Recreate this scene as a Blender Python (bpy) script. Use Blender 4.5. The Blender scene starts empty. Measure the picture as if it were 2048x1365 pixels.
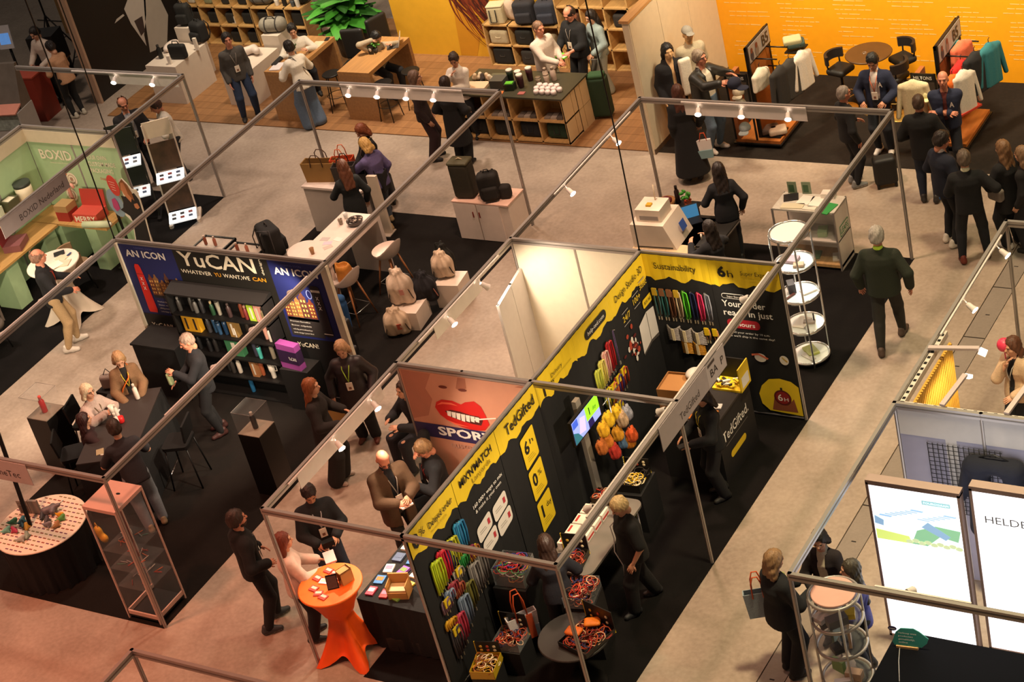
import bpy,math,random
import numpy as np
from mathutils import Vector,Matrix
random.seed(7)
SC = bpy.context.scene
COL = SC.collection
# ---------------------------------------------------------------- camera
IW,IH = 2048,1365
FPX = 4057.83
RX,RY,RZ = 1.00019034,0.22211852,0.51887054
CAM = np.array([12.61849327,-13.4287502,15.93456746])
def _rot(rx,ry,rz):
 cx,sx,cy,sy,cz,sz = math.cos(rx),math.sin(rx),math.cos(ry),math.sin(ry),math.cos(rz),math.sin(rz)
 A = np.array([[1,0,0],[0,cx,-sx],[0,sx,cx]]);B = np.array([[cy,0,sy],[0,1,0],[-sy,0,cy]])
 D = np.array([[cz,-sz,0],[sz,cz,0],[0,0,1]])
 return D @ B @ A
RM = _rot(RX,RY,RZ)
cd = bpy.data.cameras.new('camera');cd.sensor_width = 36;cd.lens = FPX / IW * 36;cd.clip_end = 200
co = bpy.data.objects.new('camera',cd);COL.objects.link(co)
mw = Matrix([list(RM[i]) + [CAM[i]] for i in range(3)] + [[0,0,0,1]]);co.matrix_world = mw
SC.camera = co
# ---------------------------------------------------------------- world, hall lamps, exposure
wd = bpy.data.worlds.new('hall');SC.world = wd;wd.use_nodes = True
wd.node_tree.nodes['Background'].inputs[0].default_value = (1.0,0.82,0.66,1)
wd.node_tree.nodes['Background'].inputs[1].default_value = 0.09
SC.view_settings.view_transform = 'Standard';SC.view_settings.look = 'None'
SC.view_settings.exposure = 0.15;SC.view_settings.gamma = 1.0;SC.view_settings.use_curve_mapping = False
def area_lamp(name,loc,size,power,col,target=None,spread=170):
 l = bpy.data.lights.new(name,'AREA');l.shape = 'DISK';l.size = size;l.energy = power;l.color = col;l.spread = math.radians(spread)
 o = bpy.data.objects.new(name,l);COL.objects.link(o);o.location = loc
 if target: o.rotation_euler = (Vector(target) - Vector(loc)).to_track_quat('-Z','Y').to_euler()
 return o
WARM,PINK,YEL,RED = (1.0,0.78,0.62),(1.0,0.64,0.44),(1.0,0.81,0.47),(1.0,0.33,0.18)
for lx,ly,col,pw in ((-15,6,WARM,270),(-9,13,WARM,230),(-7,-3.5,RED,330),(-1.5,7.5,PINK,330),(6,2.5,YEL,410),(4,11,YEL,170),(-1.5,-5,RED,240),(-7,5,PINK,200)):
 area_lamp('hall_ceiling_lamp',(lx,ly,13.5),1.2,pw,col,(lx,ly,0),80)
for lx,ly,lz,ty,pw in ((-1.8,12.9,4.2,15.4,95),(1.4,12.9,4.2,15.4,95),(4.6,12.9,4.2,15.4,95),(-9.4,13.4,4.0,15.6,70),(-5.6,13.2,4.0,15.2,70),(-13.5,13.6,4.0,16.0,70)):
 area_lamp('booth_wall_washer',(lx,ly,lz),.4,pw,(1.0,.84,.58),(lx,ty,.9),140)
def spot(loc,target,power,angle=70,col=(1.0,0.80,0.58),r=0.04):
 l = bpy.data.lights.new('spot_lamp','SPOT');l.energy = power;l.color = col;l.spot_size = math.radians(angle);l.spot_blend = 0.6
 l.shadow_soft_size = r
 o = bpy.data.objects.new('spot_lamp',l);COL.objects.link(o);o.location = loc
 o.rotation_euler = (Vector(target) - Vector(loc)).to_track_quat('-Z','Y').to_euler()
# ---------------------------------------------------------------- where a point of the photograph lies in the hall
def ray(u,v): return RM @ np.array([u - IW / 2,-(v - IH / 2),-FPX])
def G(u,v,z=0.0):
 d = ray(u,v);t = (z - CAM[2]) / d[2];p = CAM + t * d;return (float(p[0]),float(p[1]),z)
def onX(u,v,x):
 d = ray(u,v);p = CAM + (x - CAM[0]) / d[0] * d;return (x,float(p[1]),float(p[2]))
def onY(u,v,y):
 d = ray(u,v);p = CAM + (y - CAM[1]) / d[1] * d;return (float(p[0]),y,float(p[2]))
# ---------------------------------------------------------------- materials
def lin(c):
 c = c / 255.0;return c / 12.92 if c <= 0.04045 else ((c + 0.055) / 1.055) ** 2.4
def hexc(h): return tuple(lin(int(h[i:i + 2],16)) for i in (0,2,4))
MC = {}
def M(h,rough=0.6,metal=0.0,var=0.12,scale=30.0,bump=0.0,kind='',emit=0.0,spec=0.5):
 key = (h,rough,metal,var,scale,bump,kind,emit)
 if key in MC: return MC[key]
 m = bpy.data.materials.new('m_%s_%d' % (h,len(MC)));m.use_nodes = True
 nt = m.node_tree;b = nt.nodes['Principled BSDF'];col = hexc(h)
 b.inputs['Roughness'].default_value = rough;b.inputs['Metallic'].default_value = metal
 b.inputs['Specular IOR Level'].default_value = spec
 if kind == 'glass':
  b.inputs['Base Color'].default_value = (*col,1);b.inputs['Alpha'].default_value = 0.025;b.inputs['Roughness'].default_value = 0.05
 elif kind == 'gloss_clear':
  b.inputs['Base Color'].default_value = (*col,1);b.inputs['Alpha'].default_value = 0.10;b.inputs['Roughness'].default_value = 0.1
 else:
  tc = nt.nodes.new('ShaderNodeTexCoord');n = nt.nodes.new('ShaderNodeTexNoise')
  n.inputs['Scale'].default_value = scale;n.inputs['Detail'].default_value = 4
  src = tc.outputs['Object']
  if kind == 'wood':
   mp = nt.nodes.new('ShaderNodeMapping');mp.inputs['Scale'].default_value = (1,0.08,1)
   nt.links.new(src,mp.inputs[0]);src = mp.outputs[0]
  if kind == 'hair':
   mp = nt.nodes.new('ShaderNodeMapping');mp.inputs['Scale'].default_value = (1,1,0.06)
   nt.links.new(src,mp.inputs[0]);src = mp.outputs[0]
  if kind == 'weave':
   w = nt.nodes.new('ShaderNodeTexWave');w.inputs['Scale'].default_value = scale;w.wave_type = 'BANDS';w.bands_direction = 'DIAGONAL'
   nt.links.new(src,w.inputs['Vector']);fac = w.outputs['Fac']
  else:
   nt.links.new(src,n.inputs['Vector']);fac = n.outputs['Fac']
  r = nt.nodes.new('ShaderNodeMapRange');r.inputs['To Min'].default_value = 1 - var * 1.6;r.inputs['To Max'].default_value = 1 + var * 1.6
  nt.links.new(fac,r.inputs['Value'])
  mx = nt.nodes.new('ShaderNodeVectorMath');mx.operation = 'SCALE';mx.inputs[0].default_value = col
  nt.links.new(r.outputs[0],mx.inputs['Scale']);nt.links.new(mx.outputs[0],b.inputs['Base Color'])
  if bump:
   bp = nt.nodes.new('ShaderNodeBump');bp.inputs['Strength'].default_value = bump;bp.inputs['Distance'].default_value = 0.01
   nt.links.new(fac,bp.inputs['Height']);nt.links.new(bp.outputs[0],b.inputs['Normal'])
  if emit:
   b.inputs['Emission Color'].default_value = (*col,1);b.inputs['Emission Strength'].default_value = emit
 MC[key] = m;return m
def cloth(h): return M(h,0.9,0,0.16,60,0.25)
def paint(h,r=0.5): return M(h,r,0,0.05,8)
def prt(h): return M(h,0.65,0,0.05,6)
def wood(h): return M(h,0.5,0,0.22,22,0.05,'wood')
ALU = M('a8a19c',0.38,0.55,0.05,6)
ALUD = M('6d6763',0.45,0.5,0.05,6)
CHROME = M('d0d0d0',0.2,0.9,0.03,5)
BLACK = M('0d0c0c',0.6,0,0.2,20);BLACKM = M('141313',0.45,0.3,0.1,20)
WHITE = paint('e6dfd6');WHITEP = paint('f0ece6')
GLASS = M('e8efee',kind='glass')
BLK_CLOTH = cloth('0c0b0d')
# ---------------------------------------------------------------- mesh builder
class MB:
 def __init__(s): s.v = [];s.f = [];s.m = [];s.sm = []
 def add(s,vs,fs,m=0,smooth=False):
  o = len(s.v);s.v += [tuple(map(float,p)) for p in vs]
  for f in fs: s.f.append(tuple(i + o for i in f));s.m.append(m);s.sm.append(smooth)
  return s
 def hexa(s,p,m=0): return s.add(p,((3,2,1,0),(4,5,6,7),(0,1,5,4),(1,2,6,5),(2,3,7,6),(3,0,4,7)),m)
 def box(s,x0,y0,z0,x1,y1,z1,m=0):
  return s.hexa([(x0,y0,z0),(x1,y0,z0),(x1,y1,z0),(x0,y1,z0),(x0,y0,z1),(x1,y0,z1),(x1,y1,z1),(x0,y1,z1)],m)
 def cbox(s,c,d,rz=0,m=0,rx=0,ry=0):
  R = Matrix.Rotation(rz,3,'Z') @ Matrix.Rotation(ry,3,'Y') @ Matrix.Rotation(rx,3,'X');h = [k / 2 for k in d];c = Vector(c)
  P = [c + R @ Vector((sx * h[0],sy * h[1],sz * h[2])) for sz in (-1,1) for sx,sy in ((-1,-1),(1,-1),(1,1),(-1,1))]
  return s.hexa(P,m)
 def taper(s,x0,y0,x1,y1,z0,z1,dx,dy,m=0):
  return s.hexa([(x0,y0,z0),(x1,y0,z0),(x1,y1,z0),(x0,y1,z0),(x0 + dx,y0 + dy,z1),(x1 - dx,y0 + dy,z1),(x1 - dx,y1 - dy,z1),(x0 + dx,y1 - dy,z1)],m)
 def tube(s,pts,r,seg=8,m=0,cap=True,closed=False,flat=1.0):
  P = [Vector(p) for p in pts];n = len(P);rs = r if isinstance(r,(list,tuple)) else [r] * n
  rings = [];up = None
  for i in range(n):
   if closed: d = P[(i + 1) % n] - P[i - 1]
   else: d = P[min(i + 1,n - 1)] - P[max(i - 1,0)]
   if d.length < 1e-9: d = Vector((0,0,1))
   d.normalize()
   if up is None: up = Vector((0,0,1)) if abs(d.z) < 0.9 else Vector((0,1,0))
   a = d.cross(up)
   if a.length < 1e-4: a = d.cross(Vector((1,0,0)))
   a.normalize();b = a.cross(d).normalized();up = b
   rings.append([P[i] + (a * math.cos(t) + b * flat * math.sin(t)) * rs[i] for t in (2 * math.pi * k / seg for k in range(seg))])
  vs = [p for q in rings for p in q];fs = []
  for i in range(n if closed else n - 1):
   j = (i + 1) % n
   for k in range(seg): fs.append((i * seg + k,i * seg + (k + 1) % seg,j * seg + (k + 1) % seg,j * seg + k))
  if cap and not closed: fs.append(tuple(range(seg - 1,-1,-1)));fs.append(tuple((n - 1) * seg + k for k in range(seg)))
  return s.add(vs,fs,m,True)
 def bar(s,a,b,w,h=None,m=0):
  a,b = Vector(a),Vector(b);d = (b - a).normalized();h = h or w
  x = d.cross(Vector((0,0,1)))
  if x.length < 1e-4: x = Vector((1,0,0))
  x.normalize();y = x.cross(d)
  P = [q + x * sx * w / 2 + y * sy * h / 2 for q in (a,b) for sx,sy in ((-1,-1),(1,-1),(1,1),(-1,1))]
  return s.hexa(P,m)
 def lathe(s,prof,seg=20,c=(0,0,0),m=0,sx=1,sy=1,capb=True,capt=True,smooth=True):
  vs = [(c[0] + r * sx * math.cos(2 * math.pi * k / seg),c[1] + r * sy * math.sin(2 * math.pi * k / seg),c[2] + z) for r,z in prof for k in range(seg)]
  fs = [];n = len(prof)
  for i in range(n - 1):
   for k in range(seg): fs.append((i * seg + k,i * seg + (k + 1) % seg,(i + 1) * seg + (k + 1) % seg,(i + 1) * seg + k))
  s.add(vs,fs,m,smooth);o = len(s.v) - len(vs)
  if capb: s.f.append(tuple(o + k for k in range(seg - 1,-1,-1)));s.m.append(m);s.sm.append(False)
  if capt: s.f.append(tuple(o + (n - 1) * seg + k for k in range(seg)));s.m.append(m);s.sm.append(False)
  return s
 def ell(s,c,r,m=0,u=10,w=6,R=None):
  vs = [];fs = []
  for i in range(w + 1):
   th = math.pi * i / w
   for k in range(u):
    q = Vector((r[0] * math.sin(th) * math.cos(2 * math.pi * k / u),r[1] * math.sin(th) * math.sin(2 * math.pi * k / u),r[2] * math.cos(th)))
    if R: q = R @ q
    vs.append(Vector(c) + q)
  for i in range(w):
   for k in range(u): fs.append((i * u + k,(i + 1) * u + k,(i + 1) * u + (k + 1) % u,i * u + (k + 1) % u))
  return s.add(vs,fs,m,True)
 def prism(s,poly,z0,z1,m=0):
  n = len(poly);vs = [(x,y,z0) for x,y in poly] + [(x,y,z1) for x,y in poly]
  return s.add(vs,[tuple(range(n - 1,-1,-1)),tuple(range(n,2 * n))] + [(k,(k + 1) % n,n + (k + 1) % n,n + k) for k in range(n)],m)
 def xf(s,mat,start=0):
  for i in range(start,len(s.v)): s.v[i] = tuple(mat @ Vector(s.v[i]))
  return s
 def build(s,name,mats,parent=None,kind=None,label=None):
  me = bpy.data.meshes.new(name);me.from_pydata(s.v,[],s.f)
  for m in (mats if isinstance(mats,(list,tuple)) else [mats]): me.materials.append(m)
  if len(s.f):
   me.polygons.foreach_set('material_index',s.m);me.polygons.foreach_set('use_smooth',s.sm)
  me.update()
  o = bpy.data.objects.new(name,me);COL.objects.link(o)
  if parent: o.parent = parent
  if kind: o['kind'] = kind
  if label: o['label'] = label
  return o
def tag(o,label,cat,group=None):
 o['label'] = label;o['category'] = cat
 if group: o['group'] = group
 return o
def thing(name,label,cat,loc=(0,0,0),rz=0.0,group=None):
 o = bpy.data.objects.new(name,None);COL.objects.link(o);o.location = loc;o.rotation_euler = (0,0,rz);o.empty_display_size = 0.1
 return tag(o,label,cat,group)
def dup(root,loc,rz,label=None,group=None):
 r = root.copy();COL.objects.link(r);r.location = loc;r.rotation_euler = (0,0,rz)
 if label: r['label'] = label
 if group: r['group'] = group
 for ch in list(root.children):
  c = ch.copy();COL.objects.link(c);c.parent = r
  for g in list(ch.children):
   d = g.copy();COL.objects.link(d);d.parent = c
 return r
def single(name,mb,mats,label,cat,group=None,loc=(0,0,0),rz=0.0):
 o = mb.build(name,mats);o.location = loc;o.rotation_euler = (0,0,rz);return tag(o,label,cat,group)
class Plane:
 def __init__(s,o,r,u): s.o,s.r,s.u = Vector(o),Vector(r).normalized(),Vector(u).normalized();s.n = s.r.cross(s.u)
 def p(s,a,b,d=0.0): return s.o + s.r * a + s.u * b + s.n * d
 def mat(s,a=0,b=0,d=0.0):
  q = s.p(a,b,d);return Matrix(((s.r.x,s.u.x,s.n.x,q.x),(s.r.y,s.u.y,s.n.y,q.y),(s.r.z,s.u.z,s.n.z,q.z),(0,0,0,1)))
def poly(mb,pl,pts,m=0,d=0.003):
 mb.add([pl.p(a,b,d) for a,b in pts],[tuple(range(len(pts)))],m);return mb
def rectp(mb,pl,a0,b0,a1,b1,m=0,d=0.003): return poly(mb,pl,[(a0,b0),(a1,b0),(a1,b1),(a0,b1)],m,d)
def rrect(a0,b0,a1,b1,r,n=5):
 P = []
 for cx,cy,t0 in ((a1 - r,b0 + r,-90),(a1 - r,b1 - r,0),(a0 + r,b1 - r,90),(a0 + r,b0 + r,180)):
  for k in range(n + 1):
   t = math.radians(t0 + 90 * k / n);P.append((cx + r * math.cos(t),cy + r * math.sin(t)))
 return P
def circ(cx,cy,rx,ry=None,n=20): ry = ry or rx;return [(cx + rx * math.cos(2 * math.pi * k / n),cy + ry * math.sin(2 * math.pi * k / n)) for k in range(n)]
def text(s,pl,a,b,mat,height=None,width=None,parent=None,d=0.005,bold=0.0,name='lettering',align='LEFT',rot=0.0):
 cu = bpy.data.curves.new('t','FONT');cu.body = s;cu.size = 1;cu.offset = bold;cu.resolution_u = 2;cu.align_x = align
 ob = bpy.data.objects.new('t',cu);me = bpy.data.meshes.new_from_object(ob);bpy.data.objects.remove(ob);bpy.data.curves.remove(cu)
 n = len(me.vertices);co_ = np.empty(n * 3);me.vertices.foreach_get('co',co_);co_ = co_.reshape(-1,3)
 w = max(1e-6,co_[:,0].max() - co_[:,0].min());ch = 0.72
 hgt = height or (width / w * ch);sy = hgt / ch;sx = (width / w) if width else sy
 if align == 'LEFT': co_[:,0] -= co_[:,0].min()
 co_[:,0] *= sx;co_[:,1] *= sy
 if rot:
  c_,s_ = math.cos(rot),math.sin(rot);co_[:,:2] = co_[:,:2] @ np.array([[c_,s_],[-s_,c_]])
 me.vertices.foreach_set('co',co_.ravel());me.materials.clear();me.materials.append(mat);me.name = name
 me.transform(pl.mat(a,b,d));me.update()
 o = bpy.data.objects.new(name,me);COL.objects.link(o)
 if parent:
  o.parent = parent;o.matrix_parent_inverse = pmat(parent).inverted()
 return o
def pmat(o): return Matrix.Translation(o.location) @ o.rotation_euler.to_matrix().to_4x4()
def keep(o,parent):   # parent a part built in hall coordinates
 o.parent = parent;o.matrix_parent_inverse = pmat(parent).inverted();return o
def struct(name,mb,mats,label=None,parent=None):
 o = mb.build(name,mats)
 if parent: o.parent = parent
 else: o['kind'] = 'structure';o['category'] = name.split('_')[0]
 if label: o['label'] = label
 return o
# ---------------------------------------------------------------- people: smooth bodies and clothes polygonised from distance fields
def surfnet(F,org,h):
 neg = F < 0
 nx,ny,nz = F.shape
 cnt = np.zeros((nx - 1,ny - 1,nz - 1),np.int8)
 for i in (0,1):
  for j in (0,1):
   for k in (0,1): cnt += neg[i:nx - 1 + i,j:ny - 1 + j,k:nz - 1 + k]
 act = (cnt > 0) & (cnt < 8)
 ids = np.argwhere(act)
 if len(ids) == 0: return np.zeros((0,3)),np.zeros((0,4),int)
 idx = np.full(act.shape,-1,np.int64);idx[act] = np.arange(len(ids))
 acc = np.zeros((len(ids),3));num = np.zeros(len(ids))
 cor = [(i,j,k) for i in (0,1) for j in (0,1) for k in (0,1)]
 val = {c: F[ids[:,0] + c[0],ids[:,1] + c[1],ids[:,2] + c[2]] for c in cor}
 for a in cor:
  for ax in range(3):
   if a[ax]: continue
   b = list(a);b[ax] = 1;b = tuple(b)
   va,vb = val[a],val[b];x = (va < 0) != (vb < 0)
   t = np.where(x,va / np.where(x,va - vb,1),0)
   p = np.zeros((len(ids),3));p += a;p[:,ax] += t
   acc[x] += p[x];num[x] += 1
 V = (ids + acc / num[:,None]) * h + org
 Q = []
 for ax in range(3):
  sl0 = [slice(None)] * 3;sl1 = [slice(None)] * 3;sl0[ax] = slice(0,-1);sl1[ax] = slice(1,None)
  n0,n1 = neg[tuple(sl0)],neg[tuple(sl1)]
  b,c = (ax + 1) % 3,(ax + 2) % 3
  e = np.argwhere(n0 != n1)
  ok = (e[:,b] > 0) & (e[:,c] > 0) & (e[:,b] < F.shape[b] - 1) & (e[:,c] < F.shape[c] - 1);e = e[ok]
  def g(db,dc):
   q = e.copy();q[:,b] += db;q[:,c] += dc;return idx[q[:,0],q[:,1],q[:,2]]
  q = np.stack([g(-1,-1),g(0,-1),g(0,0),g(-1,0)],1)
  fl = ~n0[tuple(e.T)];q[fl] = q[fl][:,::-1];Q.append(q)
 return V,np.concatenate(Q)
class Field:
 def __init__(s,lo,hi,h):
  s.h = h;s.lo = np.array(lo,float);n = np.maximum(4,np.ceil((np.array(hi) - s.lo) / h).astype(int) + 1)
  s.ax = [s.lo[i] + h * np.arange(n[i]) for i in range(3)];s.F = np.full(n,0.12)
 def win(s,lo,hi,pad=0.07):
  sl = []
  for i in range(3):
   a = max(0,int((lo[i] - pad - s.lo[i]) / s.h));b = min(len(s.ax[i]),int((hi[i] + pad - s.lo[i]) / s.h) + 2)
   if b <= a: return None,None
   sl.append(slice(a,b))
  g = np.meshgrid(s.ax[0][sl[0]],s.ax[1][sl[1]],s.ax[2][sl[2]],indexing='ij')
  return tuple(sl),np.stack(g,-1)
 def join(s,sl,d,k):
  A = s.F[sl];hh = np.clip(0.5 + 0.5 * (A - d) / k,0,1);s.F[sl] = A + (d - A) * hh - k * hh * (1 - hh)
 def cone(s,a,b,ra,rb,k=0.02):
  a,b = np.array(a,float),np.array(b,float);r = max(ra,rb)
  sl,P = s.win(np.minimum(a,b) - r,np.maximum(a,b) + r)
  if sl is None: return
  ab = b - a;t = np.clip(((P - a) @ ab) / max(1e-9,ab @ ab),0,1)
  s.join(sl,np.linalg.norm(P - a - t[...,None] * ab,axis=-1) - (ra + (rb - ra) * t),k)
 def ell(s,c,r,Rm=None,k=0.02,sub=False):
  c = np.array(c,float);m = max(r);sl,P = s.win(c - m,c + m)
  if sl is None: return
  q = P - c
  if Rm is not None: q = q @ Rm
  q = q / np.array(r);l = np.linalg.norm(q,axis=-1);d = (l - 1) * min(r)
  if sub: s.F[sl] = np.maximum(s.F[sl],-d)
  else: s.join(sl,d,k)
 def torso(s,P0,r,f,u,prof,inf,k=0.03,s0=None,s1=None):
  S = np.array([p[0] for p in prof]);Wd = np.array([p[1] for p in prof]) + inf;Dp = np.array([p[2] for p in prof]) + inf
  s0 = S[0] if s0 is None else s0;s1 = S[-1] if s1 is None else s1
  e0,e1 = P0 + u * s0,P0 + u * s1;m = max(Wd.max(),Dp.max())
  sl,P = s.win(np.minimum(e0,e1) - m,np.maximum(e0,e1) + m)
  if sl is None: return
  q = P - P0;t = q @ u;tc = np.clip(t,s0,s1);w = np.interp(tc,S,Wd);dd = np.interp(tc,S,Dp)
  l = np.power(np.abs(q @ r / w) ** 2.4 + np.abs(q @ f / dd) ** 2.4,1 / 2.4);de = (l - 1) * np.minimum(w,dd);ex = np.abs(t - tc)
  s.join(sl,np.where(ex > 0,np.sqrt(np.maximum(de,0) ** 2 + ex ** 2) + np.minimum(de,0) * 0,de),k)
 def cut(s,n,p):        # keep the side against n
  g = np.meshgrid(*s.ax,indexing='ij');n = np.array(n,float);n /= np.linalg.norm(n)
  s.F = np.maximum(s.F,(g[0] - p[0]) * n[0] + (g[1] - p[1]) * n[1] + (g[2] - p[2]) * n[2])
 def mesh(s): return surfnet(s.F,s.lo,s.h)
def npmesh(name,parts,mats,parent,label=None):
 """parts: list of (V, Q, material index)"""
 vs = [];fs = [];mi = [];o = 0
 for V,Q,m in parts:
  vs.append(np.asarray(V,float).reshape(-1,3));fs += [tuple(int(i) + o for i in q) for q in Q];mi += [m] * len(Q);o += len(V)
 me = bpy.data.meshes.new(name);me.from_pydata(np.concatenate(vs).tolist(),[],fs)
 for m in mats: me.materials.append(m)
 me.polygons.foreach_set('material_index',mi);me.polygons.foreach_set('use_smooth',[True] * len(fs));me.update()
 ob = bpy.data.objects.new(name,me);COL.objects.link(ob);ob.parent = parent
 if label: ob['label'] = label
 return ob
def ik(a,t,l1,l2,pole):
 a,t,pole = np.array(a,float),np.array(t,float),np.array(pole,float)
 d = t - a;L = np.linalg.norm(d);Lm = (l1 + l2) * 0.995
 if L > Lm: t = a + d / L * Lm;d = t - a;L = Lm
 dn = d / L;x = (l1 * l1 - l2 * l2 + L * L) / (2 * L);hgt = math.sqrt(max(0,l1 * l1 - x * x))
 p = pole - dn * (pole @ dn);p /= max(1e-6,np.linalg.norm(p))
 return a + dn * x + p * hgt,t
def rotm(yaw,pitch,roll=0):    # local axes right, forward, up
 return np.array(Matrix.Rotation(yaw,3,'Z') @ Matrix.Rotation(-pitch,3,'X') @ Matrix.Rotation(roll,3,'Y'))
SKIN = {'fair': 'cf9a7c','tan': 'b57d5e','red': 'c98468','dark': '7d5240'}
SHOE_CACHE = {}
def shoe_mesh(up,sole):
 if (up,sole) in SHOE_CACHE: return SHOE_CACHE[(up,sole)]
 F = Field((-.07,-.13,-.02),(.07,.22,.14),.011)
 F.cone((0,-.055,.045),(0,.05,.045),.042,.045,.02);F.cone((0,.05,.04),(.005,.135,.032),.046,.034,.02)
 F.cone((0,-.05,.05),(0,-.04,.1),.04,.04,.02);F.cut((0,0,-1),(0,0,0))
 V,Q = F.mesh();me = bpy.data.meshes.new('shoe');me.from_pydata(V.tolist(),[],[tuple(map(int,q)) for q in Q])
 me.materials.append(M(up,0.6));me.materials.append(M(sole,0.6))
 zc = V[Q].mean(1)[:,2];me.polygons.foreach_set('material_index',(zc < .024).astype(np.int32));me.polygons.foreach_set('use_smooth',[True] * len(Q));me.update()
 SHOE_CACHE[(up,sole)] = me;return me
def hand_mb(mb,w,d,n,curl,sc,side):
 """palm and five fingers: w wrist, d direction, n palm normal"""
 d = Vector(d).normalized();n = Vector(n);n = (n - d * n.dot(d)).normalized();x = d.cross(n) * side;w = Vector(w)
 rings = []
 for t,wd_,th in ((-.015,.024,.02),(.02,.034,.017),(.06,.042,.015),(.09,.040,.012),(.098,.03,.008)):
  rings.append([w + d * t * sc + (x * wd_ * math.cos(a) + n * th * math.sin(a)) * sc for a in (2 * math.pi * k / 8 for k in range(8))])
 fs = [(i * 8 + k,i * 8 + (k + 1) % 8,i * 8 + 8 + (k + 1) % 8,i * 8 + 8 + k) for i in range(4) for k in range(8)]
 mb.add([p for r in rings for p in r],fs + [tuple(range(7,-1,-1)),tuple(range(32,40))],0,True)
 for k,(off,ln) in enumerate(((.030,.07),(.010,.08),(-.011,.075),(-.030,.058))):
  p = w + (d * .085 + x * off) * sc;q = d.copy();pts = [p];fan = x * off * 1.5
  for j in range(3):
   ang = curl * (0.5 + 0.5 * j) * .6;q = (d * math.cos(ang) + n * math.sin(ang)).normalized()
   p = p + (q + fan).normalized() * ln * sc * (.42,.33,.25)[j];pts.append(p)
  mb.tube(pts,[.0095 * sc,.009 * sc,.008 * sc,.006 * sc],5,0)
 p = w + (d * .025 + x * .03) * sc
 mb.tube([p,p + (d * .03 + x * .025 + n * .01) * sc,p + (d * .06 + x * .03 + n * (.012 + .01 * curl)) * sc],[.012 * sc,.0105 * sc,.008 * sc],5,0)
MALE = [(-.13,.085,.075),(-.06,.155,.112),(.04,.158,.108),(.18,.150,.102),(.34,.178,.118),(.42,.152,.098),(.46,.095,.075),(.50,.062,.058)]
FEM = [(-.13,.09,.08),(-.06,.165,.118),(.04,.158,.110),(.18,.122,.090),(.33,.145,.122),(.41,.130,.088),(.455,.08,.065),(.50,.052,.050)]
def person(label,at,face,H=1.78,sex='m',top=None,shirt=None,pants=('1a1b22',0),shoes=('1a1a1a','1a1a1a'),hair=('short','3a2a20'),skin='fair',
   hands=(None,None),feet=None,lean=0.0,side=0.0,pelvis=None,head=(0,0),fat=0.0,badge=None,lanyard=None,skirt=None,curl=(.7,.7),
   glasses=False,beard=None,cat='person',name='person',eyes=True,cap=None,collar=True,knees=None,hood=False,extra=None):
 s = H / 1.75;sk = SKIN.get(skin,skin)
 root = thing(name,label,cat,(at[0],at[1],at[2] if len(at) > 2 else 0),math.atan2(-face[0],face[1]))
 prof = [list(p) for p in (MALE if sex == 'm' else FEM)]
 for p in prof:
  if -.08 < p[0] < .3: p[1] += fat * .9;p[2] += fat * 1.2
  elif p[0] < .45: p[1] += fat * .4;p[2] += fat * .5
 prof = [(a * s,b * s,c * s) for a,b,c in prof]
 pz = (.93 if pelvis is None else pelvis) * s
 P0 = np.array([0,0,pz]);u = np.array([math.sin(side),math.sin(lean) * math.cos(side),math.cos(lean) * math.cos(side)])
 r = np.array([math.cos(side),0,-math.sin(side)]);f = np.cross(u,r)
 if pelvis is None and abs(lean) > .15: P0[1] -= .12 * math.sin(lean)
 shw = (.168 if sex == 'm' else .142) * s + fat * .4
 sh = [P0 + u * .408 * s + r * (sg * shw) for sg in (-1,1)]
 el = [];wr = []
 for i,sg in enumerate((-1,1)):
  t = hands[i]
  t = sh[i] + np.array([sg * .045,.07,-.50]) * s if t is None else np.array(t,float) * np.array([1,1,1]) * s
  e,w = ik(sh[i],t,.285 * s,.255 * s,(sg * (.7 if hands[i] is not None else .25),-.6,-.5));el.append(e);wr.append(w)
 ft = feet or ((-.10,.02),(.10,-.02));kn = [];an = [];hp = []
 for i,sg in enumerate((-1,1)):
  h0 = P0 + np.array([sg * .088 * s,0,-.03 * s]);fz = ft[i][2] if len(ft[i]) > 2 else 0
  k_,a_ = ik(h0,(ft[i][0] * s,ft[i][1] * s,(.085 + fz) * s),.425 * s,.42 * s,(sg * .12,1,.15));hp.append(h0);kn.append(k_);an.append(a_)
 nb = P0 + u * .50 * s
 hy,hpz = head[0],head[1];Hm = rotm(hy,hpz,head[2] if len(head) > 2 else 0)
 hc = nb + (u * .05 + np.array([0,.01,.105])) * s + Hm @ np.array([0,.02,.02]) * s
 pts = np.array([*sh,*el,*wr,*kn,*an,P0,nb]);lo = pts.min(0) - .2;hi = pts.max(0) + .2;lo[2] = max(lo[2],-.02)
 lt = np.array([0,0,0.])
 B = Field(lo,hi,.019)
 B.torso(P0,r,f,u,prof,-.004)
 for i in (0,1):
  B.cone(nb - u * .05 * s,sh[i],.045 * s,.045 * s,.05);B.cone(sh[i],el[i],.049 * s,.040 * s,.04);B.cone(el[i],wr[i],.040 * s,.026 * s,.02)
  B.cone(hp[i],kn[i],.085 * s,.056 * s,.03);B.cone(kn[i],an[i],.056 * s,.038 * s,.02)
  B.cone(kn[i] * .7 + an[i] * .3 - np.array([0,.015,0]),kn[i] * .4 + an[i] * .6,.05 * s,.04 * s,.03)
 B.cone(nb - u * .06 * s,hc - Hm[:,2] * .05 * s,.056 * s,.050 * s,.03)
 bp = [(*B.mesh(),0)]
 Fh = Field(hc - .17 * s,hc + .17 * s,.0095 * s)
 T = lambda x,y,z: hc + Hm @ (np.array([x,y,z]) * s)
 E_ = lambda c,rr,k=.02,sub=False: Fh.ell(T(*c),[q * s for q in rr],Hm,k * s,sub)
 E_((0,-.012,.03),(.075,.094,.088));E_((0,.022,-.035),(.060,.070,.080),.03);E_((0,.045,-.085),(.034,.036,.030),.03)
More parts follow.
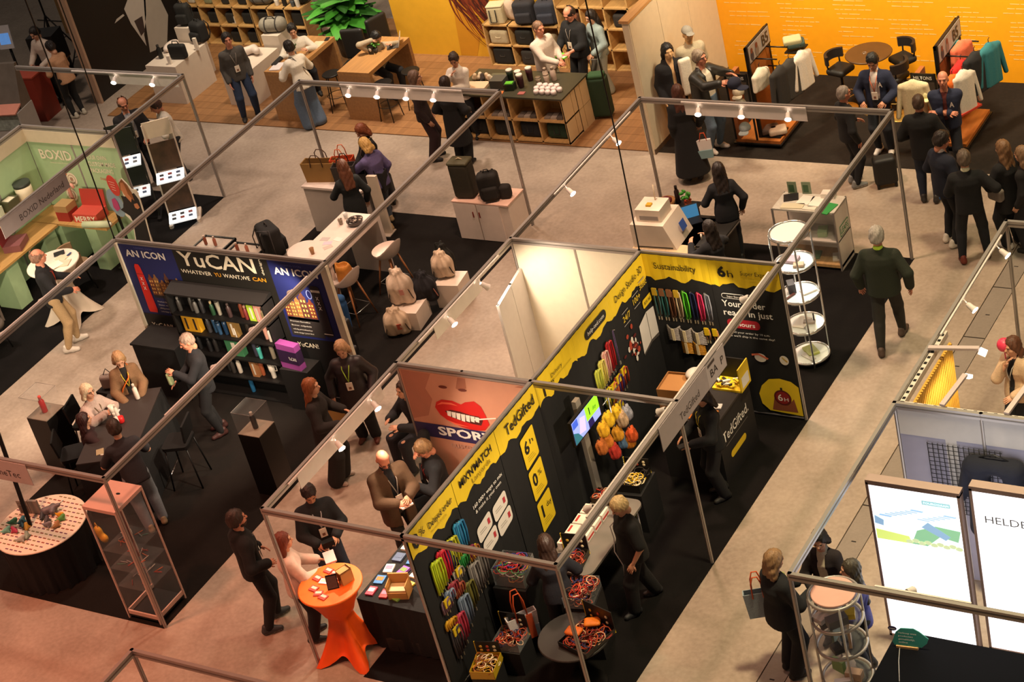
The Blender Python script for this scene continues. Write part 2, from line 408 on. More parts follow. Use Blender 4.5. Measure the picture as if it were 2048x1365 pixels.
 Fh.cone(T(0,.085,.015),T(0,.108,-.022),.009 * s,.016 * s,.012);E_((0,.078,.030),(.052,.016,.010),.015)
 for sg in (-1,1):
  E_((sg * .076,-.01,-.012),(.012,.024,.034),.008);E_((sg * .03,.098,.010),(.017,.012,.010),.01,True);E_((sg * .045,.055,-.03),(.022,.022,.022),.02)
 E_((0,.084,-.058),(.024,.014,.010),.012);Fh.cone(T(0,-.02,-.04),T(0,-.03,-.13),.052 * s,.054 * s,.03)
 bp.append((*Fh.mesh(),0))
 mb = MB()
 for i,sg in enumerate((-1,1)):
  d = wr[i] - el[i];nrm = np.array([-sg * 1.0,.1,0]) if hands[i] is None else np.array([-sg * .5,-.1,-.6])
  hand_mb(mb,wr[i],d,nrm,curl[i],s,-sg if hands[i] is None else -sg)
 if eyes:
  for sg in (-1,1): mb.ell(T(sg * .031,.086,.010),(.0095 * s,.008 * s,.0062 * s),1,6,4)
  mb.ell(T(0,.0955,-.059),(.022 * s,.006 * s,.0065 * s),2,8,4)
  for sg in (-1,1): mb.tube([T(sg * .014,.094,.029),T(sg * .034,.092,.033),T(sg * .052,.076,.028)],.0028 * s,4,3)
 hs,hcol = hair
 bodym = [M(sk,0.55,0,.06,25),M('2a201a',.3),M('a0524a' if eyes else sk,.5),M(hcol,.8)]
 o0 = len(bp);
 allp = bp + [(np.array(mb.v),[],0)]
 vs = [np.asarray(p[0]).reshape(-1,3) for p in allp];off = sum(len(v) for v in vs[:-1])
 fs = [];mi = [];o = 0
 for V,Q,m_ in bp: fs += (np.asarray(Q) + o).tolist();mi += [m_] * len(Q);o += len(V)
 fs += [tuple(i + off for i in q) for q in mb.f];mi += mb.m
 me = bpy.data.meshes.new('body');me.from_pydata(np.concatenate(vs).tolist(),[],fs)
 for m_ in bodym: me.materials.append(m_)
 me.polygons.foreach_set('material_index',mi);me.polygons.foreach_set('use_smooth',[True] * len(fs));me.update()
 ob = bpy.data.objects.new('body',me);COL.objects.link(ob);ob.parent = root
 if hs not in ('bald','none'):
  L = {'short': 0,'crop': 0,'bun': 0,'tail': 0,'rim': 0}.get(hs,None)
  ln = float(hs[4:]) if hs.startswith('long') else 0
  Hf = Field(hc - np.array([.2,.22,.24 + ln]) * s,hc + np.array([.2,.2,.18]) * s,.012 * s)
  e = lambda c,rr,k=.02,sub=False: Hf.ell(T(*c),[q * s for q in rr],Hm,k * s,sub)
  th = .005 if hs == 'crop' else .014
  e((0,-.018,.036),(.078 + th,.096 + th,.088 + th * 1.3));e((0,-.045,-.02),(.074 + th,.070 + th,.075),.03)
  if ln:
   for sg in (-1,1): Hf.cone(T(sg * .066,-.01,.02),T(sg * .080,-.045,-min(ln,.16)),.030 * s,.028 * s,.03)
   end = hc + Hm @ np.array([0,-.07,-.10]) * s;d0 = (-u * .6 + np.array([0,-.03,-.4]));d0 /= np.linalg.norm(d0)
   e2 = end + d0 * max(0.02,ln - .10) * s - f * .055 * s * (1 if ln > .2 else .2)
   for sg in (-1,0,1): Hf.cone(end + r * sg * .055 * s,e2 + r * sg * .065 * s,.045 * s,.030 * s,.04)
  if hs == 'rim': e((0,.0,.085),(.085,.11,.062),.01,True)
  e((0,.10,-.018),(.067,.066,.102),.01,True)
  if not ln: e((0,.07,-.10),(.11,.10,.085),.01,True);Hf.cut(-Hm[:,2],T(0,0,-.075))
  if hs == 'bun': e((0,-.10,.075),(.038,.034,.034))
  if hs == 'tail': Hf.cone(T(0,-.105,.03),T(0,-.13,-.17),.03 * s,.016 * s,.02)
  gx = np.stack(np.meshgrid(*Hf.ax,indexing='ij'),-1) - hc;lq = gx @ Hm / s;ang = np.arctan2(lq[...,0],-lq[...,1]);Hf.F = Hf.F + (.0035 * np.sin(ang * 19 + lq[...,2] * 30) + .003 * np.sin(ang * 7 - lq[...,2] * 55 + hc[0])) * s
  npmesh('hair',[(*Hf.mesh(),0)],[M(hcol,.55,0,.45,60,.6,'hair')],root)
 if beard:
  Bf = Field(hc - .17 * s,hc + .17 * s,.012 * s)
  Bf.ell(T(0,.03,-.072),[.062 * s,.068 * s,.050 * s],Hm);Bf.ell(T(0,.1,-.045),[.03 * s,.03 * s,.012 * s],Hm,.01,True)
  npmesh('beard',[(*Bf.mesh(),0)],[M(beard,.9,0,.3,80)],root)
 if pants:
  col,wide = pants[0],pants[1];Fp = Field(lo,hi,.017)
  Fp.torso(P0,r,f,u,prof,.012,.03,-.13 * s,.07 * s)
  for i in (0,1):
   d = an[i] - kn[i];d = d / np.linalg.norm(d);end = an[i] - d * .01 * s
   Fp.cone(hp[i],kn[i],(.092 + wide * .2) * s,(.078 + wide * .5) * s,.03);Fp.cone(kn[i],end,(.078 + wide * .5) * s,(.052 + wide) * s,.02)
   if wide < .03: Fp.cone(kn[i] * .7 + an[i] * .3 - np.array([0,.012,0]),kn[i] * .4 + an[i] * .6,.062 * s,.05 * s,.03)
  Fp.cut((0,0,-1),(0,0,.025 * s));cutz = P0 + u * .10 * s;Fp.cut(u,cutz)
  npmesh('trousers',[(*Fp.mesh(),0)],[cloth(col)],root)
 def upper(nm,tp,inf_add=0.0):
  c = tp['c'];inf = tp.get('inf',.018) * s + inf_add;hem = tp.get('hem',-.12) * s;cuff = tp.get('cuff',1.0);fl = tp.get('flare',0) * s
  pf = [p for p in prof if p[0] > -.1 * s]
  if hem < -.05 * s: pf = [(hem,prof[1][1] + fl,prof[1][2] + fl)] + [p for p in pf if p[0] > hem]
  l2 = lo.copy();l2[2] = min(l2[2],(P0 + u * hem)[2] - .1);l2[:2] -= fl
  h2 = hi.copy();h2[:2] += fl
  Fu = Field(l2,h2,.017);Fu.torso(P0,r,f,u,pf,inf,.03,hem if hem > -.05 * s else None,.455 * s)
  for i in (0,1):
   if cuff <= .02: Fu.cone(sh[i] - r * (-1,1)[i] * .03 * s,sh[i],.05 * s,.05 * s + inf,.04);continue
   Fu.cone(nb - u * .055 * s,sh[i] - u * .005 * s,.045 * s + inf,.045 * s + inf,.05);Fu.cone(sh[i],el[i] if cuff > .5 else sh[i] + (el[i] - sh[i]) * cuff * 2,.050 * s + inf,(.046 if cuff > .5 else .052) * s + inf,.04)
   if cuff > .5: Fu.cone(el[i],el[i] + (wr[i] - el[i]) * (cuff - .5) * 2 * .96,.046 * s + inf,(.034 * s + inf),.02)
  if tp.get('collar',.5):
   cr = tp.get('collar',.5)
   Fu.cone(nb - u * .05 * s,nb + u * (.0 + .03 * cr) * s + np.array([0,-.008,0]),.078 * s,.062 * s,.03)
  if tp.get('hood'):
   for sg in (-1,0,1): Fu.cone(nb + (r * sg * .07 - f * (.06 if sg else .09)) * s,nb + (r * sg * .05 - f * .10 - u * (.10 if not sg else .04)) * s,.04 * s,.04 * s,.04)
  op = tp.get('open',0)
  if op:
   g = np.meshgrid(*Fu.ax,indexing='ij');q = np.stack(g,-1) - P0;tt = q @ u / s;xx = np.abs(q @ r);yy = q @ f
   w0 = np.interp(tt,[hem / s,.25,.40,.5],[op * tp.get('openb',.7),op,op * .8,.05]) * s
   Fu.F = np.maximum(Fu.F,np.minimum(w0 - xx,yy))
  return npmesh(nm,[(*Fu.mesh(),0)],[tp.get('m') or cloth(c)],root)
 if shirt: upper('shirt',dict(c=shirt,inf=.006,cuff=.3,hem=-.06,collar=.9))
 if top: upper(top.get('n','top'),top)
 if skirt:
  upper('skirt',dict(c=skirt[0],inf=.014,hem=skirt[1],flare=skirt[2],cuff=0,collar=0,**{}))
 for i,sg in enumerate((-1,1)):
  if shoes is None: break
  so = bpy.data.objects.new('shoe',shoe_mesh(*shoes));COL.objects.link(so);so.parent = root;a = an[i];fz = ft[i][2] if len(ft[i]) > 2 else 0
  so.location = (a[0],a[1] + .0,fz * s + .001);so.scale = (s,s,s);so.rotation_euler = (0,0,-sg * .18)
 fr = lambda ss,x=0,dd=.0: P0 + u * ss * s + r * x * s + f * (np.interp(ss * s,[p[0] for p in prof],[p[2] for p in prof]) + (top or {}).get('inf',.018) * s + .012 + dd)
 if badge or lanyard:
  m = MB();lc = lanyard or '8a8078'
  for sg in (-1,1): m.tube([nb + r * sg * .062 * s + u * .01,fr(.40,sg * .05),fr(.28,sg * .02),fr(.20,0)],.007,4,0,True,False,.5)
  m.build('lanyard',M(lc,.7),root)
  if badge:
   m = MB();c = fr(.13,0,.006);R = Matrix((tuple(r),tuple(f),tuple(u))).transposed();q = MB();q.box(-.045,-.004,-.065,.045,.004,.065);q.box(-.02,.0045,-.045,.02,.005,-.005,1)
   q.xf(Matrix.Translation(Vector(c)) @ R.to_4x4());q.build('badge',[paint('e9dccb'),paint('8a5a44')],root)
 if glasses:
  m = MB()
  for sg in (-1,1):
   m.tube([T(sg * .032 + .02 * math.cos(t),.1 - abs(math.cos(t)) * 0.0,.010 + .016 * math.sin(t)) for t in (k * math.pi / 4 for k in range(8))],.003,4,0,True,True)
   m.tube([T(sg * .052,.098,.014),T(sg * .078,.0,.008)],.003,4)
  m.build('glasses',M('1a1512',.3),root)
 if cap:
  Cf = Field(hc - .2 * s,hc + .22 * s,.012 * s);Cf.ell(T(0,-.012,.045),[.088 * s,.107 * s,.09 * s],Hm);Cf.cut(-Hm[:,2],T(0,0,.035))
  if cap[1]: Cf.ell(T(0,.13,.042),[.07 * s,.07 * s,.010 * s],Hm)
  npmesh('cap',[(*Cf.mesh(),0)],[cloth(cap[0])],root)
 if extra: extra(root,s,dict(P0=P0,u=u,r=r,f=f,sh=sh,el=el,wr=wr,nb=nb,hc=hc,Hm=Hm,fr=fr,T=T,kn=kn,an=an))
 return root
def toward(u0,v0,du,dv):
 a,b = G(u0,v0),G(u0 + du,v0 + dv);d = Vector((b[0] - a[0],b[1] - a[1]));d.normalize();return (d.x,d.y)
# ---------------------------------------------------------------- setting: floors
def floor_mat(name,a,b,sc,rough,speck=0.0):
 m = bpy.data.materials.new(name);m.use_nodes = True;nt = m.node_tree;bs = nt.nodes['Principled BSDF'];bs.inputs['Roughness'].default_value = rough;bs.inputs['Specular IOR Level'].default_value = .08 if speck else .4
 tc = nt.nodes.new('ShaderNodeTexCoord')
 n1 = nt.nodes.new('ShaderNodeTexNoise');n1.inputs['Scale'].default_value = sc;n1.inputs['Detail'].default_value = 8;n1.inputs['Roughness'].default_value = 0.62
 n2 = nt.nodes.new('ShaderNodeTexNoise');n2.inputs['Scale'].default_value = sc * 30;n2.inputs['Detail'].default_value = 3
 nt.links.new(tc.outputs['Object'],n1.inputs[0]);nt.links.new(tc.outputs['Object'],n2.inputs[0])
 ad = nt.nodes.new('ShaderNodeMath');ad.operation = 'MULTIPLY_ADD';ad.inputs[1].default_value = 0.35;nt.links.new(n2.outputs[0],ad.inputs[0]);nt.links.new(n1.outputs[0],ad.inputs[2])
 cr = nt.nodes.new('ShaderNodeValToRGB');cr.color_ramp.elements[0].position = 0.42;cr.color_ramp.elements[1].position = 0.92
 cr.color_ramp.elements[0].color = (*hexc(a),1);cr.color_ramp.elements[1].color = (*hexc(b),1)
 nt.links.new(ad.outputs[0],cr.inputs[0]);nt.links.new(cr.outputs[0],bs.inputs['Base Color'])
 if speck:
  v = nt.nodes.new('ShaderNodeTexVoronoi');v.inputs['Scale'].default_value = speck;nt.links.new(tc.outputs['Object'],v.inputs['Vector'])
  bp = nt.nodes.new('ShaderNodeBump');bp.inputs['Strength'].default_value = 0.2;bp.inputs['Distance'].default_value = 0.01
  nt.links.new(n2.outputs[0],bp.inputs['Height']);nt.links.new(bp.outputs[0],bs.inputs['Normal'])
 return m
CONC = floor_mat('concrete','7c6e61','b0a091',0.55,0.5)
CARPET = floor_mat('black_carpet','0e0d0d','191717',1.2,0.95,30)
CARPETG = floor_mat('dark_brown_carpet','141211','1e1b19',0.5,0.95,30)
mb = MB();mb.box(-45,-14,-.3,3.38,45,0);mb.box(3.70,-14,-.3,30,45,0)
FLOOR = struct('floor',mb,CONC,'beige grey concrete hall floor')
y = -13.0;k = 0
SLAB = floor_mat('duct_cover','766c63','8d8278',0.9,0.6)
SLOT = M('181412',.9)
me_slab = None
while y < 20:
 if me_slab is None:
  mb = MB();mb.box(.012,.012,-.1,.308,1.238,-.004);mb.box(.13,.55,-.004,.19,.57,-.003,1);o = mb.build('duct_cover',[SLAB,SLOT],FLOOR);me_slab = o.data
 else:
  o = bpy.data.objects.new('duct_cover',me_slab);COL.objects.link(o);o.parent = FLOOR
 o.location = (3.38,y,0);y += 1.25
mb = MB();mb.box(3.36,-14,-.3,3.72,45,-.1);mb.build('duct_channel',SLOT,FLOOR)
def carpet(name,rects,mat,label):
 mb = MB()
 for a in rects: mb.box(a[0],a[1],0,a[2],a[3],.006)
 return struct(name,mb,mat,label)
carpet('floor_carpet',[(-1.3,-.04,2.03,3),(0,3,2.03,6)],CARPET,'black carpet in the yellow and black booth')
carpet('floor_carpet',[(-2,6,2.03,10.02)],CARPET,'black carpet behind the yellow and black booth')
carpet('floor_carpet',[(-8.5,-.03,-4.5,10)],CARPETG,'dark carpet in the booth with bottle shelves')
carpet('floor_carpet',[(-17,-1,-11,10)],CARPET,'black carpet in the green booth')
carpet('floor_carpet',[(-3.5,12.5,14,22)],floor_mat('brown_carpet','1e1a17','2d2723',0.5,0.95,30),'dark carpet before the orange wall')
WOODF = [wood('8f6640'),wood('946a43'),wood('8a623d')]
mb = MB();mb.box(-15.9,12.5,0,-3.5,17,.012)
WF = struct('floor_wood',mb,M('70502f',.5),'warm oak plank floor of the bag booth')
random.seed(3);pl_me = []
for wm in WOODF:
 mb = MB();mb.box(.002,.002,.012,1.548,.246,.018);o = mb.build('plank',wm,WF);pl_me.append(o.data);bpy.data.objects.remove(o)
for r in range(18):
 for c in range(8):
  o = bpy.data.objects.new('plank',random.choice(pl_me));COL.objects.link(o);o.parent = WF;o.location = (-15.9 + c * 1.55,12.5 + r * .25,0)
# ---------------------------------------------------------------- aluminium booth frames
BH = 2.48
def frame(label,beams,posts,z=BH):
 b0 = beams[0];loc = (b0[0],b0[1],0)
 t = thing('booth_frame',label,'frame',loc)
 for x0,y0,x1,y1 in beams:
  m = MB();ax = abs(x1 - x0) > abs(y1 - y0)
  hw = .022
  if ax: m.box(x0 - .02,y0 - hw,z - .085,x1 + .02,y0 + hw,z);m.box(x0,y0 - hw - .004,z - .05,x1,y0 + hw + .004,z - .035,1)
  else: m.box(x0 - hw,y0,z - .085,x0 + hw,y1,z);m.box(x0 - hw - .004,y0,z - .05,x0 + hw + .004,y1,z - .035,1)
  keep(m.build('beam',[ALU,ALUD]),t)
 for x,y in posts:
  m = MB();m.lathe([(.024,0),(.024,z)],8,(x,y,0),0,smooth=False)
  for k in range(4):
   a = math.pi / 4 + k * math.pi / 2;m.box(x + .022 * math.cos(a) - .003,y + .022 * math.sin(a) - .003,.02,x + .022 * math.cos(a) + .003,y + .022 * math.sin(a) + .003,z - .09,1)
  keep(m.build('post',[ALU,ALUD]),t)
 return t
F1 = frame('aluminium frame carrying the front header of the two joined booths',[(-2,0,0,0),(0,0,2,0),(-2,0,-2,3),(-2,3,0,3),(-2,3,-2,6),(0,3,2,3),(2,0,2,3),(2,3,2,6)],[(-2,0),(2,0),(-2,3),(2,3),(2,6),(-2,6)])
F2 = frame('aluminium frame over the booth with the white printer',[(-2,6,-2,10),(-2,10,2,10),(2,6,2,10)],[(-2,10),(2,10)])
F3 = frame('aluminium frame over the bottle booth and the bag tables behind it',[(-4.5,0,-4.5,5),(-8.45,0,-4.5,0),(-8.45,0,-8.45,5),(-4.5,5,-4.5,10),(-8.45,5,-8.45,10),(-8.45,10,-4.5,10)],[(-4.5,0),(-4.5,5),(-8.45,5),(-4.5,10),(-8.45,10),(-8.45,0)])
F4 = frame('aluminium frame over the green packaging booth',[(-11,2,-11,10),(-15,10,-11,10),(-13.1,2,-13.1,8)],[(-11,10),(-13.1,8)])
F5 = frame('aluminium frame of the booth with glowing light boxes',[(4.5,.5,4.5,3.5),(4.5,3.5,4.5,7.4),(4.5,.5,8,.5),(4.5,7.4,7,7.4),(4.5,3.5,8,3.5)],[(4.5,.5),(4.5,3.5),(4.5,7.4),(5.5,3.5)])
F6 = frame('corner of an aluminium frame cut off by the bottom edge',[(-2,-5,-2,-2.5),(-2,-2.5,1.5,-2.5)],[(-2,-2.5),(1,-2.5)])
# ---------------------------------------------------------------- partitions with panels
PANEL_ME = {}
def partition(label,p0,p1,n,mat,z0=.02,z1=BH - .085,kind='partition'):
 a,b = Vector((*p0,0)),Vector((*p1,0));d = (b - a);L = d.length;d.normalize()
 t = thing('partition_panel_run',label,'partition',(a.x,a.y,0),math.atan2(d.y,d.x))
 w = L / n
 for k in range(n):
  m = MB();m.box(k * w + .02,-.012,z0,(k + 1) * w - .02,.012,z1);m.build('panel',mat,t)
 m = MB()
 for k in range(n + 1): m.lathe([(.021,0),(.021,BH)],8,(k * w,0,0),0,smooth=False);m.build('post',ALU,t);m = MB()
 m.box(0,-.02,BH - .085,L,.02,BH - .002);m.box(0,-.023,BH - .05,L,.023,BH - .036,1);m.build('top_rail',[ALU,ALUD],t)
 return t
WPAN = paint('e3d9c6',.45)
P_TED = partition('long panel wall behind the black and yellow fabric banners',(0,0),(0,6),6,WPAN)
P_TEDB = partition('short panel wall behind the sustainability banner',(0,6),(2,6),2,WPAN)
P_SPW = partition('two white panels at the back of the storage corner',(-2,6),(0,6),2,WPAN)
P_LIP = partition('panel wall carrying the red lips poster',(-2,3),(0,3),2,WPAN)
P_YU = partition('panel wall behind the bottle brand posters',(-8.45,5),(-4.5,5),4,WPAN)
GRN = paint('a6c295',.55)
P_BX = partition('green panel wall with white slogans and round icons',(-13.1,8),(-11,8),2,GRN)
P_BXL = partition('green side wall of the packaging booth with display shelf',(-13.1,2),(-13.1,8),6,GRN)
mb = MB();mb.box(-13.1,7.975,2.16,-11.02,7.985,2.395);keep(mb.build('cream_band',paint('d8ccb0')),P_BX)
mb = MB();mb.box(-13.085,2,2.16,-13.075,7.975,2.395);keep(mb.build('cream_band',paint('d8ccb0')),P_BXL)
GREYP = paint('a7a3ae',.5)
P_GR = partition('grey and white partition behind the light boxes',(4.5,3.5),(8.5,3.5),4,paint('8f8c9c',.5))
pl = Plane((4.5,3.5,0),(1,0,0),(0,0,1));mb = MB()
rectp(mb,pl,.02,2.05,4,2.395,0,.014);rectp(mb,pl,.55,.05,.68,2.05,0,.014)
keep(mb.build('pale_stripe',paint('b9b3ad')),P_GR)
OR = paint('f0a012',.55)
mb = MB();mb.box(-3.5,15.4,0,9,15.5,3.2);OW = tag(mb.build('display_wall',OR),'bright orange wall with faint rows of white script','wall')
mb = MB();pl = Plane((-3.5,15.4,0),(1,0,0),(0,0,1));random.seed(5)
for c in range(9):
 for r in range(34):
  if random.random() < .2: continue
  a = .25 + c * 1.0 + random.uniform(-.05,.1);b = .35 + r * .083;w = random.uniform(.25,.75)
  while w > 0:
   ww = random.uniform(.06,.2);pts = [(a,b),(a + ww,b + random.uniform(-.004,.004)),(a + ww,b + .012),(a,b + .012 + random.uniform(0,.008))];poly(mb,pl,pts,0,.004);a += ww + .02;w -= ww + .02
keep(mb.build('white_script',paint('f3c878')),OW)['kind'] = 'stuff'
CRM = paint('d9c9ad',.5)
mb = MB();mb.box(-3.56,12.42,0,-3.44,15.4,2.44);CW = tag(mb.build('display_wall',CRM),'cream side wall with a slanting oak cap beside the mannequins','wall')
for k in range(3): mb = MB();mb.box(-3.44,12.44 + k * .99,.09,-3.425,12.44 + (k + 1) * .99 - .015,2.42);keep(mb.build('panel',CRM),CW)
mb = MB();mb.box(-3.60,12.40,2.44,-3.42,15.4,2.49);keep(mb.build('oak_cap',wood('b98a58')),CW)
mb = MB();mb.box(-3.44,12.42,.0,-3.42,15.4,.09);keep(mb.build('skirting',paint('5a4636')),CW)
mb = MB();mb.box(-10.6,15.55,0,-3.5,15.65,3.0);YW = tag(mb.build('display_wall',paint('dca52a',.55)),'yellow poster wall with flowing auburn hair','wall')
pl = Plane((-10.6,15.55,0),(1,0,0),(0,0,1));mb = MB()
hairc = ['4a1608','6a2410','7d3316','39100a']
for k in range(70):
 q0 = onY(random.uniform(880,955),-40,15.55);a,b = q0[0] + 10.6,q0[2];m_ = k % 4;pts = [];rb = []
 ph = random.uniform(0,6);L = random.uniform(.7,1.45);w = random.uniform(.015,.035)
 for j in range(9):
  q = j / 8;x = a + .55 * q * q + .06 * math.sin(ph + q * 6) * (0.3 + q);z = b - L * q;pts.append((x - w * (1 - q * .7),z));rb.append((x + w * (1 - q * .7),z))
 poly(mb,pl,pts + rb[::-1],m_,.004 + k * .00004)
keep(mb.build('auburn_hair_print',[prt(h) for h in hairc]),YW)
mb = MB();poly(mb,pl,[(lambda q: (q[0] + 10.6,max(.03,q[2])))(onY(u,v,15.55)) for u,v in ((905,0),(945,10),(962,60),(958,122),(925,118),(912,50))],0,.0035);keep(mb.build('sleeve_print',prt('c98a1c')),YW)
mb = MB();mb.box(-12.92,16.10,0,-12.3,16.2,3);tag(mb.build('display_wall',paint('d8cdc2')),'plain white wall beside the big leafy plants','wall')
mb = MB();mb.box(-16.6,13.0,0,-16.45,17.5,3.0);BP = tag(mb.build('display_wall',paint('1b1512')),'black poster wall with a large pale photo print','wall')
mb = MB();mb.box(-16.62,12.96,0,-16.43,13.02,3.0);keep(mb.build('edge_trim',paint('b08f78')),BP)
pl = Plane((-16.45,13.0,0),(0,1,0),(0,0,1));mb = MB()
BX = lambda *P: [(lambda q: (q[1] - 13.0,q[2]))(onX(u,v,-16.45)) for u,v in P]
poly(mb,pl,BX((248,18),(262,-20),(290,-20),(292,30),(288,70),(293,92),(262,48)),0);poly(mb,pl,BX((286,-20),(312,-20),(336,30),(334,90),(300,105),(290,40)),1);poly(mb,pl,BX((268,42),(284,32),(290,62),(282,72)),2,.005)
poly(mb,pl,BX((229,47),(233,38),(246,28),(249,31),(238,40)),0)
keep(mb.build('photo_print',[prt('b7aca4'),prt('a79c92'),prt('3a2c2a')]),BP)
# ---------------------------------------------------------------- lamp tracks
LAMPW = paint('d8cfca',.4);BULB = M('fff1dc',.4,0,0,5,0,'',22.0)
def track(label,a,b,lamps,aim,board=None,power=40,lit=True,ang=90):
 """a, b ends (x, y); lamps: fractions; aim: direction the heads point"""
 a,b = Vector((*a,BH - .02)),Vector((*b,BH - .02));d = b - a;aims = aim if isinstance(aim,list) else [aim] * len(lamps);aim = aims[0]
 side = Vector((aim[0],aim[1],0)).normalized()
 t = thing('lamp_track',label,'lamp track',(a.x,a.y,0))
 o = side * .05
 m = MB();m.bar(a + o,b + o,.022,.022);keep(m.build('rail',LAMPW),t)
 if board:
  m = MB();c0,c1 = a + d * board[0] + side * .035,a + d * board[1] + side * .035
  m.bar(c0 - Vector((0,0,.12)),c1 - Vector((0,0,.12)),.006,.2);keep(m.build('white_board',paint('ded6cf',.4)),t)
 for q,av in zip(lamps,aims):
  aimv = Vector(av).normalized();p = a + d * q + o;m = MB();m.tube([p,p + side * .05 - Vector((0,0,.04))],.008,6);h0 = p + side * .06 - Vector((0,0,.05));h1 = h0 + aimv * .13
  m.tube([h0,h0 + aimv * .02,h0 + aimv * .08,h1],[.022,.034,.036,.05],10,0,False);hd = keep(m.build('lamp_head',LAMPW),t)
  m = MB();m.tube([h1 - aimv * .012,h1 - aimv * .004],.044,10);m.build("bulb",BULB if lit else LAMPW,hd)
  if lit or power: spot(h1 + aimv * .02,h1 + aimv * 2,power,ang)
track('white lamp track with lamps at the upper left corner',(-13.6,10),(-11.1,10),(.42,.78),(.3,-.85,-.42),(.35,.98),45)
track('lamp track with a row of lamps before the plank tables',(-7.6,10),(-5.2,10),(.08,.32,.56,.78),(.3,-.85,-.42),(0,1),40)
track('lamp track with three lamps below the mannequins',(-1.3,10),(.7,10),(.14,.49,.86),(.3,-.85,-.42),(.02,1),45)
track('lamp track on the side beam between printer and white cabinet',(-2,7.2),(-2,9.6),(.12,.72),(.85,-.35,-.42),None,40)
track('lamp track above the storage corner',(-2,3.5),(-2,5.6),(.32,.72),[(.8,-.35,-.45),(.5,.45,-.75)],(.18,.75),95,True,150)
track('lamp track above the aisle side of the goods table',(-2,.5),(-2,2.8),(.42,.78),(.8,-.38,-.45),(.08,.9),150,True,160)
track('lamp track facing the bottle shelves',(-4.5,1.3),(-4.5,4.6),(.35,.62,.9),(-.8,.3,-.6),None,190,False)
track('lamp track over the white cocktail table in the green booth',(-8.45,2),(-8.45,4.5),(.2,.55),(-.8,.25,-.6),None,150,False,110)
track('lamp track facing the long lanyard wall',(2,.8),(2,5.8),(.05,.42,.9),(-.85,.05,-.55),None,75,False,110)
track('lamp track on the front beam before the light boxes',(5.4,.5),(6.4,.5),(.3,),(.1,.8,-.6),None,30,False)
track('unseen added lamp track lighting the corner of the green booth',(-11,3.0),(-11,4.8),(.2,.6,.95),(-.35,.8,-.4),None,60,False,110)  # unseen track, added out of view to brighten the green walls
track('lamp track of the booth at the right edge',(4.5,4.9),(4.5,7.1),(.35,.9),(.85,-.35,-.42),None,35)
# ---------------------------------------------------------------- reusable goods
ORD = ['first','second','third','fourth','fifth','sixth','seventh','eighth','ninth','tenth','eleventh','twelfth']
def soft(parent,name,prims,mat,h=.015,cuts=(),label=None,fold=0):
 """prims: ('c', a, b, ra, rb, k) or ('e', c, r, k); a soft thing grown from a distance field, in the parent's frame"""
 P = []
 for q in prims:
  if q[0] == 'c': m = max(q[3],q[4]);P += [np.array(q[1]) - m,np.array(q[1]) + m,np.array(q[2]) - m,np.array(q[2]) + m]
  else: P += [np.array(q[1]) - np.array(q[2]),np.array(q[1]) + np.array(q[2])]
 P = np.array(P,float);F = Field(P.min(0) - .04,P.max(0) + .04,h)
 for q in prims:
  if q[0] == 'c': F.cone(q[1],q[2],q[3],q[4],q[5] if len(q) > 5 else .03)
  elif q[0] == 'e': F.ell(q[1],q[2],None,q[3] if len(q) > 3 else .03)
  else: F.ell(q[1],q[2],None,.01,True)
 if fold:
  g = np.stack(np.meshgrid(*F.ax,indexing='ij'),-1);zr = (g[...,2] - P.min(0)[2]) / (P.max(0)[2] - P.min(0)[2]);an = np.arctan2(g[...,1],g[...,0]);F.F = F.F + fold * (.4 + zr) * (np.sin(an * 9 + zr * 4) + .6 * np.sin(an * 4 - zr * 9))
 for n,p in cuts: F.cut(n,p)
 return npmesh(name,[(*F.mesh(),0)],[mat],parent,label)
def rbox(F,c,d,r):
 pass
def softbox(parent,name,c,d,rad,mat,h=.016,puff=0.0,label=None):
 c = np.array(c,float);hd = np.array(d,float) / 2;F = Field(c - hd - .05,c + hd + .05,h)
 g = np.stack(np.meshgrid(*F.ax,indexing='ij'),-1) - c;q = np.abs(g) - (hd - rad)
 dist = np.linalg.norm(np.maximum(q,0),axis=-1) + np.minimum(q.max(-1),0) - rad
 if puff: dist = dist - puff * np.clip(1 - (g[...,2] / hd[2]) ** 2,0,1)
 F.F = dist;return npmesh(name,[(*F.mesh(),0)],[mat],parent,label)
def carton(name,label,cat,loc,d,rz,col,group=None,topcol=None,z=None):
 m = MB();m.box(-d[0] / 2,-d[1] / 2,0,d[0] / 2,d[1] / 2,d[2])
 if topcol: m.box(-d[0] * .38,-d[1] * .36,d[2],d[0] * .38,d[1] * .30,d[2] + .002,1)
 return single(name,m,[paint(col),paint(topcol or col)],label,cat,group,loc,rz)
def bottle(label,loc,h,r,col,capc='222222',group=None,style=0,name='bottle',metal=0.0):
 t = thing(name,label,'bottle',loc,0,group);m = MB()
 if style == 0: pr = [(r * .9,0),(r,.01),(r,h * .68),(r * .55,h * .80),(r * .5,h * .84)];c0,c1,cr = h * .82,h,r * .58
 elif style == 1: pr = [(r * .8,0),(r * .85,.01),(r,h * .6),(r,h * .88)];c0,c1,cr = h * .86,h,r * 1.02
 else: pr = [(r * .7,0),(r * .72,.01),(r * .75,h * .4),(r,h * .5),(r * 1.02,h * .9)];c0,c1,cr = h * .88,h * .95,r * 1.03
 m.lathe(pr,10);m.build('bottle_body',M(col,.35,metal,.05,20),t)
 m = MB();m.lathe([(cr,c0),(cr,c1 - .006),(cr * .85,c1)],10);m.build('cap',M(capc,.4),t)
 if style == 2: m = MB();m.tube([(r * .9,0,h * .85),(r * 1.9,0,h * .82),(r * 1.9,0,h * .5),(r * .9,0,h * .46)],r * .16,6);m.build('handle',M(col,.35),t)
 return t
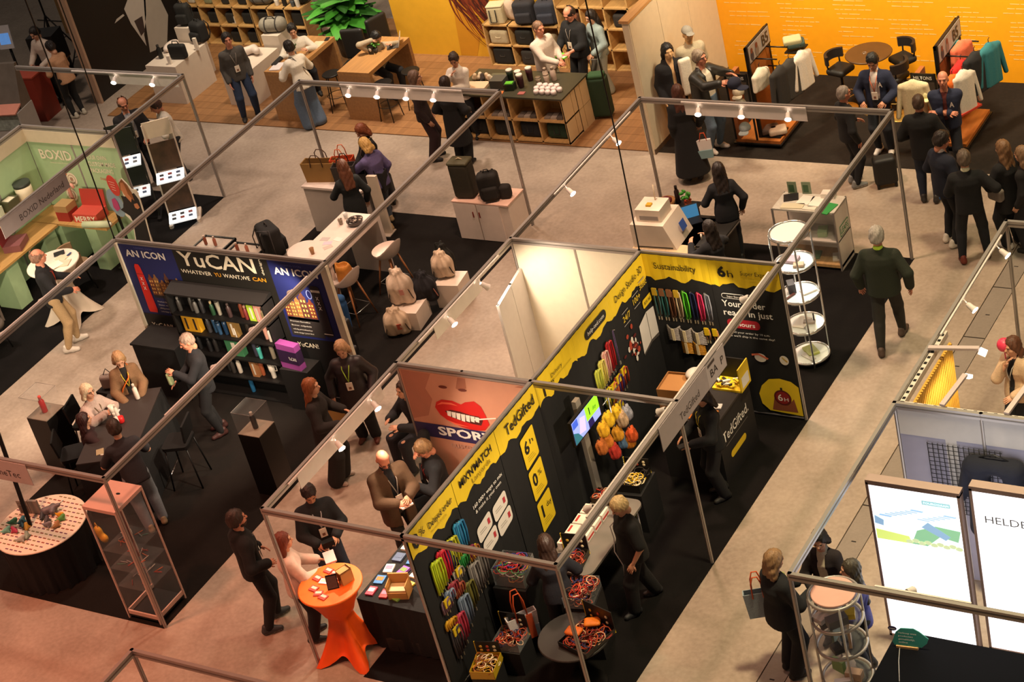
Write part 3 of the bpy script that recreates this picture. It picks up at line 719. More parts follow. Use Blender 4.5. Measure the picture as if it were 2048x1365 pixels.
def lanyard(label,pl,a,z,L,cols,w=.035,n=3,group='lanyards on the display wall',clip='b8b0a0',card=None):
 t = thing('lanyard',label,'lanyard',tuple(pl.p(a,z,0)),0,group);o = pl.p(a,z,0)
 mats = [M(c,.7,0,.25,120) for c in cols];m = MB()
 for k in range(n):
  ww = w * (.55 + .45 * (k + 1) / n);LL = L * (1 - .06 * k) ;dx = (k - (n - 1) / 2) * w * .35;dd = .012 + .011 * k
  P = [pl.p(dx - ww * .55,-LL,dd),pl.p(dx - ww * .7,-LL * .5,dd),pl.p(dx - ww * .55,-.03,dd),pl.p(dx,0.0,dd + .01),pl.p(dx + ww * .55,-.03,dd),pl.p(dx + ww * .7,-LL * .5,dd),pl.p(dx + ww * .45,-LL,dd)]
  P = [p - pl.o for p in P]
  m.tube(P,w * .20,6,k % len(cols),True,False,.8)
 m.build('strap',mats,t);m = MB()
 for k in range(2): m.cbox(pl.p((k - .5) * w * .8,-L - .02,.02) - pl.o,(.012,.012,.05))
 m.tube([Vector((0,0,-.005)),Vector(pl.n) * .05],.004,5);m.build('clip',M(clip,.3,.6),t)
 if card:
  q = MB();b = Plane((0,0,0),pl.r,pl.u);q.hexa([b.p(x,zz,dd) for dd in (.03,.05) for x,zz in ((-w * .7,-.10),(w * .7,-.10),(w * .7,.01),(-w * .7,.01))]);q.build('header_card',paint(card),t)
 return t
def fanpack(label,pl,a,z,w,h,col,band,group):
 """a bundle of wristbands fanned out behind a paper band"""
 t = thing('wristband_pack',label,'wristbands',tuple(pl.p(a,z,0)),0,group);b = Plane((0,0,0),pl.r,pl.u);m = MB()
 for k in range(9):
  q = (k / 8 - .5);y0 = q * h
  m.tube([b.p(-w * .5,y0 * 1.15,.015),b.p(-w * .25,y0 * .9,.05),b.p(0,y0 * .8,.06),b.p(w * .25,y0 * .9,.05),b.p(w * .5,y0 * 1.15,.015)],h * .055,5)
 m.build('bands',M(col,.6,0,.3,90),t);m = MB()
 m.hexa([b.p(x,zz,dd) for dd in (.055,.075) for x,zz in ((-w * .10,-h * .45),(w * .10,-h * .45),(w * .10,h * .45),(-w * .10,h * .45))]);m.build('paper_band',paint(band),t)
 return t
def cocktail_table(label,loc,r,h,col,rz,foot=.42,nfeet=4,top=None):
 """standing table under a stretch cover: disc top, waist, spread pointed feet"""
 t = thing('cocktail_table',label,'table',loc,rz);seg = 48;rows = []
 for j in range(15):
  q = j / 14;z = h * (1 - q)
  ring = []
  for k in range(seg):
   a = 2 * math.pi * k / seg;lobes = abs(math.cos(a * nfeet / 2)) ** (4.0 - 2 * (1 - q)) if q > .2 else 1
   base = r * (1 - .62 * math.sin(min(1,q * 1.7) * math.pi / 2)) if q < .45 else r * .40
   reach = r * .40 + (foot - r * .40) * ((q - .4) / .6) ** 1.6 * (.55 + .45 * abs(math.cos(a * nfeet / 2)) ** 3) if q > .4 else base
   rr = base if q <= .4 else (reach * (.62 + .38 * abs(math.cos(a * nfeet / 2)) ** (2.2 + 5 * (q - .4))))
   zz = z
   if q > .85: zz = z + .13 * (1 - abs(math.cos(a * nfeet / 2)) ** 2) * (q - .85) / .15
   ring.append((rr * math.cos(a),rr * math.sin(a),max(.0,zz)))
  rows.append(ring)
 vs = [p for q in rows for p in q];fs = [(i * seg + k,(i + 1) * seg + k,(i + 1) * seg + (k + 1) % seg,i * seg + (k + 1) % seg) for i in range(14) for k in range(seg)]
 m = MB();m.add(vs,fs,0,True);m.build('stretch_cover',M(col,.55,0,.06,12),t)
 m = MB();m.lathe([(r * .985,h - .03),(r * 1.01,h - .02),(r * 1.01,h),(r * .98,h + .006)],48);m.build('table_top',M(top or col,.55,0,.06,12),t)
 return t
def person_at(u,v,H): return G(u,v,H)[:2]
def bag_tote(label,loc,rz,w,d,h,col,handle='5a3a20',name='tote_bag',weave=True,top=1.2,group=None,hl=.16):
 t = thing(name,label,'bag',loc,rz,group);m = MB();k = top
 o = [(-w / 2,-d / 2,0),(w / 2,-d / 2,0),(w / 2,d / 2,0),(-w / 2,d / 2,0)]
 p = [(-w / 2 * k,-d / 2 * .8,h),(w / 2 * k,-d / 2 * .8,h),(w / 2 * k,d / 2 * .8,h),(-w / 2 * k,d / 2 * .8,h)]
 i = [(x * .93,y * .85,z - (.0 if z else -.01)) for x,y,z in p];b = [(x * .93,y * .85,.02) for x,y,z in o]
 vs = o + p + i + b
 fs = [(3,2,1,0)] + [(a,(a + 1) % 4,4 + (a + 1) % 4,4 + a) for a in range(4)] + [(4 + a,4 + (a + 1) % 4,8 + (a + 1) % 4,8 + a) for a in range(4)] + [(8 + a,8 + (a + 1) % 4,12 + (a + 1) % 4,12 + a) for a in range(4)] + [(12,13,14,15)]
 m.add(vs,fs);m.build('bag_body',M(col,.85,0,.3,40,.4,'weave') if weave else cloth(col),t)
 for sy in (-1,1):
  m = MB();y = sy * d / 2 * .8
  m.tube([(-w * .22,y * 1.1,h * .82),(-w * .2,y,h + hl * .6),(-w * .1,y,h + hl),(w * .1,y,h + hl),(w * .2,y,h + hl * .6),(w * .22,y * 1.1,h * .82)],.009,6);m.build('handle',M(handle,.6),t)
 return t
def paper_bag(label,loc,rz,w,d,h,col,rope='c8b090',col2=None,group=None):
 t = thing('shopping_bag',label,'bag',loc,rz,group);m = MB();m.taper(-w / 2,-d / 2,w / 2,d / 2,0,h,0,d * .3)
 m.build('bag_body',paint(col),t)
 if col2: m = MB();m.box(-w / 2 - .002,-d / 2 - .002,0,w / 2 + .002,d / 2 + .002,h * .45);m.build('lower_print',paint(col2),t)
 m = MB()
 for sy in (-1,1): m.tube([(-w * .25,sy * d * .2,h - .02),(-w * .12,sy * d * .1,h + .12),(w * .12,sy * d * .1,h + .12),(w * .25,sy * d * .2,h - .02)],.006,5)
 m.build('handle',M(rope,.7),t);return t
def trolley(label,loc,rz,w,d,h,col,group=None,handle=.35):
 t = thing('suitcase',label,'suitcase',loc,rz,group);softbox(t,'shell',(0,0,h / 2 + .05),(w,d,h),.06,M(col,.6,0,.15,40,.2))
 m = MB();m.tube([(-w * .28,-d * .4,h),(-w * .28,-d * .4,h + handle),(w * .28,-d * .4,h + handle),(w * .28,-d * .4,h)],.012,6);m.build('pull_handle',M('606060',.4,.5),t)
 m = MB();m.box(-w * .36,d / 2 + .0,h * .2,w * .36,d / 2 + .03,h * .6);m.build('front_pocket',M(col,.7,0,.2,40),t)
 for sx in (-1,1): m = MB();m.tube([(sx * w * .38 - .02,-d * .3,.05),(sx * w * .38 + .02,-d * .3,.05)],.05,10);m.build('wheel',BLACKM,t)
 return t
def backpack(label,loc,rz,w,d,h,col,trim='1a1a1a',group=None):
 t = thing('backpack',label,'backpack',loc,rz,group);softbox(t,'pack_body',(0,0,h / 2),(w,d,h),.08,M(col,.8,0,.2,40,.3))
 softbox(t,'front_pocket',(0,-d / 2 - .02,h * .34),(w * .75,.09,h * .45),.035,M(col,.85,0,.25,40,.3))
 for sx in (-1,1): m = MB();m.tube([(sx * w * .25,d / 2,h * .95),(sx * w * .28,d / 2 + .07,h * .7),(sx * w * .3,d / 2 + .06,h * .3),(sx * w * .3,d / 2,h * .05)],.02,6,0,True,False,.5);m.build('shoulder_strap',M(trim,.8),t)
 m = MB();m.tube([(-.05,0,h - .01),(-.03,0,h + .05),(.03,0,h + .05),(.05,0,h - .01)],.01,6);m.build('handle',M(trim,.8),t)
 return t
def drawstring(label,loc,rz,w,h,col,cord='2a2420',tagc=None,group=None):
 t = thing('drawstring_bag',label,'bag',loc,rz,group)
 soft(t,'sack',fold=.012,prims=[('c',(-w * .22,0,.10),(-w * .20,0,h * .62),w * .26,w * .24,.08),('c',(w * .22,0,.10),(w * .20,0,h * .62),w * .26,w * .24,.08),('c',(-w * .1,0,h * .55),(-.01,.01,h * .88),w * .30,w * .12,.08),('c',(w * .1,0,h * .55),(.01,0,h * .88),w * .28,w * .12,.08),('c',(-w * .05,0,h * .88),(-w * .16,.02,h),w * .08,w * .05,.04),('c',(w * .05,0,h * .88),(w * .14,-.02,h * .98),w * .08,w * .05,.04),('c',(0,.02,h * .88),(.01,.06,h * .99),w * .08,w * .05,.04)],mat=M(col,.9,0,.12,14,.5),h=.016,cuts=[((0,0,-1),(0,0,.0))])
 m = MB()
 for sx in (-1,1): m.tube([(0,-.03,h * .86),(sx * w * .3,-w * .22,h * .6),(sx * w * .42,-w * .2,h * .25),(sx * w * .44,-w * .1,.06)],.009,5)
 m.tube([(w * .085 * math.cos(k * math.pi / 4),w * .085 * math.sin(k * math.pi / 4),h * .86) for k in range(8)],.01,5,0,True,True)
 m.build('cord',M(cord,.8),t)
 if tagc: m = MB();m.cbox((w * .12,-w * .33,h * .45),(.07,.006,.11),0,0,.2);m.build('hang_tag',paint(tagc),t)
 return t
def shelf_tower(label,x,y,r,h,levels,rim,lit=None,nrod=4):
 t = thing('round_shelf_tower',label,'display shelf',(x,y,0))
 for k,z in enumerate(levels):
  m = MB();m.lathe([(r * .93,z - .004),(r * .93,z + .004)],36);m.build('glass_shelf',M('e9efee',.1,0,0,5) if lit else M('cfd4d2',kind='gloss_clear'),t)
  m = MB();m.tube([(r * math.cos(a),r * math.sin(a),z) for a in (2 * math.pi * q / 36 for q in range(36))],.016,6,0,True,True,1.4);m.build('shelf_rim',rim,t)
 for k in range(nrod):
  a = .6 + 2 * math.pi * k / nrod;m = MB();m.tube([(r * 1.03 * math.cos(a),r * 1.03 * math.sin(a),0),(r * 1.03 * math.cos(a),r * 1.03 * math.sin(a),h)],.014,8);m.build('upright',rim,t)
 return t
def framed_stool(label,loc,rz,seat_h,col,leg,group=None,shell=True):
 t = thing('bar_stool',label,'stool',loc,rz,group)
 seg = 20;rows = []
 for j in range(7):
  q = j / 6;ring = []
  for k in range(seg):
   a = 2 * math.pi * k / seg;back = max(0,math.sin(a)) ;rr = .05 + .19 * q ** .7
   z = seat_h + .10 * q ** 3 + .20 * back ** 1.5 * q ** 3
   ring.append((rr * math.cos(a) * 1.05,rr * math.sin(a),z))
  rows.append(ring)
 vs = [p for r_ in rows for p in r_];fs = [(i * seg + k,i * seg + (k + 1) % seg,(i + 1) * seg + (k + 1) % seg,(i + 1) * seg + k) for i in range(6) for k in range(seg)] + [tuple(range(seg - 1,-1,-1))]
 n = len(vs);vs2 = [(x,y,z - .022) for x,y,z in vs];m = MB();m.add(vs,fs,0,True);m.add(vs2,[f[::-1] for f in fs],0,True)
 m.add([rows[6][k] for k in range(seg)] + [(x,y,z - .022) for x,y,z in rows[6]],[(k,(k + 1) % seg,seg + (k + 1) % seg,seg + k) for k in range(seg)]);m.build('seat_shell',paint(col,.4),t)
 for sx,sy in ((-1,-1),(1,-1),(1,1),(-1,1)):
  m = MB();m.tube([(sx * .10,sy * .10,seat_h - .02),(sx * .22,sy * .22,0)],[.018,.011],8);m.build('leg',leg,t)
 m = MB();q = [(sx * .18,sy * .18,seat_h * .32) for sx,sy in ((-1,-1),(1,-1),(1,1),(-1,1))];m.tube(q,.007,6,0,True,True);m.build('foot_ring',CHROME,t)
 return t
# ---------------------------------------------------------------- black and yellow lanyard booth
YELB,BLKF,INK,PW = prt('e3c11e'),M('0e0d0e',.85,0,.25,9,.2),prt('16130f'),prt('e8e4dd')
def banner(label,pl,seed):
 """a metre of hanging fabric: black sheet and torn-edged yellow head band"""
 t = thing('fabric_banner',label,'banner',tuple(pl.o));random.seed(seed)
 def wave(a,z): return .010 + .006 * math.sin(a * 17 + seed) * (1.2 - z / 2.5) + .003 * math.sin(a * 41)
 n = 18;m = MB();zs = [.06,.5,1.0,1.5,2.0,2.44]
 for d0 in (0,-.006):
  vs = [pl.p(k / n * .996 + .002,z,wave(k / n,z) + d0) for z in zs for k in range(n + 1)]
  fs = [(i * (n + 1) + k,i * (n + 1) + k + 1,(i + 1) * (n + 1) + k + 1,(i + 1) * (n + 1) + k) for i in range(5) for k in range(n)]
  m.add(vs,fs if d0 == 0 else [f[::-1] for f in fs],0,True)
 keep(m.build('black_cloth',BLKF),t);m = MB();e = [2.09 + .035 * math.sin(k * .9 + seed * 2) + random.uniform(-.02,.02) for k in range(n + 1)]
 for k in range(n):
  a0,a1 = k / n * .996 + .002,(k + 1) / n * .996 + .002
  m.add([pl.p(a0,e[k],wave(a0,2.2) + .004),pl.p(a1,e[k + 1],wave(a1,2.2) + .004),pl.p(a1,2.45,wave(a1,2.4) + .004),pl.p(a0,2.45,wave(a0,2.4) + .004)],[(0,1,2,3)])
 keep(m.build('yellow_band',YELB),t);return t
PL = [Plane((.026,k,0),(0,1,0),(0,0,1)) for k in range(6)];PB = [Plane((k,5.974,0),(1,0,0),(0,0,1)) for k in range(2)]
names = ['delayed order','mix and match lanyards','the booth name','day delivery','black web address pill','design studio']
BN = [banner('black fabric banner with yellow band reading %s' % names[k] if k != 4 else 'black fabric banner with yellow band and a black web address pill',PL[k],k) for k in range(6)]
BB = [banner('black fabric banner with yellow band reading Sustainability',PB[0],7),banner('black fabric banner advertising six hour super express orders',PB[1],8)]
D = .028
def tx(s,k,a,z,h,w=None,mat=INK,bold=.0,back=False,d=D): return text(s,(PB if back else PL)[k],a,z,mat,h,w,(BB if back else BN)[k],d,bold)
tx('0',0,.06,2.20,.19,.13,bold=.03);tx('%',0,.22,2.27,.10,.1);tx('Delayed order',0,.40,2.24,.085,.52,bold=.01);tx('Worldwide Shipping',0,.42,2.17,.03,.34,prt('a88f1a'))
tx("MIX'N'MATCH",1,.12,2.27,.10,.74,bold=.025);tx('Lanyards',1,.36,2.16,.07,.42,prt('8a7612'))
tx('TedGifted',2,.20,2.22,.15,.70,bold=.012)
tx('1',3,.14,2.14,.15,bold=.03);tx('Day',3,.25,2.19,.08,.16);tx('Delivery',3,.36,2.27,.06,.28);m = MB();rectp(m,PL[3],.34,2.22,.86,2.226,0,D);keep(m.build('rule',prt('8a7612')),BN[3])
m = MB();poly(m,PL[4],rrect(.26,2.19,.84,2.34,.07),0,D - .004);keep(m.build('black_pill',INK),BN[4]);tx('help-ted.com',4,.33,2.24,.06,.44,PW,d=D + .002)
tx('Design Studio 3D',5,.10,2.23,.10,.78)
tx('Sustainability',0,.20,2.24,.10,.62,back=True);tx('6',1,.13,2.22,.16,.12,bold=.035,back=True);tx('h',1,.27,2.22,.11,.08,back=True);tx('Super Express',1,.46,2.27,.065,.44,back=True);tx('Same day ready',1,.48,2.21,.025,.28,prt('a88f1a'),back=True)
def card(k,pts,col,a,z,parent,nm='printed_card',d=D - .003): m = MB();poly(m,PL[k],pts,0,d);return keep(m.build(nm,prt(col)),parent)
def slant(a0,z0,a1,z1,sk=.06,r=.03):
 P = rrect(a0,z0,a1,z1,r,3);return [(a,z + sk * ((a - a0) / (a1 - a0) - .5)) for a,z in P]
for i,(big,small,z) in enumerate((('6','h',1.56),('0','%',1.07),('1','day',.58))):
 card(2,slant(.41,z,.74,z + .44,.05),'e3c11e',0,0,BN[2]);tx(big,2,.46 + (.02 if i == 2 else 0),z + .17,.18,.11 if i < 2 else None,bold=.03);tx(small,2,.60,z + .25,.08,.08 if i < 2 else .12);
 for q in range(3): m = MB();rectp(m,PL[2],.48,z + .06 + q * .03,.66 - q * .02,z + .066 + q * .03,0,D);keep(m.build('rule',prt('8a7612')),BN[2])
for a0,z0 in ((.18,1.40),(.56,1.42),(.22,1.16),(.58,1.18)):
 card(1,slant(a0,z0,a0 + .33,z0 + .22,.06,.05),'d9d2c8',0,0,BN[1])
 m = MB();rectp(m,PL[1],a0 + .05,z0 + .08,a0 + .2,z0 + .088,0,D);rectp(m,PL[1],a0 + .05,z0 + .11,a0 + .18,z0 + .118,0,D);rectp(m,PL[1],a0 + .24,z0 + .09,a0 + .29,z0 + .17,1,D);keep(m.build('small_print',[prt('8f8880'),prt('b0303a')]),BN[1])
tx('160 000+ ways to mix',1,.24,1.86,.052,.68,PW,.008);tx('& make it your own',1,.26,1.78,.05,.60,PW)
for s,a,z in (('24/7',.18,1.86),('100+',.50,1.93),('30sec',.72,2.02)): tx(s,5,a,z,.09,.2,prt('d8b730'),.006)
for a,z in ((.18,1.99),(.50,2.05),(.72,2.13),(.18,1.80),(.5,1.87)): m = MB();rectp(m,PL[5],a,z,a + .17,z + .012,0,D);keep(m.build('rule',prt('9a948c')),BN[5])
card(5,rrect(.72,1.72,.97,1.85,.03),'e3c11e',0,0,BN[5]);tx('BOX 360',5,.76,1.76,.05,.17)
m = MB();poly(m,PL[5],[(.50,1.15),(.74,1.22),(.96,1.20),(.98,1.62),(.75,1.66),(.52,1.58)],0,D - .002);poly(m,PL[5],[(.735,1.22),(.745,1.22),(.755,1.65),(.745,1.65)],1,D);poly(m,PL[5],[(.5,1.12),(.75,1.18),(.98,1.15),(.98,1.2),(.74,1.22),(.5,1.15)],1,D - .002)
keep(m.build('open_book_print',[prt('d6cfc6'),prt('4a4440')]),BN[5])
m = MB();random.seed(2)
for k in range(26): a,z = random.gauss(.30,.07),random.gauss(1.45,.13);poly(m,PL[5],circ(a,z,random.uniform(.015,.05),random.uniform(.015,.05),7),k % 3,D - .002 + k * .0001)
keep(m.build('splash_print',[prt('a8402c'),prt('d8cfc4'),prt('5a1c18')]),BN[5])['kind'] = 'stuff'
m = MB();poly(m,PB[1],rrect(.12,1.88,.46,1.96,.04),0,D - .006);poly(m,PB[1],rrect(.128,1.888,.452,1.952,.032),1,D - .003);keep(m.build('outlined_pill',[PW,INK]),BB[1])
tx('Super Express',1,.20,1.905,.028,.22,PW,back=True)
tx('Your order',1,.11,1.76,.10,.62,PW,.01,True);tx('ready in just',1,.11,1.62,.10,.70,PW,.01,True)
m = MB();poly(m,PB[1],rrect(.13,1.42,.60,1.56,.06),0,D - .003);keep(m.build('red_pill',prt('a01c28')),BB[1]);tx('6 hours',1,.19,1.455,.07,.34,PW,.01,True)
tx('Send your order by 10 a.m.',1,.14,1.34,.032,.58,PW,0,True);tx("& we'll ship it the same day!",1,.14,1.28,.032,.64,PW,0,True)
m = MB();poly(m,PB[1],circ(.52,.98,.085,.07),0,D - .003);poly(m,PB[1],circ(.86,.98,.065,.075),0,D - .003);poly(m,PB[1],[(.40,1.0),(.50,1.02),(.62,.96),(.64,.985),(.5,1.05),(.40,1.03)],1,D);poly(m,PB[1],[(.83,1.02),(.9,.95),(.91,.97),(.84,1.035)],2,D);keep(m.build('product_print',[prt('d9d0c2'),prt('cf6a4a'),prt('c7a23a')]),BB[1])
m = MB();poly(m,PB[1],[(.995,.09),(.995,.56),(.9,.64),(.74,.67),(.58,.64),(.46,.52),(.40,.38),(.42,.22),(.52,.12)],0,D - .004)
poly(m,PB[1],[(.56,.14),(.62,.36),(.80,.24),(.90,.36),(.93,.14)],2,D - .002);poly(m,PB[1],circ(.74,.36,.125,.125,24),1,D);poly(m,PB[1],circ(.74,.36,.10,.10,24),3,D + .001);rectp(m,PB[1],.725,.485,.755,.525,4,D)
keep(m.build('stopwatch_print',[YELB,prt('5a1514'),prt('8a4a30'),prt('8e1f1d'),INK]),BB[1]);tx('6',1,.67,.31,.11,.07,PW,.01,True,D + .004);tx('H',1,.76,.31,.06,.06,PW,.0,True,D + .004)
# ---- hanging lanyards, back wall
cols = [('3f6a66','6b4a36'),('2c6b68','4c5a50'),('7a4a2c','5d3a26'),('cdb896','a58a64'),('5fd02a','3f9a1c'),('14204a','0e1838'),('e5376a','c01c50'),('8d8f99','6a6d78')]
cn = ['teal and brown','dark teal','chestnut brown','cream','bright green','navy blue','hot pink','silver grey']
for k in range(8): lanyard('%s lanyard, %s from the corner in the row under Sustainability' % (cn[k],ORD[k]),PB[0],.13 + k * .108,1.92,.46,cols[k],.05,3,'lanyards under the Sustainability heading','cbb89a','c9a42c' if k in (0,3) else ('8a5a3a' if k in (1,2) else None))
for k,a in enumerate((.30,.47,.66)): fanpack('grey wristband bundle with paper band, %s of the three below the lanyards' % ORD[k],PB[0],a,1.22 - .01 * k,.20,.20,'9a908a','d9c7a0','grey wristband bundles')
for k,a in enumerate((.80,.92)): lanyard('%s yellow headed cream keycord right of the grey wristband bundles' % ('left' if k == 0 else 'right'),PB[0],a,1.36,.20,('d9b38a','c98a5a'),.045,2,'yellow headed keycords','e8d8b0','d8b21c')
for k,a in enumerate((.46,.63)): fanpack('%s yellow wristband bundle above the cardboard box' % ('left' if k == 0 else 'right'),PB[0],a,1.02,.18,.19,'b9801c','d8c29a','yellow wristband bundles')
# ---- hanging lanyards, middle of the long wall (Y 4.2 .. 4.95)
pm = Plane((.06,0,0),(0,1,0),(0,0,1))
for k,(a,z,L,c,nm) in enumerate(((4.30,1.74,.34,('cfd24a','a8b040'),'pale lime'),(4.42,1.80,.40,('d8cf6a','c9b44a'),'soft yellow'),(4.54,1.86,.42,('d9b0a0','d08a80'),'blush pink'),(4.68,1.92,.46,('b8141c','8a0c14'),'deep red'),(4.86,1.98,.50,('8a70a8',),'thin lilac'))):
 lanyard('%s lanyard hanging beside the open book picture' % nm,pm,a,z,L,c,.07 if k < 4 else .02,3 if k < 4 else 1,'lanyards beside the book picture')
for k,(a,z,c,nm) in enumerate(((4.40,1.36,('3a4a2a','d8c82a'),'green'),(4.55,1.34,('b04a2a','c8703a'),'rust'),(4.70,1.36,('8a2018','3a2a6a'),'crimson'),(4.85,1.38,('4a2a2a','a83a1a'),'maroon'),(4.62,1.02,('7a2018','2a2a5a'),'striped red'),(4.45,1.05,('a8602a','5a3a1a'),'brown'))):
 lanyard('bundle of %s cords hanging in the lower lanyard rows by the screen' % nm,pm,a,z,.30,c,.075,4,'cord bundles by the screen','b8a890','d9bb1e')
# ---- hanging lanyards, front end of the long wall
p0 = Plane((.05,0,0),(0,1,0),(0,0,1))
row1 = [(.30,1.86,.46,('c6d81e','a8ba18'),'lime yellow'),(.44,1.90,.46,('d8203a','b01428'),'scarlet'),(.56,1.90,.42,('1a1a5a','14143f'),'dark blue'),(.66,1.90,.40,('cfd02a','a8a820'),'yellow'),(.86,1.98,.42,('2a8ab8','1f6a98'),'sky blue')]
for a,z,L,c,nm in row1: lanyard('%s lanyard in the top row at the front end of the wall' % nm,p0,a,z,L,c,.085,4,'top row of lanyards at the front end')
row2 = [(.27,1.30,('8a6a78','6a5060'),'mauve'),(.36,1.36,('5a6a88','8a98b0'),'slate blue'),(.46,1.40,('a83a4a','8a2a38'),'raspberry'),(.56,1.30,('b8603a','8a3a2a'),'copper'),(.62,1.48,('b8b0a0','7a7a72'),'stone grey'),(.78,1.55,('1f8a3a','14702a'),'leaf green'),(.92,1.56,('b85a2a','7a2a4a'),'orange and plum'),(1.00,1.50,('c8902a','8a4a1a'),'amber')]
for a,z,c,nm in row2: lanyard('short %s keycord bunch in the middle rows at the front end' % nm,p0,a,z,.18,c,.075,4,'keycord bunches at the front end','c8b890','d8b820' if nm in ('mauve','stone grey','amber') else None)
row3 = [(.24,1.02,.12,('d8a018','b88410'),'golden'),(.28,.86,.42,('3a363c','2a262a'),'charcoal'),(.40,.96,.44,('c8405a','a82a44'),'rose'),(.56,1.10,.46,('5a6a80','7a8aa0'),'blue grey'),(.72,1.18,.42,('4a4a1a','6a6424'),'olive'),(.90,1.32,.44,('6a6664','8a8480'),'ash grey'),(1.06,1.36,.48,('7a7470','5a5450'),'pewter')]
for a,z,L,c,nm in row3: lanyard('%s braided lanyard in the lowest row at the front end' % nm,p0,a,z,L,c,.085,4,'lowest row of lanyards at the front end','b8a890','d8b820' if nm == 'charcoal' else None)
# ---- screen on a grey floor stand
t = thing('screen_stand','grey floor stand with a tilted advertising screen','screen',(.22,3.5,0));m = MB();m.box(-.03,-.055,0,.03,.055,1.86);m.build('pole',paint('8d857a'),t)
m = MB();m.box(-.2,-.25,0,.25,.25,.02);m.build('foot_plate',paint('5a544e'),t)
m = MB();m.box(.06,-.37,1.40,.10,.34,1.77);m.box(.03,-.1,1.5,.06,.1,1.66);m.build('screen_case',BLACKM,t)
ps = Plane((.102 + .22,3.13,1.40),(0,1,0),(0,0,1));m = MB()
def em(h,s): return M(h,.4,0,0,5,0,'',s)
rectp(m,ps,.02,.02,.69,.35,0,.001);rectp(m,ps,.36,.14,.69,.35,1,.002);poly(m,ps,[(.02,.02),(.2,.02),(.12,.14),(.02,.2)],2,.002);poly(m,ps,[(.15,.1),(.3,.06),(.34,.26),(.22,.3)],3,.002);poly(m,ps,[(.38,.02),(.52,.02),(.5,.13),(.38,.13)],4,.002);poly(m,ps,[(.03,.24),(.16,.24),(.16,.34),(.03,.34)],5,.002)
keep(m.build('screen_image',[em('8a9ae8',.9),em('8fdc2a',.9),em('2a6a7a',.6),em('c8b0e8',.9),em('1a1a5a',.5),em('3a5ac8',.8)]),t)
text('1',ps,.44,.19,INK,.11,None,t,.004,.02);text('day',ps,.53,.20,INK,.06,.09,t,.004)
# ---- hanging pouches beside the screen
pc = [('d8ac18','yellow'),('d8ac18','yellow'),('d29c14','yellow'),('c88a1a','amber'),('c4711c','orange'),('a85a1c','brown orange'),('8a8a94','grey'),('a88a6a','tan'),('c8501a','red orange'),('5a7a9a','blue grey'),('d8801a','bright orange'),('a8281a','red')]
pp = [(1232,825),(1215,838),(1205,858),(1234,866),(1213,880),(1202,893),(1252,825),(1243,838),(1262,868),(1245,880),(1258,880),(1228,902)]
for k in range(12):
 q = onX(pp[k][0],pp[k][1],.34 + .05 * (k % 3));t = thing('knitted_pouch','%s bobble pouch, %s in the cluster right of the screen' % (pc[k][1],ORD[k]),'pouch',q,0,'pouches right of the screen')
 soft(t,'pouch',[('e',(0,0,-.03),(.06,.085,.09)),('e',(.02,.03,-.07),(.05,.07,.06)),('c',(0,-.03,.04),(0,.03,.06),.05,.04)],M(pc[k][0],.85,0,.3,40,.6),.013,fold=.007);m = MB();m.tube([(0,0,.07),(0,.01,.14)],.006,5);m.build('cord',M('2a2420',.8),t)
m = MB();m.tube([(.32,4.05,0),(.32,4.05,1.55)],.012,6);m.tube([(.32,3.9,1.5),(.32,4.35,1.5)],.008,6);m.tube([(.32,3.9,1.3),(.32,4.35,1.3)],.008,6);m.box(.15,3.9,0,.5,4.3,.015);single('display_rack',m,CHROME,'thin chrome rack behind the hanging pouches','rack')
# ---- counter with the booth name, cardboard box and goods
t = thing('counter','black counter with white lettering in the back corner','counter',(.72,4.45,0));m = MB();m.box(0,0,0,.84,1.0,.97);m.build('counter_body',M('131112',.7,0,.15,10),t);m = MB();m.box(-.02,-.02,.97,.86,1.02,1.0);m.build('worktop',M('191617',.5),t)
pk = Plane((1.562,4.45,0),(0,1,0),(0,0,1));text('TedGifted.',pk,.10,.60,PW,.15,.76,t,.003,.01);m = MB();poly(m,pk,rrect(.22,.28,.68,.38,.05),0,.003);keep(m.build('yellow_button',YELB),t);m = MB();rectp(m,pk,.14,.53,.8,.54,0,.003);keep(m.build('rule',prt('7a746c')),t)
t = thing('cardboard_box','open brown cardboard box standing on the black counter','box',(.95,4.75,1.0),.06);m = MB()
for a in ((-.22,-.2,0,.22,-.19,.36),(-.22,.19,0,.22,.2,.36),(-.22,-.19,0,-.21,.19,.36),(.21,-.19,0,.22,.19,.36),(-.22,-.2,0,.22,.2,.01)): m.box(*a)
m.build('box_body',paint('8c5e30',.8),t);m = MB();m.box(-.21,-.19,.30,.21,.19,.33);m.build('top_flap',paint('9a6a38',.8),t)
t = thing('wire_scrap','crumpled grey packing paper on the cardboard box','packing paper',(1.08,4.95,1.37));soft(t,'paper',[('e',(0,0,0),(.10,.12,.05)),('e',(.08,.05,.02),(.06,.07,.05))],paint('b8b0a8'),.014)
disp = thing('counter_display','yellow edged display box of badges at the counter end','display box',(1.42,5.28,1.0));m = MB();m.box(-.22,-.15,0,.2,.13,.03);m.build('tray',YELB,disp);m = MB();m.box(-.22,.12,0,.2,.14,.34);m.build('back_card',BLACKM,disp);m = MB();m.box(.19,-.15,0,.205,.14,.36);m.box(.206,-.10,.04,.207,.10,.20,1);m.build('side_card',[YELB,PW],disp)
m = MB();random.seed(4)
for k in range(16): m.cbox((random.uniform(-.18,.12),random.uniform(-.13,.05),.05 + random.uniform(0,.06)),(.09,.03,.02),random.uniform(0,3),k % 3)
keep_ = m.build('badge_pins',[YELB,paint('d8cfc0'),paint('2a2420')],disp);keep_['kind'] = 'stuff'
random.seed(12)
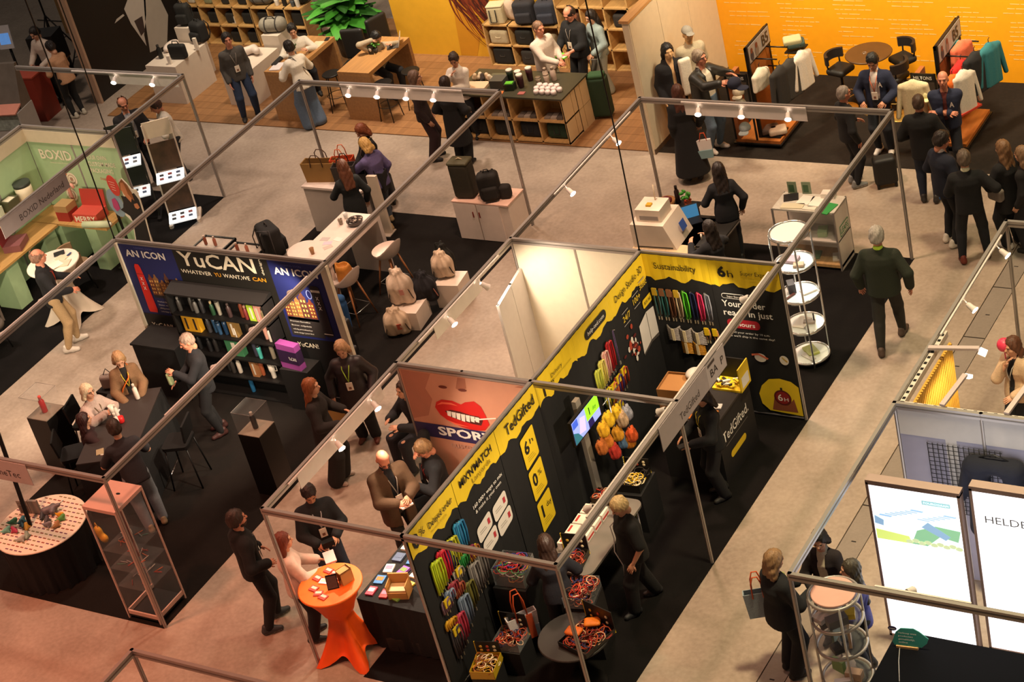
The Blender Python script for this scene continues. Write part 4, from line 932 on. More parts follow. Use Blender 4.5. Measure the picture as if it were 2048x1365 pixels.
for k in range(9):
 c = ['d8701c','e0a02a','c8402a','3a2a6a','e8d8c8','d88a3a','c84a3a','2a2a4a','e8e4e0'][k];nm = ['orange','amber','red','purple','cream','peach','coral','navy','white'][k]
 carton('sample_card','%s sample card lying on the front of the black counter' % nm,'card',(1.10 + .14 * (k % 3) + .05,4.52 + .13 * (k // 3),1.003),(.13,.10,.012 + .004 * (k % 3)),random.uniform(-.5,.5),c,'sample cards on the counter')
# ---- tables and bins of wristbands
def tangle(parent,name,c,w,d,h,cols,n,r=.05,seed=1):
 m = MB();random.seed(seed)
 for k in range(n):
  x,y,z = c[0] + random.uniform(-w / 2,w / 2),c[1] + random.uniform(-d / 2,d / 2),c[2] + random.uniform(0,h);R = Matrix.Rotation(random.uniform(0,3),3,'Z') @ Matrix.Rotation(random.uniform(-.9,.9),3,'X');rr = r * random.uniform(.6,1.1)
  m.tube([Vector((x,y,z)) + R @ Vector((rr * math.cos(a),rr * math.sin(a),0)) for a in (k2 * math.pi / 4 for k2 in range(8))],.007,4,k % len(cols),True,True)
 o = m.build(name,[M(q,.6) for q in cols],parent);o['kind'] = 'stuff';return o
def acrylic_bin(label,loc,rz,w,d,h,cols,n,header=None,hb=.22,group=None,base=None,seed=1):
 t = thing('display_bin',label,'display bin',loc,rz,group);m = MB()
 for a in ((-w / 2,-d / 2,0,w / 2,-d / 2 + .005,h),(-w / 2,d / 2 - .005,0,w / 2,d / 2,h),(-w / 2,-d / 2,0,-w / 2 + .005,d / 2,h),(w / 2 - .005,-d / 2,0,w / 2,d / 2,h)): m.box(*a)
 m.build('clear_side',M('dfe6e6',kind='gloss_clear') if not base else paint(base),t);m = MB();m.box(-w / 2,-d / 2,0,w / 2,d / 2,.006);m.build('bin_floor',BLACKM,t)
 tangle(t,'wristbands',(0,0,h * .35),w * .75,d * .75,h * .7,cols,n,min(w,d) * .2,seed)
 if header:
  m = MB();m.box(-w / 2,d / 2,h * .3,w / 2,d / 2 + .012,h + hb);m.build('header_card',BLACKM,t);m = MB();m.box(-w / 2 - .008,d / 2 - .002,h * .3,-w / 2,d / 2 + .014,h + hb);m.box(-w / 2,d / 2 - .002,h * .3 - .02,w / 2,d / 2 + .014,h * .3 + .02);m.build('yellow_edge',YELB,t)
  for q in range(6): m = MB();m.ell((-w * .28 + w * .28 * (q % 3),d / 2 - .004,h + hb * (.2 + .35 * (q // 3))),(.022,.008,.022),0,8,4);m.build('sample_dot',M(['c8a03a','a8402a','d8c8a0'][q % 3],.5),t)
 return t
MIX = ('d8301c','e0a01c','2a3a9a','c82a6a','3a8a4a','d8d0c8','7a3a1c')
BRD = ('7a2a14','b84a1c','4a2a1c','d8b08a','2a2a5a','a8281c')
acrylic_bin('clear acrylic bin heaped with rainbow wristbands beside the standing visitor',(.34,1.30,.82),.1,.40,.36,.26,MIX,90,seed=3)
m = MB();m.box(-.22,-.22,0,.22,.22,.82);m.box(-.25,-.25,0,.25,.25,.02);single('bin_stand',m,M('100f10',.7),'black stand below the rainbow wristband bin','stand',None,(.34,1.30,0),.1)
t = thing('round_table','dark round table carrying the tray of orange souvenirs','table',(1.47,.64,0));m = MB();m.lathe([(.42,.72),(.43,.735),(.42,.75)],36);m.build('table_top',M('2b2827',.5),t);m = MB();m.tube([(0,0,0),(0,0,.72)],.035,10);m.build('column',BLACKM,t);m = MB();m.lathe([(.26,0),(.25,.02),(.04,.04)],28);m.build('foot',BLACKM,t)
acrylic_bin('black and yellow tray of red and amber bracelets on the round table',(1.66,.62,.755),-.25,.44,.50,.07,BRD,80,True,.24,base='15120f',seed=5)
for k,(x,y,c,nm) in enumerate(((1.52,.60,'d86a1c','left'),(1.66,.80,'e07a1c','right'))):
 t = thing('cushion_pouch','glowing orange zip pouch, %s one on the bracelet tray' % nm,'pouch',(x,y,.85),.4 * k,'orange pouches on the tray');softbox(t,'pouch',(0,0,.02),(.18,.13,.05),.024,M(c,.5,0,.2,20),.012,.01);m = MB();m.box(-.08,-.07,.02,.08,-.064,.03);m.build('zip',BLACKM,t)
acrylic_bin('clear bin of dark red bracelets between the visitor and the round table',(1.30,1.22,.80),.2,.34,.42,.16,BRD,60,None,seed=6)
m = MB();m.box(-.18,-.2,0,.18,.2,.80);single('bin_stand',m,M('100f10',.7),'black stand below the dark red bracelet bin','stand',None,(1.30,1.22,0),.2)
t = thing('long_table','long grey table with rounded corners along the lanyard wall','table',(.85,2.35,0));m = MB();m.prism(rrect(-.33,-.75,.33,.72,.12),.74,.77);m.build('table_top',paint('6d675f'),t)
for sx,sy in ((-.26,-.62),(.26,-.62),(-.26,.6),(.26,.6)): m = MB();m.tube([(sx,sy,0),(sx,sy,.74)],.018,8);m.build('leg',CHROME,t)
random.seed(9)
for k in range(8):
 i,j = k % 4,k // 4;t = thing('wristband_box','white carton with red stripes, %s in the %s row on the grey table' % (ORD[i],'near' if j == 0 else 'wall side'),'carton',(.62 + .17 * j,2.05 + .20 * i,.77),.05,'white striped cartons');m = MB();m.box(-.07,-.09,0,.07,.09,.10);m.build('carton_body',paint('e2d6c8'),t)
 m = MB();m.box(-.071,-.085,.03,.072,-.07,.05);m.box(.0705,-.08,.02,.0725,.08,.05);m.box(-.05,-.06,.1005,-.02,.06,.102);m.build('red_stripe',paint('b0302a'),t)
acrylic_bin('black header bin with amber beads at the near end of the grey table',(.85,1.80,.77),.15,.32,.30,.08,BRD,40,True,.22,base='2a2418',seed=8)
acrylic_bin('bin of red amber bracelets at the far end of the grey table',(.66,2.98,.77),.0,.26,.22,.08,BRD,40,None,seed=9,base='3a2a18')
acrylic_bin('black and yellow bin standing under the screen',(.75,3.55,.6),.1,.34,.4,.12,('d8b01c','2a2420','d8c8a0'),30,True,.12,base='15120f',seed=10)
m = MB();m.box(-.2,-.25,0,.2,.25,.6);single('bin_stand',m,M('100f10',.7),'black stand under the bin by the screen pole','stand',None,(.75,3.55,0),.1)
acrylic_bin('clear bin with a dark header near the floor at the wall front',(.50,.70,.34),.1,.34,.30,.14,BRD,40,True,.2,seed=11)
m = MB();m.box(-.17,-.17,0,.17,.17,.34);single('bin_stand',m,M('100f10',.7),'low black stand at the front end of the lanyard wall','stand',None,(.50,.70,0),.1)
t = acrylic_bin('yellow edged box of loose cords at the very front of the wall',(.40,.25,.30),.25,.30,.34,.12,('b8901c','8a4a1a','d8c8a8'),40,True,.16,base='b8981c',seed=12)
m = MB();m.box(-.15,-.16,0,.15,.16,.30);single('bin_stand',m,M('100f10',.7),'low black stand under the yellow edged cord box','stand',None,(.40,.25,0),.25)
t = thing('clipboard_sign','small white price sign on the far end of the grey table','sign',(1.02,2.72,.77),.5);m = MB();m.cbox((0,0,.09),(.16,.008,.18),0,0,-.3);m.build('sign_card',paint('ded4c8'),t);m = MB();m.cbox((0,-.012,.14),(.13,.004,.02),0,0,-.3);m.build('red_line',paint('b0302a'),t)
# ---- fascia sign on the aisle beam
pf = Plane((2.03,0,0),(0,1,0),(0,0,1));t = thing('fascia_sign','grey fascia strip with thin black lettering on the aisle beam','sign',(2.03,2.5,2.2));m = MB();m.hexa([pf.p(a,z,d) for d in (-.004,.004) for a,z in ((2.45,2.14),(4.05,2.14),(4.05,2.47),(2.45,2.47))]);keep(m.build('sign_board',paint('a2979a',.5)),t)
text('TedGifted',pf,2.95,2.22,prt('3d3433'),.10,.52,t,.006)
t2 = thing('fascia_sign','small white fascia card with the letters BA and P','sign',(2.03,4.1,2.2));m = MB();m.hexa([pf.p(a,z,d) for d in (-.003,.005) for a,z in ((3.72,2.14),(4.22,2.14),(4.22,2.47),(3.72,2.47))]);keep(m.build('sign_board',paint('b5abad',.5)),t2)
text('BA  P',pf,3.80,2.24,prt('2d2626'),.11,.36,t2,.007,.01);m = MB();rectp(m,pf,3.76,2.40,3.95,2.44,0,.007);keep(m.build('dark_tab',prt('3d3433')),t2)
# ---------------------------------------------------------------- lips poster booth
lp = Plane((-2,2.972,0),(1,0,0),(0,0,1))
t = thing('lips_poster','large face poster with glossy red lips and bared teeth','poster',(-1,2.97,0));m = MB();m.hexa([lp.p(a,z,d) for d in (-.012,0) for a,z in ((.03,.03),(1.97,.03),(1.97,2.40),(.03,2.40))]);keep(m.build('poster_sheet',prt('c48a70')),t)
def zq(u,v): q = onY(780 + u * .23438,700 + v * .23438,2.97);return (q[0] + 2,q[2])
def fit(pts): return [(min(1.96,max(.04,a)),min(2.39,max(.04,b))) for a,b in (zq(*p) for p in pts)]
FC = [prt('c2140c'),prt('4a1410'),prt('e6ddd2'),prt('e8684a'),prt('6a2c20'),prt('ad6f58'),prt('a2644c')]
class One:
 def add(s,v,f,mi,*a): q = MB();q.add(v,f,0);keep(q.build(('lips','mouth_shadow','tooth','lip_highlight','nostril','cheek_shade','nose_shade')[mi] + '_print',FC[mi]),t)
m = One()
poly(m,lp,fit([(75,130),(330,160),(300,330),(360,420),(330,560),(190,580)]),5,.002)
poly(m,lp,fit([(560,190),(625,200),(650,330),(610,360),(560,330)]),6,.002)
poly(m,lp,fit([(1080,250),(1190,260),(1130,330),(1060,320)]),6,.002)
poly(m,lp,fit([(385,490),(395,445),(440,425),(530,435),(605,468),(640,448),(715,440),(775,485),(815,560),(850,640),(810,690),(720,690),(620,662),(520,620),(430,555)]),0,.003)
poly(m,lp,fit([(468,522),(520,512),(600,528),(680,556),(760,572),(795,605),(780,648),(700,632),(600,602),(520,572)]),1,.004)
for k in range(7):
 x0 = 485 + k * 40;y0 = 520 + k * 9;poly(m,lp,fit([(x0,y0),(x0 + 36,y0 + 6),(x0 + 38,y0 + 68 - abs(k - 3) * 6),(x0 + 8,y0 + 58 - abs(k - 3) * 6)]),2,.005)
poly(m,lp,fit([(400,470),(440,445),(520,452),(580,480),(520,468),(450,462)]),3,.0045);poly(m,lp,fit([(470,590),(560,625),(680,660),(560,640)]),3,.0045)
poly(m,lp,fit([(690,592),(905,580),(905,590),(700,604)]),2,.006)
for cx,cy in ((450,318),(618,345)): poly(m,lp,fit([(cx + 38 * math.cos(a),cy + 13 * math.sin(a) + 5 * math.cos(a)) for a in (k * math.pi / 6 for k in range(12))]),4,.003)
m = MB();a0,a1 = .03,1.97;b0 = zq(205,605)[1];bb = zq(230,718)[1];poly(m,lp,[(a0,bb - .0),(a1,bb - .02),(a1,b0 - .0),(a0,b0)],0,.007);keep(m.build('purple_band',prt('2a2150')),t)
a_,b_ = zq(445,752);text('SPORT',lp,a_ - .02,bb + .06,PW,abs(b0 - bb) * .62,.86,t,.010,.03);text('custom',lp,a_ + .12,bb - .12,prt('b98f80'),.10,.42,t,.010)
d0,d1 = G(995,612,2.0),G(1045,528,2.0)
t = thing('storage_door','white door leaf standing open in the storage corner','door',(d1[0],d1[1],0),math.atan2(d0[1] - d1[1],d0[0] - d1[0]));L = math.hypot(d0[0] - d1[0],d0[1] - d1[1]) ;m = MB();m.box(0,-.02,.01,L * .52,.02,2.0);m.box(L * .53,-.02,.01,L,.02,2.0);m.build('door_leaf',paint('c9c3c2',.4),t);m = MB();m.box(-.03,-.03,0,0,.03,2.03);m.build('door_edge',paint('e2dac8',.4),t)
for q in (.5,.98): m = MB();m.ell((L * q,.0,2.005),(.02,.02,.012),0,8,4);m.build('hinge_cap',BLACKM,t)
m = MB();m.lathe([(.11,0),(.13,.3),(.135,.31),(.12,.3),(.10,.02)],20,capt=True);single('waste_bin',m,M('151314',.5),'small black waste bin behind the lips poster','bin',None,(*G(1058,748,.3)[:2],0))
t = thing('goods_table','long table under black cloth covered with small gift packs','table',(-1.52,.5,0));m = MB();m.box(0,0,.70,1.15,2.1,.75);m.build('table_top',BLK_CLOTH,t)
m = MB()
n = 26
for (x0,y0,x1,y1) in ((0,0,1.15,0),(1.15,0,1.15,2.1),(1.15,2.1,0,2.1),(0,2.1,0,0)):
 nx,ny = (y1 - y0),-(x1 - x0);l = math.hypot(nx,ny);nx,ny = nx / l,ny / l;vs = []
 for k in range(n + 1):
  q = k / n;f_ = .012 * math.sin(k * 2.1);vs += [(x0 + (x1 - x0) * q,y0 + (y1 - y0) * q,.75),(x0 + (x1 - x0) * q + nx * (.02 + f_),y0 + (y1 - y0) * q + ny * (.02 + f_),.02)]
 m.add(vs,[(2 * k,2 * k + 1,2 * k + 3,2 * k + 2) for k in range(n)],0,True)
m.build('cloth_skirt',BLK_CLOTH,t)
random.seed(21);pal = [('c9405a','raspberry'),('d9cfc4','cream'),('8a4ab0','violet'),('3a78b8','blue'),('d8b02a','yellow'),('b8282a','red'),('e8e2da','white'),('c8702a','orange'),('e07a9a','pink'),('4a5a7a','slate'),('6a8a3a','green')]
for r in range(9):
 for c in range(5):
  if r < 2 and c > 2: continue
  q = pal[(r * 3 + c * 5 + (r * c) % 3) % len(pal)];w = random.uniform(.10,.14)
  t = thing('gift_pack','%s gift pack, %s from the front and %s from the aisle on the goods table' % (q[1],ORD[r],ORD[c]),'gift pack',(-1.40 + c * .20 + random.uniform(-.01,.01),.66 + r * .215,.752),random.uniform(-.25,.25),'gift packs on the black goods table')
  m = MB();m.box(-w / 2,-.075,0,w / 2,.075,.014 + .02 * random.random());m.build('pack',paint(q[0]),t);zt = m.v[4][2];m = MB();m.box(-w * .4,-.02,zt,w * .35,.045,zt + .003);m.build('printed_label',paint(pal[(r + c * 2 + 6) % len(pal)][0]),t)
t = thing('cardboard_display','brown cardboard counter display on the goods table','display box',(-1.0,.72,.752),.3);m = MB();m.box(-.13,-.10,0,.13,.10,.02);m.box(-.13,.08,0,.13,.10,.26);m.box(-.13,-.10,.02,-.12,.10,.2);m.box(.12,-.10,.02,.13,.10,.2);m.box(-.13,-.10,.02,.13,-.09,.10);m.build('display_body',paint('b98748',.8),t);m = MB();m.box(-.11,-.08,.02,.11,.07,.12);m.build('contents',paint('d8b888'),t)
for k,(x,y) in enumerate(((-1.30,2.25),(-1.18,2.38))):
 t = thing('figurine','bronze teddy figurine, %s of two at the far end of the goods table' % ('nearer' if k == 0 else 'farther'),'figurine',(x,y,.752),.5,'bronze teddy figurines');soft(t,'teddy',[('e',(0,0,.06),(.045,.04,.06)),('e',(0,-.01,.145),(.036,.034,.036)),('c',(-.03,0,.17),(-.03,0,.18),.014,.014,.01),('c',(.03,0,.17),(.03,0,.18),.014,.014,.01),('c',(-.04,-.02,.09),(-.06,-.05,.05),.016,.014),('c',(.04,-.02,.09),(.06,-.05,.05),.016,.014),('c',(-.03,-.02,.02),(-.04,-.07,.015),.02,.016),('c',(.03,-.02,.02),(.04,-.07,.015),.02,.016)],M('7a4a34',.4,.2),.011)
bottle('cream thermos cup at the far end of the goods table',(-1.05,2.48,.752),.22,.045,'c8a878','8a6a48',None,1)
for k,(x,y,c) in enumerate(((-1.0,.85,'7a7470'),(-.75,.95,'5a5450'))): carton('storage_crate','grey storage crate, %s one half under the goods table' % ('near' if k == 0 else 'far'),'crate',(-1.12,.62,0) if k == 0 else (-.75,.64,0),(.24,.3,.2),.1,'2e2a28','crates below the goods table')
cocktail_table('orange stretch covered cocktail table at the booth corner',(-1.68,.31,0),.40,1.10,'f0560a',math.radians(52),.50,4,'ee6a14')
random.seed(8)
fl = [(-1.84,.52),(-1.72,.50),(-1.90,.36),(-1.78,.33),(-1.66,.42),(-1.83,.18),(-1.72,.12),(-1.62,.08)]
for k,(x,y) in enumerate(fl):
 t = thing('leaflet_stack','%s leaflet stack on the orange table, %s in order from the back' % ('red and white' if k != 3 else 'plain white',ORD[k]),'leaflets',(x,y,1.107),random.uniform(-.3,.3),'leaflet stacks on the orange table');m = MB();m.box(-.055,-.045,0,.055,.045,.012);m.build('stack',paint('b8443a' if k != 3 else 'efe8e0'),t);m = MB();m.box(-.04,-.01,.012,.04,.03,.014);m.build('print',paint('e0c4b4'),t)
t = thing('cardboard_display','small brown cardboard display on the orange table','display box',(-1.50,.42,1.107),-.4);m = MB();m.box(-.06,-.08,0,.06,.08,.02);m.box(-.06,-.08,.02,-.05,.08,.18);m.box(.05,-.08,.02,.06,.08,.18);m.box(-.06,.07,.02,.06,.08,.20);m.box(-.06,-.08,.16,.06,.08,.18);m.build('display_body',paint('b98a50',.8),t)
t = thing('tablet','black tablet standing beside the cardboard display on the orange table','tablet',(-1.60,.28,1.107),.6);m = MB();m.cbox((0,0,.08),(.14,.01,.18),0,0,-.5);m.build('tablet_case',BLACKM,t);m = MB();m.cbox((0,-.008,.08),(.12,.004,.15),0,0,-.5);m.build('tablet_screen',M('5a4038',.2),t)
def folding_chair(label,loc,rz):
 t = thing('folding_chair',label,'chair',loc,rz);m = MB();m.box(-.21,-.2,.43,.21,.2,.46);m.build('seat',BLACKM,t);m = MB();m.cbox((0,.22,.72),(.40,.02,.22),0,0,-.15);m.build('backrest',BLACKM,t)
 for sx in (-1,1):
  for a,b in (((sx * .2,.26,.84),(sx * .2,-.2,0)),((sx * .19,-.18,.43),(sx * .19,.24,0))): m = MB();m.tube([a,b],.012,6);m.build('leg',BLACKM,t)
 return t
folding_chair('black folding chair in the aisle behind the lips poster',(-2.72,4.35,0),2.4)
# ---------------------------------------------------------------- bottle booth
yp = Plane((-8.45,4.972,0),(1,0,0),(0,0,1));Yo = lambda u,v: (lambda q: (q[0] + 8.45,q[2]))(onY(220 + u * .271,450 + v * .271,4.97))
NAVY = prt('131a5c')
def yposter(label,a0,a1,col,z0,z1=2.40):
 t = thing('wall_poster',label,'poster',(-8.45 + a0,4.97,0));m = MB();m.hexa([yp.p(a,z,d) for d in (-.012,0) for a,z in ((a0,z0),(a1,z0),(a1,z1),(a0,z1))]);keep(m.build('poster_sheet',prt(col)),t);return t
TL = yposter('dark blue poster with a red bottle and canal houses',.03,1.12,'17205e',.05);TM = yposter('black poster with large cream lettering above the shelves',1.12,2.90,'15130f',.05);TR = yposter('dark blue poster with a black bottle and canal houses',2.90,3.93,'17205e',.05)
GOLD,CRM2 = prt('d8951c'),prt('e9dfc8')
text('YuCAN',yp,1.20,2.15,CRM2,.25,1.44,TM,.004,.015);text('design',yp,2.78,2.13,CRM2,.045,.27,TM,.004,0,rot=math.pi / 2)
text('WHATEVER',yp,1.17,2.01,CRM2,.068,.58,TM,.004,.004);text('YU',yp,1.80,2.01,GOLD,.068,.13,TM,.004,.015);text('WANT,WE',yp,1.97,2.01,CRM2,.068,.50,TM,.004,.004);text('CAN',yp,2.52,2.01,GOLD,.068,.25,TM,.004,.015)
text('COMING SOON',yp,.36,2.35,prt('5a62a8'),.03,.36,TL,.004);text('AN ICON',yp,.15,2.20,PW,.12,.78,TL,.004,.025);text('COMING SOON',yp,3.14,2.33,prt('5a62a8'),.035,.36,TR,.004);text('AN ICON',yp,2.98,2.18,PW,.12,.78,TR,.004,.025)
def houses(t,a0,a1,z0,hmin,hmax,seed,d=.003):
 random.seed(seed);m = MB();a = a0;k = 0
 rectp(m,yp,a0,z0 - .05,a1,z0 + .02,4,d)
 while a < a1 - .05:
  w = min(random.uniform(.09,.14),a1 - a);h = random.uniform(hmin,hmax);c = k % 4
  poly(m,yp,[(a,z0),(a + w * .96,z0),(a + w * .96,z0 + h * .8),(a + w * .75,z0 + h * .86),(a + w * .6,z0 + h),(a + w * .4,z0 + h),(a + w * .25,z0 + h * .86),(a,z0 + h * .8)],c,d + .001)
  for i in range(4):
   for j in range(2): rectp(m,yp,a + w * (.18 + .4 * j),z0 + .03 + i * h * .18,a + w * (.38 + .4 * j),z0 + .03 + i * h * .18 + h * .09,5,d + .002)
  a += w;k += 1
 keep(m.build('canal_houses_print',[prt('7a3a24'),prt('8a6038'),prt('a06a3a'),prt('5a3428'),prt('1a1c2c'),prt('f0c068')]),t)
houses(TL,.42,1.06,1.53,.28,.45,3);houses(TR,2.96,3.52,1.45,.30,.50,4)
m = MB();P = rrect(.21,1.19,.38,1.92,.03) ;poly(m,yp,[(.215,1.20),(.37,1.20),(.385,1.26),(.365,1.88),(.35,2.02),(.33,2.07),(.26,2.07),(.235,2.02),(.225,1.88),(.205,1.26)],0,.008);rectp(m,yp,.222,1.885,.368,1.90,1,.009);keep(m.build('red_bottle_print',[prt('d8261a'),prt('9a1812')]),TL)
[text('X',yp,.265,1.78 - .085 * k,PW,.06,.06,TL,.011,.02) for k in range(3)]
m = MB();poly(m,yp,rrect(3.54,1.16,3.71,2.04,.05),0,.008);rectp(m,yp,3.545,1.93,3.705,1.97,1,.009);rectp(m,yp,3.545,1.20,3.705,1.215,1,.009);poly(m,yp,circ(3.49,1.88,.05,.08,14),2,.006);poly(m,yp,circ(3.49,1.88,.035,.065,14),3,.007);keep(m.build('black_bottle_print',[prt('241f1d'),prt('cfc8ba'),prt('8a98d8'),NAVY]),TR)
[text('X',yp,3.595,1.80 - .085 * k,PW,.06,.06,TR,.011,.02) for k in range(3)]
m = MB();rectp(m,yp,.04,.06,1.12,1.16,0,.002);keep(m.build('black_foot',prt('100e0e')),TL);m = MB();rectp(m,yp,2.90,.06,3.92,1.08,0,.002);rectp(m,yp,2.94,1.12,3.54,1.44,1,.003);keep(m.build('black_foot',[prt('121010'),prt('2a2624')]),TR)
for t,a,zs in ((TL,.45,(1.40,1.34,1.28,1.22)),(TR,2.98,(1.36,1.29,1.22,1.16))):
 for k,z in enumerate(zs): text(('Premium Borosilica','Bouncer, stofgedacht','volledig personaliseerbaar','coole design | jouw label')[k],yp,a,z,PW,.026,.36 if t == TR else .30,t,.005)
text('YuCAN!',yp,.15,.92,CRM2,.08,.42,TL,.005,.008);text('YuCAN!',yp,2.97,.92,CRM2,.08,.38,TR,.005,.008)
m = MB();m.box(-8.455,4.94,.02,-8.40,4.985,2.42);tag(m.build('light_strip',paint('d8cfb8')),'pale vertical edge strip left of the blue poster','edge strip');m = MB();m.box(-4.58,4.93,.02,-4.46,4.99,2.42);tag(m.build('light_strip',paint('d8cfb8')),'pale vertical edge strip right of the blue poster','edge strip')
SX0,SX1,SY0,SY1 = -7.52,-5.66,4.70,4.96
SH = thing('shelf_unit','black shelf unit filled with drinking bottles','shelf',(SX0,SY0,0));SB = M('0f0d0d',.6,0,.15,20);SZ = (.03,.38,.73,1.08,1.43,1.79)
for k,z in enumerate(SZ): m = MB();m.box(SX0,SY0,z - .025,SX1,SY1,z);keep(m.build('shelf_board' if k < 5 else 'top_board',SB),SH)
for x in (SX0,SX1 - .03): m = MB();m.box(x,SY0,0,x + .03,SY1,1.79);keep(m.build('side_panel',SB),SH)
m = MB();m.box(SX0,SY1 - .015,0,SX1,SY1,1.79);keep(m.build('back_panel',SB),SH)
m = MB();m.hexa([(SX0,SY0,1.79),(SX1,SY0,1.79),(SX1,SY1,1.79),(SX0,SY1,1.79),(SX0,SY1 - .06,1.86),(SX1,SY1 - .06,1.86),(SX1,SY1,1.86),(SX0,SY1,1.86)]);keep(m.build('sloping_hood',SB),SH)
random.seed(31)
rows = {1.43: [('3a3836','8a8682',0),None,('4a4846','9a948e',0),('5a5856','2a2826',0),('2a2a2c','9a9894',0),None,('20402a','c8b48a',0),('8a8478','3a3632',1),None,('3a2a2a','5a4a48',0),None,('7a3a24','c87a5a',0),('6a2a2a','b88a7a',0),('4a5a2a','c8c05a',0),('3a4a2a','a8a04a',0),('8a7a5a','3a3226',0)],
  1.08: [None,None,None,None,('3a3a3e','8a8a8a',0),('2a4a6a','1a2a3a',1),('2a4868','1a2a3a',1),('1f3a5a','16222e',1),None,('d8d0c4','c8c0b4',0),None,('2a2420','4a3a2a',0),None,None,('d8a090','c89080',1),('e0d8d0','2a2624',0)],
  .73: [('2a2a2c','4a4a4c',0),('262628','3a3a3c',0),None,('222224','3c3c3e',0),('2a2828','504e4e',0),None,None,None,None,None,None,('3a3a4a','6a6a7a',0),('4ab0a8','2a2a2a',1),None,('8a8070','2a2622',0),None],
  .38: [None,None,None,None,None,('2a2a2a','5a5a5a',0),('3a3634','6a6664',0),('d9cfc2','b8aea2',0),None,None,('e0d8cc','4a4038',1),('a85a3a','5a3020',1),None,('e4dcd0','d8d0c4',2),None,None],
  .03: [None] * 8 + [('2a6a9a','8ab0c8',0)] + [None] * 7}
cname = lambda h: min((('red','b02020'),('black','1a1a1a'),('charcoal','3c3a38'),('grey','7a7874'),('white','dcd4c8'),('teal','40a8a0'),('blue','2a5a8a'),('navy','1c3454'),('brown','6a3a20'),('olive','4a5a2a'),('tan','a89070'),('salmon','d8a090'),('green','20402a')),key=lambda q: sum((int(q[1][i:i + 2],16) - int(h[i:i + 2],16)) ** 2 for i in (0,2,4)))[0]
for z,row in rows.items():
 for k,b in enumerate(row):
  if not b: continue
  rr = {1.43: 'top',1.08: 'second',.73: 'third',.38: 'fourth',.03: 'bottom'}[z]
  bottle('%s bottle, %s place from the left on the %s shelf of the black unit' % (cname(b[0]),(ORD + ['thirteenth','fourteenth','fifteenth','sixteenth'])[k],rr),(SX0 + .12 + k * .107,SY0 + .10 + .02 * (k % 3),z),.24 + .03 * ((k * 7) % 3),.034 if b[2] != 2 else .05,b[0],b[1],'bottles on the black shelf unit',b[2])
for k,(x,z,w,c,nm) in enumerate(((SX0 + .17,1.08,.15,'d8a024','left yellow'),(SX0 + .33,1.08,.15,'d8a024','right yellow'),(SX1 - .32,1.43,.13,'a8c83a','lime and white'),(SX1 - .20,1.43,.13,'d89a8a','pink'),(SX0 + .95,.73,.30,'3f7a54','green'),(SX0 + 1.20,.38,.12,'a8744a','kraft brown'),(SX0 + 1.05,1.08,.14,'8a6a3a','dull gold'))):
 t = thing('gift_box','%s bottle gift box on the black shelf unit' % nm,'gift box',(x,SY0 + .12,z),0,'gift boxes on the black shelf unit');m = MB();m.box(-w / 2,-.05,0,w / 2,.05,.27);m.build('box_body',paint(c),t);m = MB();m.box(-w * .12,-.052,.04,w * .12,-.05,.24);m.build('printed_label',paint('2a2420' if k < 2 else 'd8d0c0'),t)
t = thing('bottle_case','pink and purple gift case leaning beside the shelf unit','gift case',(-5.45,4.72,.72),-.12);m = MB();m.box(-.19,-.06,0,.19,.06,.42);m.build('case_body',paint('8a3f86'),t);m = MB();m.box(-.192,-.063,.10,.192,.06,.32);m.build('dark_sleeve',paint('2c1838'),t);text('YuCAN',Plane((-5.45,4.72,.72),(math.cos(-.12),math.sin(-.12),0),(0,0,1)),.02,.17,PW,.06,.15,t,.068)
m = MB();m.box(-5.66,4.62,0,-5.15,4.95,.72);single('low_counter',m,M('121010',.6),'black low counter right of the bottle shelves','counter')
t = thing('side_counter','black draped counter left of the bottle shelves','counter',(-8.30,4.44,0));m = MB();m.box(0,0,0,.85,.5,.93);m.build('counter_body',BLK_CLOTH,t);m = MB();m.box(-.02,-.02,.93,.87,.52,.96);m.build('counter_top',BLK_CLOTH,t)
def plinth(label,x,y,w,h,bottle_col,case=True,label2=''):
 t = thing('plinth',label,'plinth',(x,y,0));m = MB();m.box(-w / 2,-w / 2,0,w / 2,w / 2,h - .01);m.build('plinth_body',M('0d0b0b',.4),t);m = MB();m.box(-w / 2,-w / 2,h - .01,w / 2,w / 2,h);m.build('plinth_top',paint('8f8474'),t)
 c = thing('glass_hood','clear acrylic hood ' + label2,'show case',(x,y,h));hw = w / 2 - .004;hh = .36
 for a in ((-hw,-hw,0,hw,-hw + .004,hh),(-hw,hw - .004,0,hw,hw,hh),(-hw,-hw,0,-hw + .004,hw,hh),(hw - .004,-hw,0,hw,hw,hh),(-hw,-hw,hh - .004,hw,hw,hh)): m = MB();m.box(*a);m.build('clear_pane',GLASS,c)
 m = MB()
 for k in range(4): a = [(-hw,-hw),(hw,-hw),(hw,hw),(-hw,hw)];m.tube([(*a[k],hh),(*a[(k + 1) % 4],hh)],.003,4)
 m.build('bright_edge',M('8a8580',.3),c)
plinth('black plinth on the bare concrete aisle with a red bottle on top',-8.47,2.60,.40,.98,0,label2='over the red bottle');bottle('red bottle with a knob cap alone under the acrylic hood',(-8.47,2.60,.98),.28,.045,'c8201c','d83a28',None,0)
plinth('black plinth on the dark carpet with a black bottle on top',-4.74,2.92,.37,1.05,0,label2='over the black bottle');bottle('black bottle with a silver cap under the acrylic hood',(-4.74,2.92,1.05),.27,.04,'1c1a1a','b0a89c',None,0)
t = thing('bar_table','high table under black cloth where visitors sit','table',(-7.05,2.62,0),.42);m = MB();m.box(-.42,-.85,.90,.42,.85,.95);m.build('table_top',M('2a2220',.6),t);m = MB();m.taper(-.47,-.9,.47,.9,0,.93,.05,.05);m.build('cloth_drape',BLK_CLOTH,t)
T0 = Matrix.Translation((-7.05,2.62,.95)) @ Matrix.Rotation(.42,4,'Z')
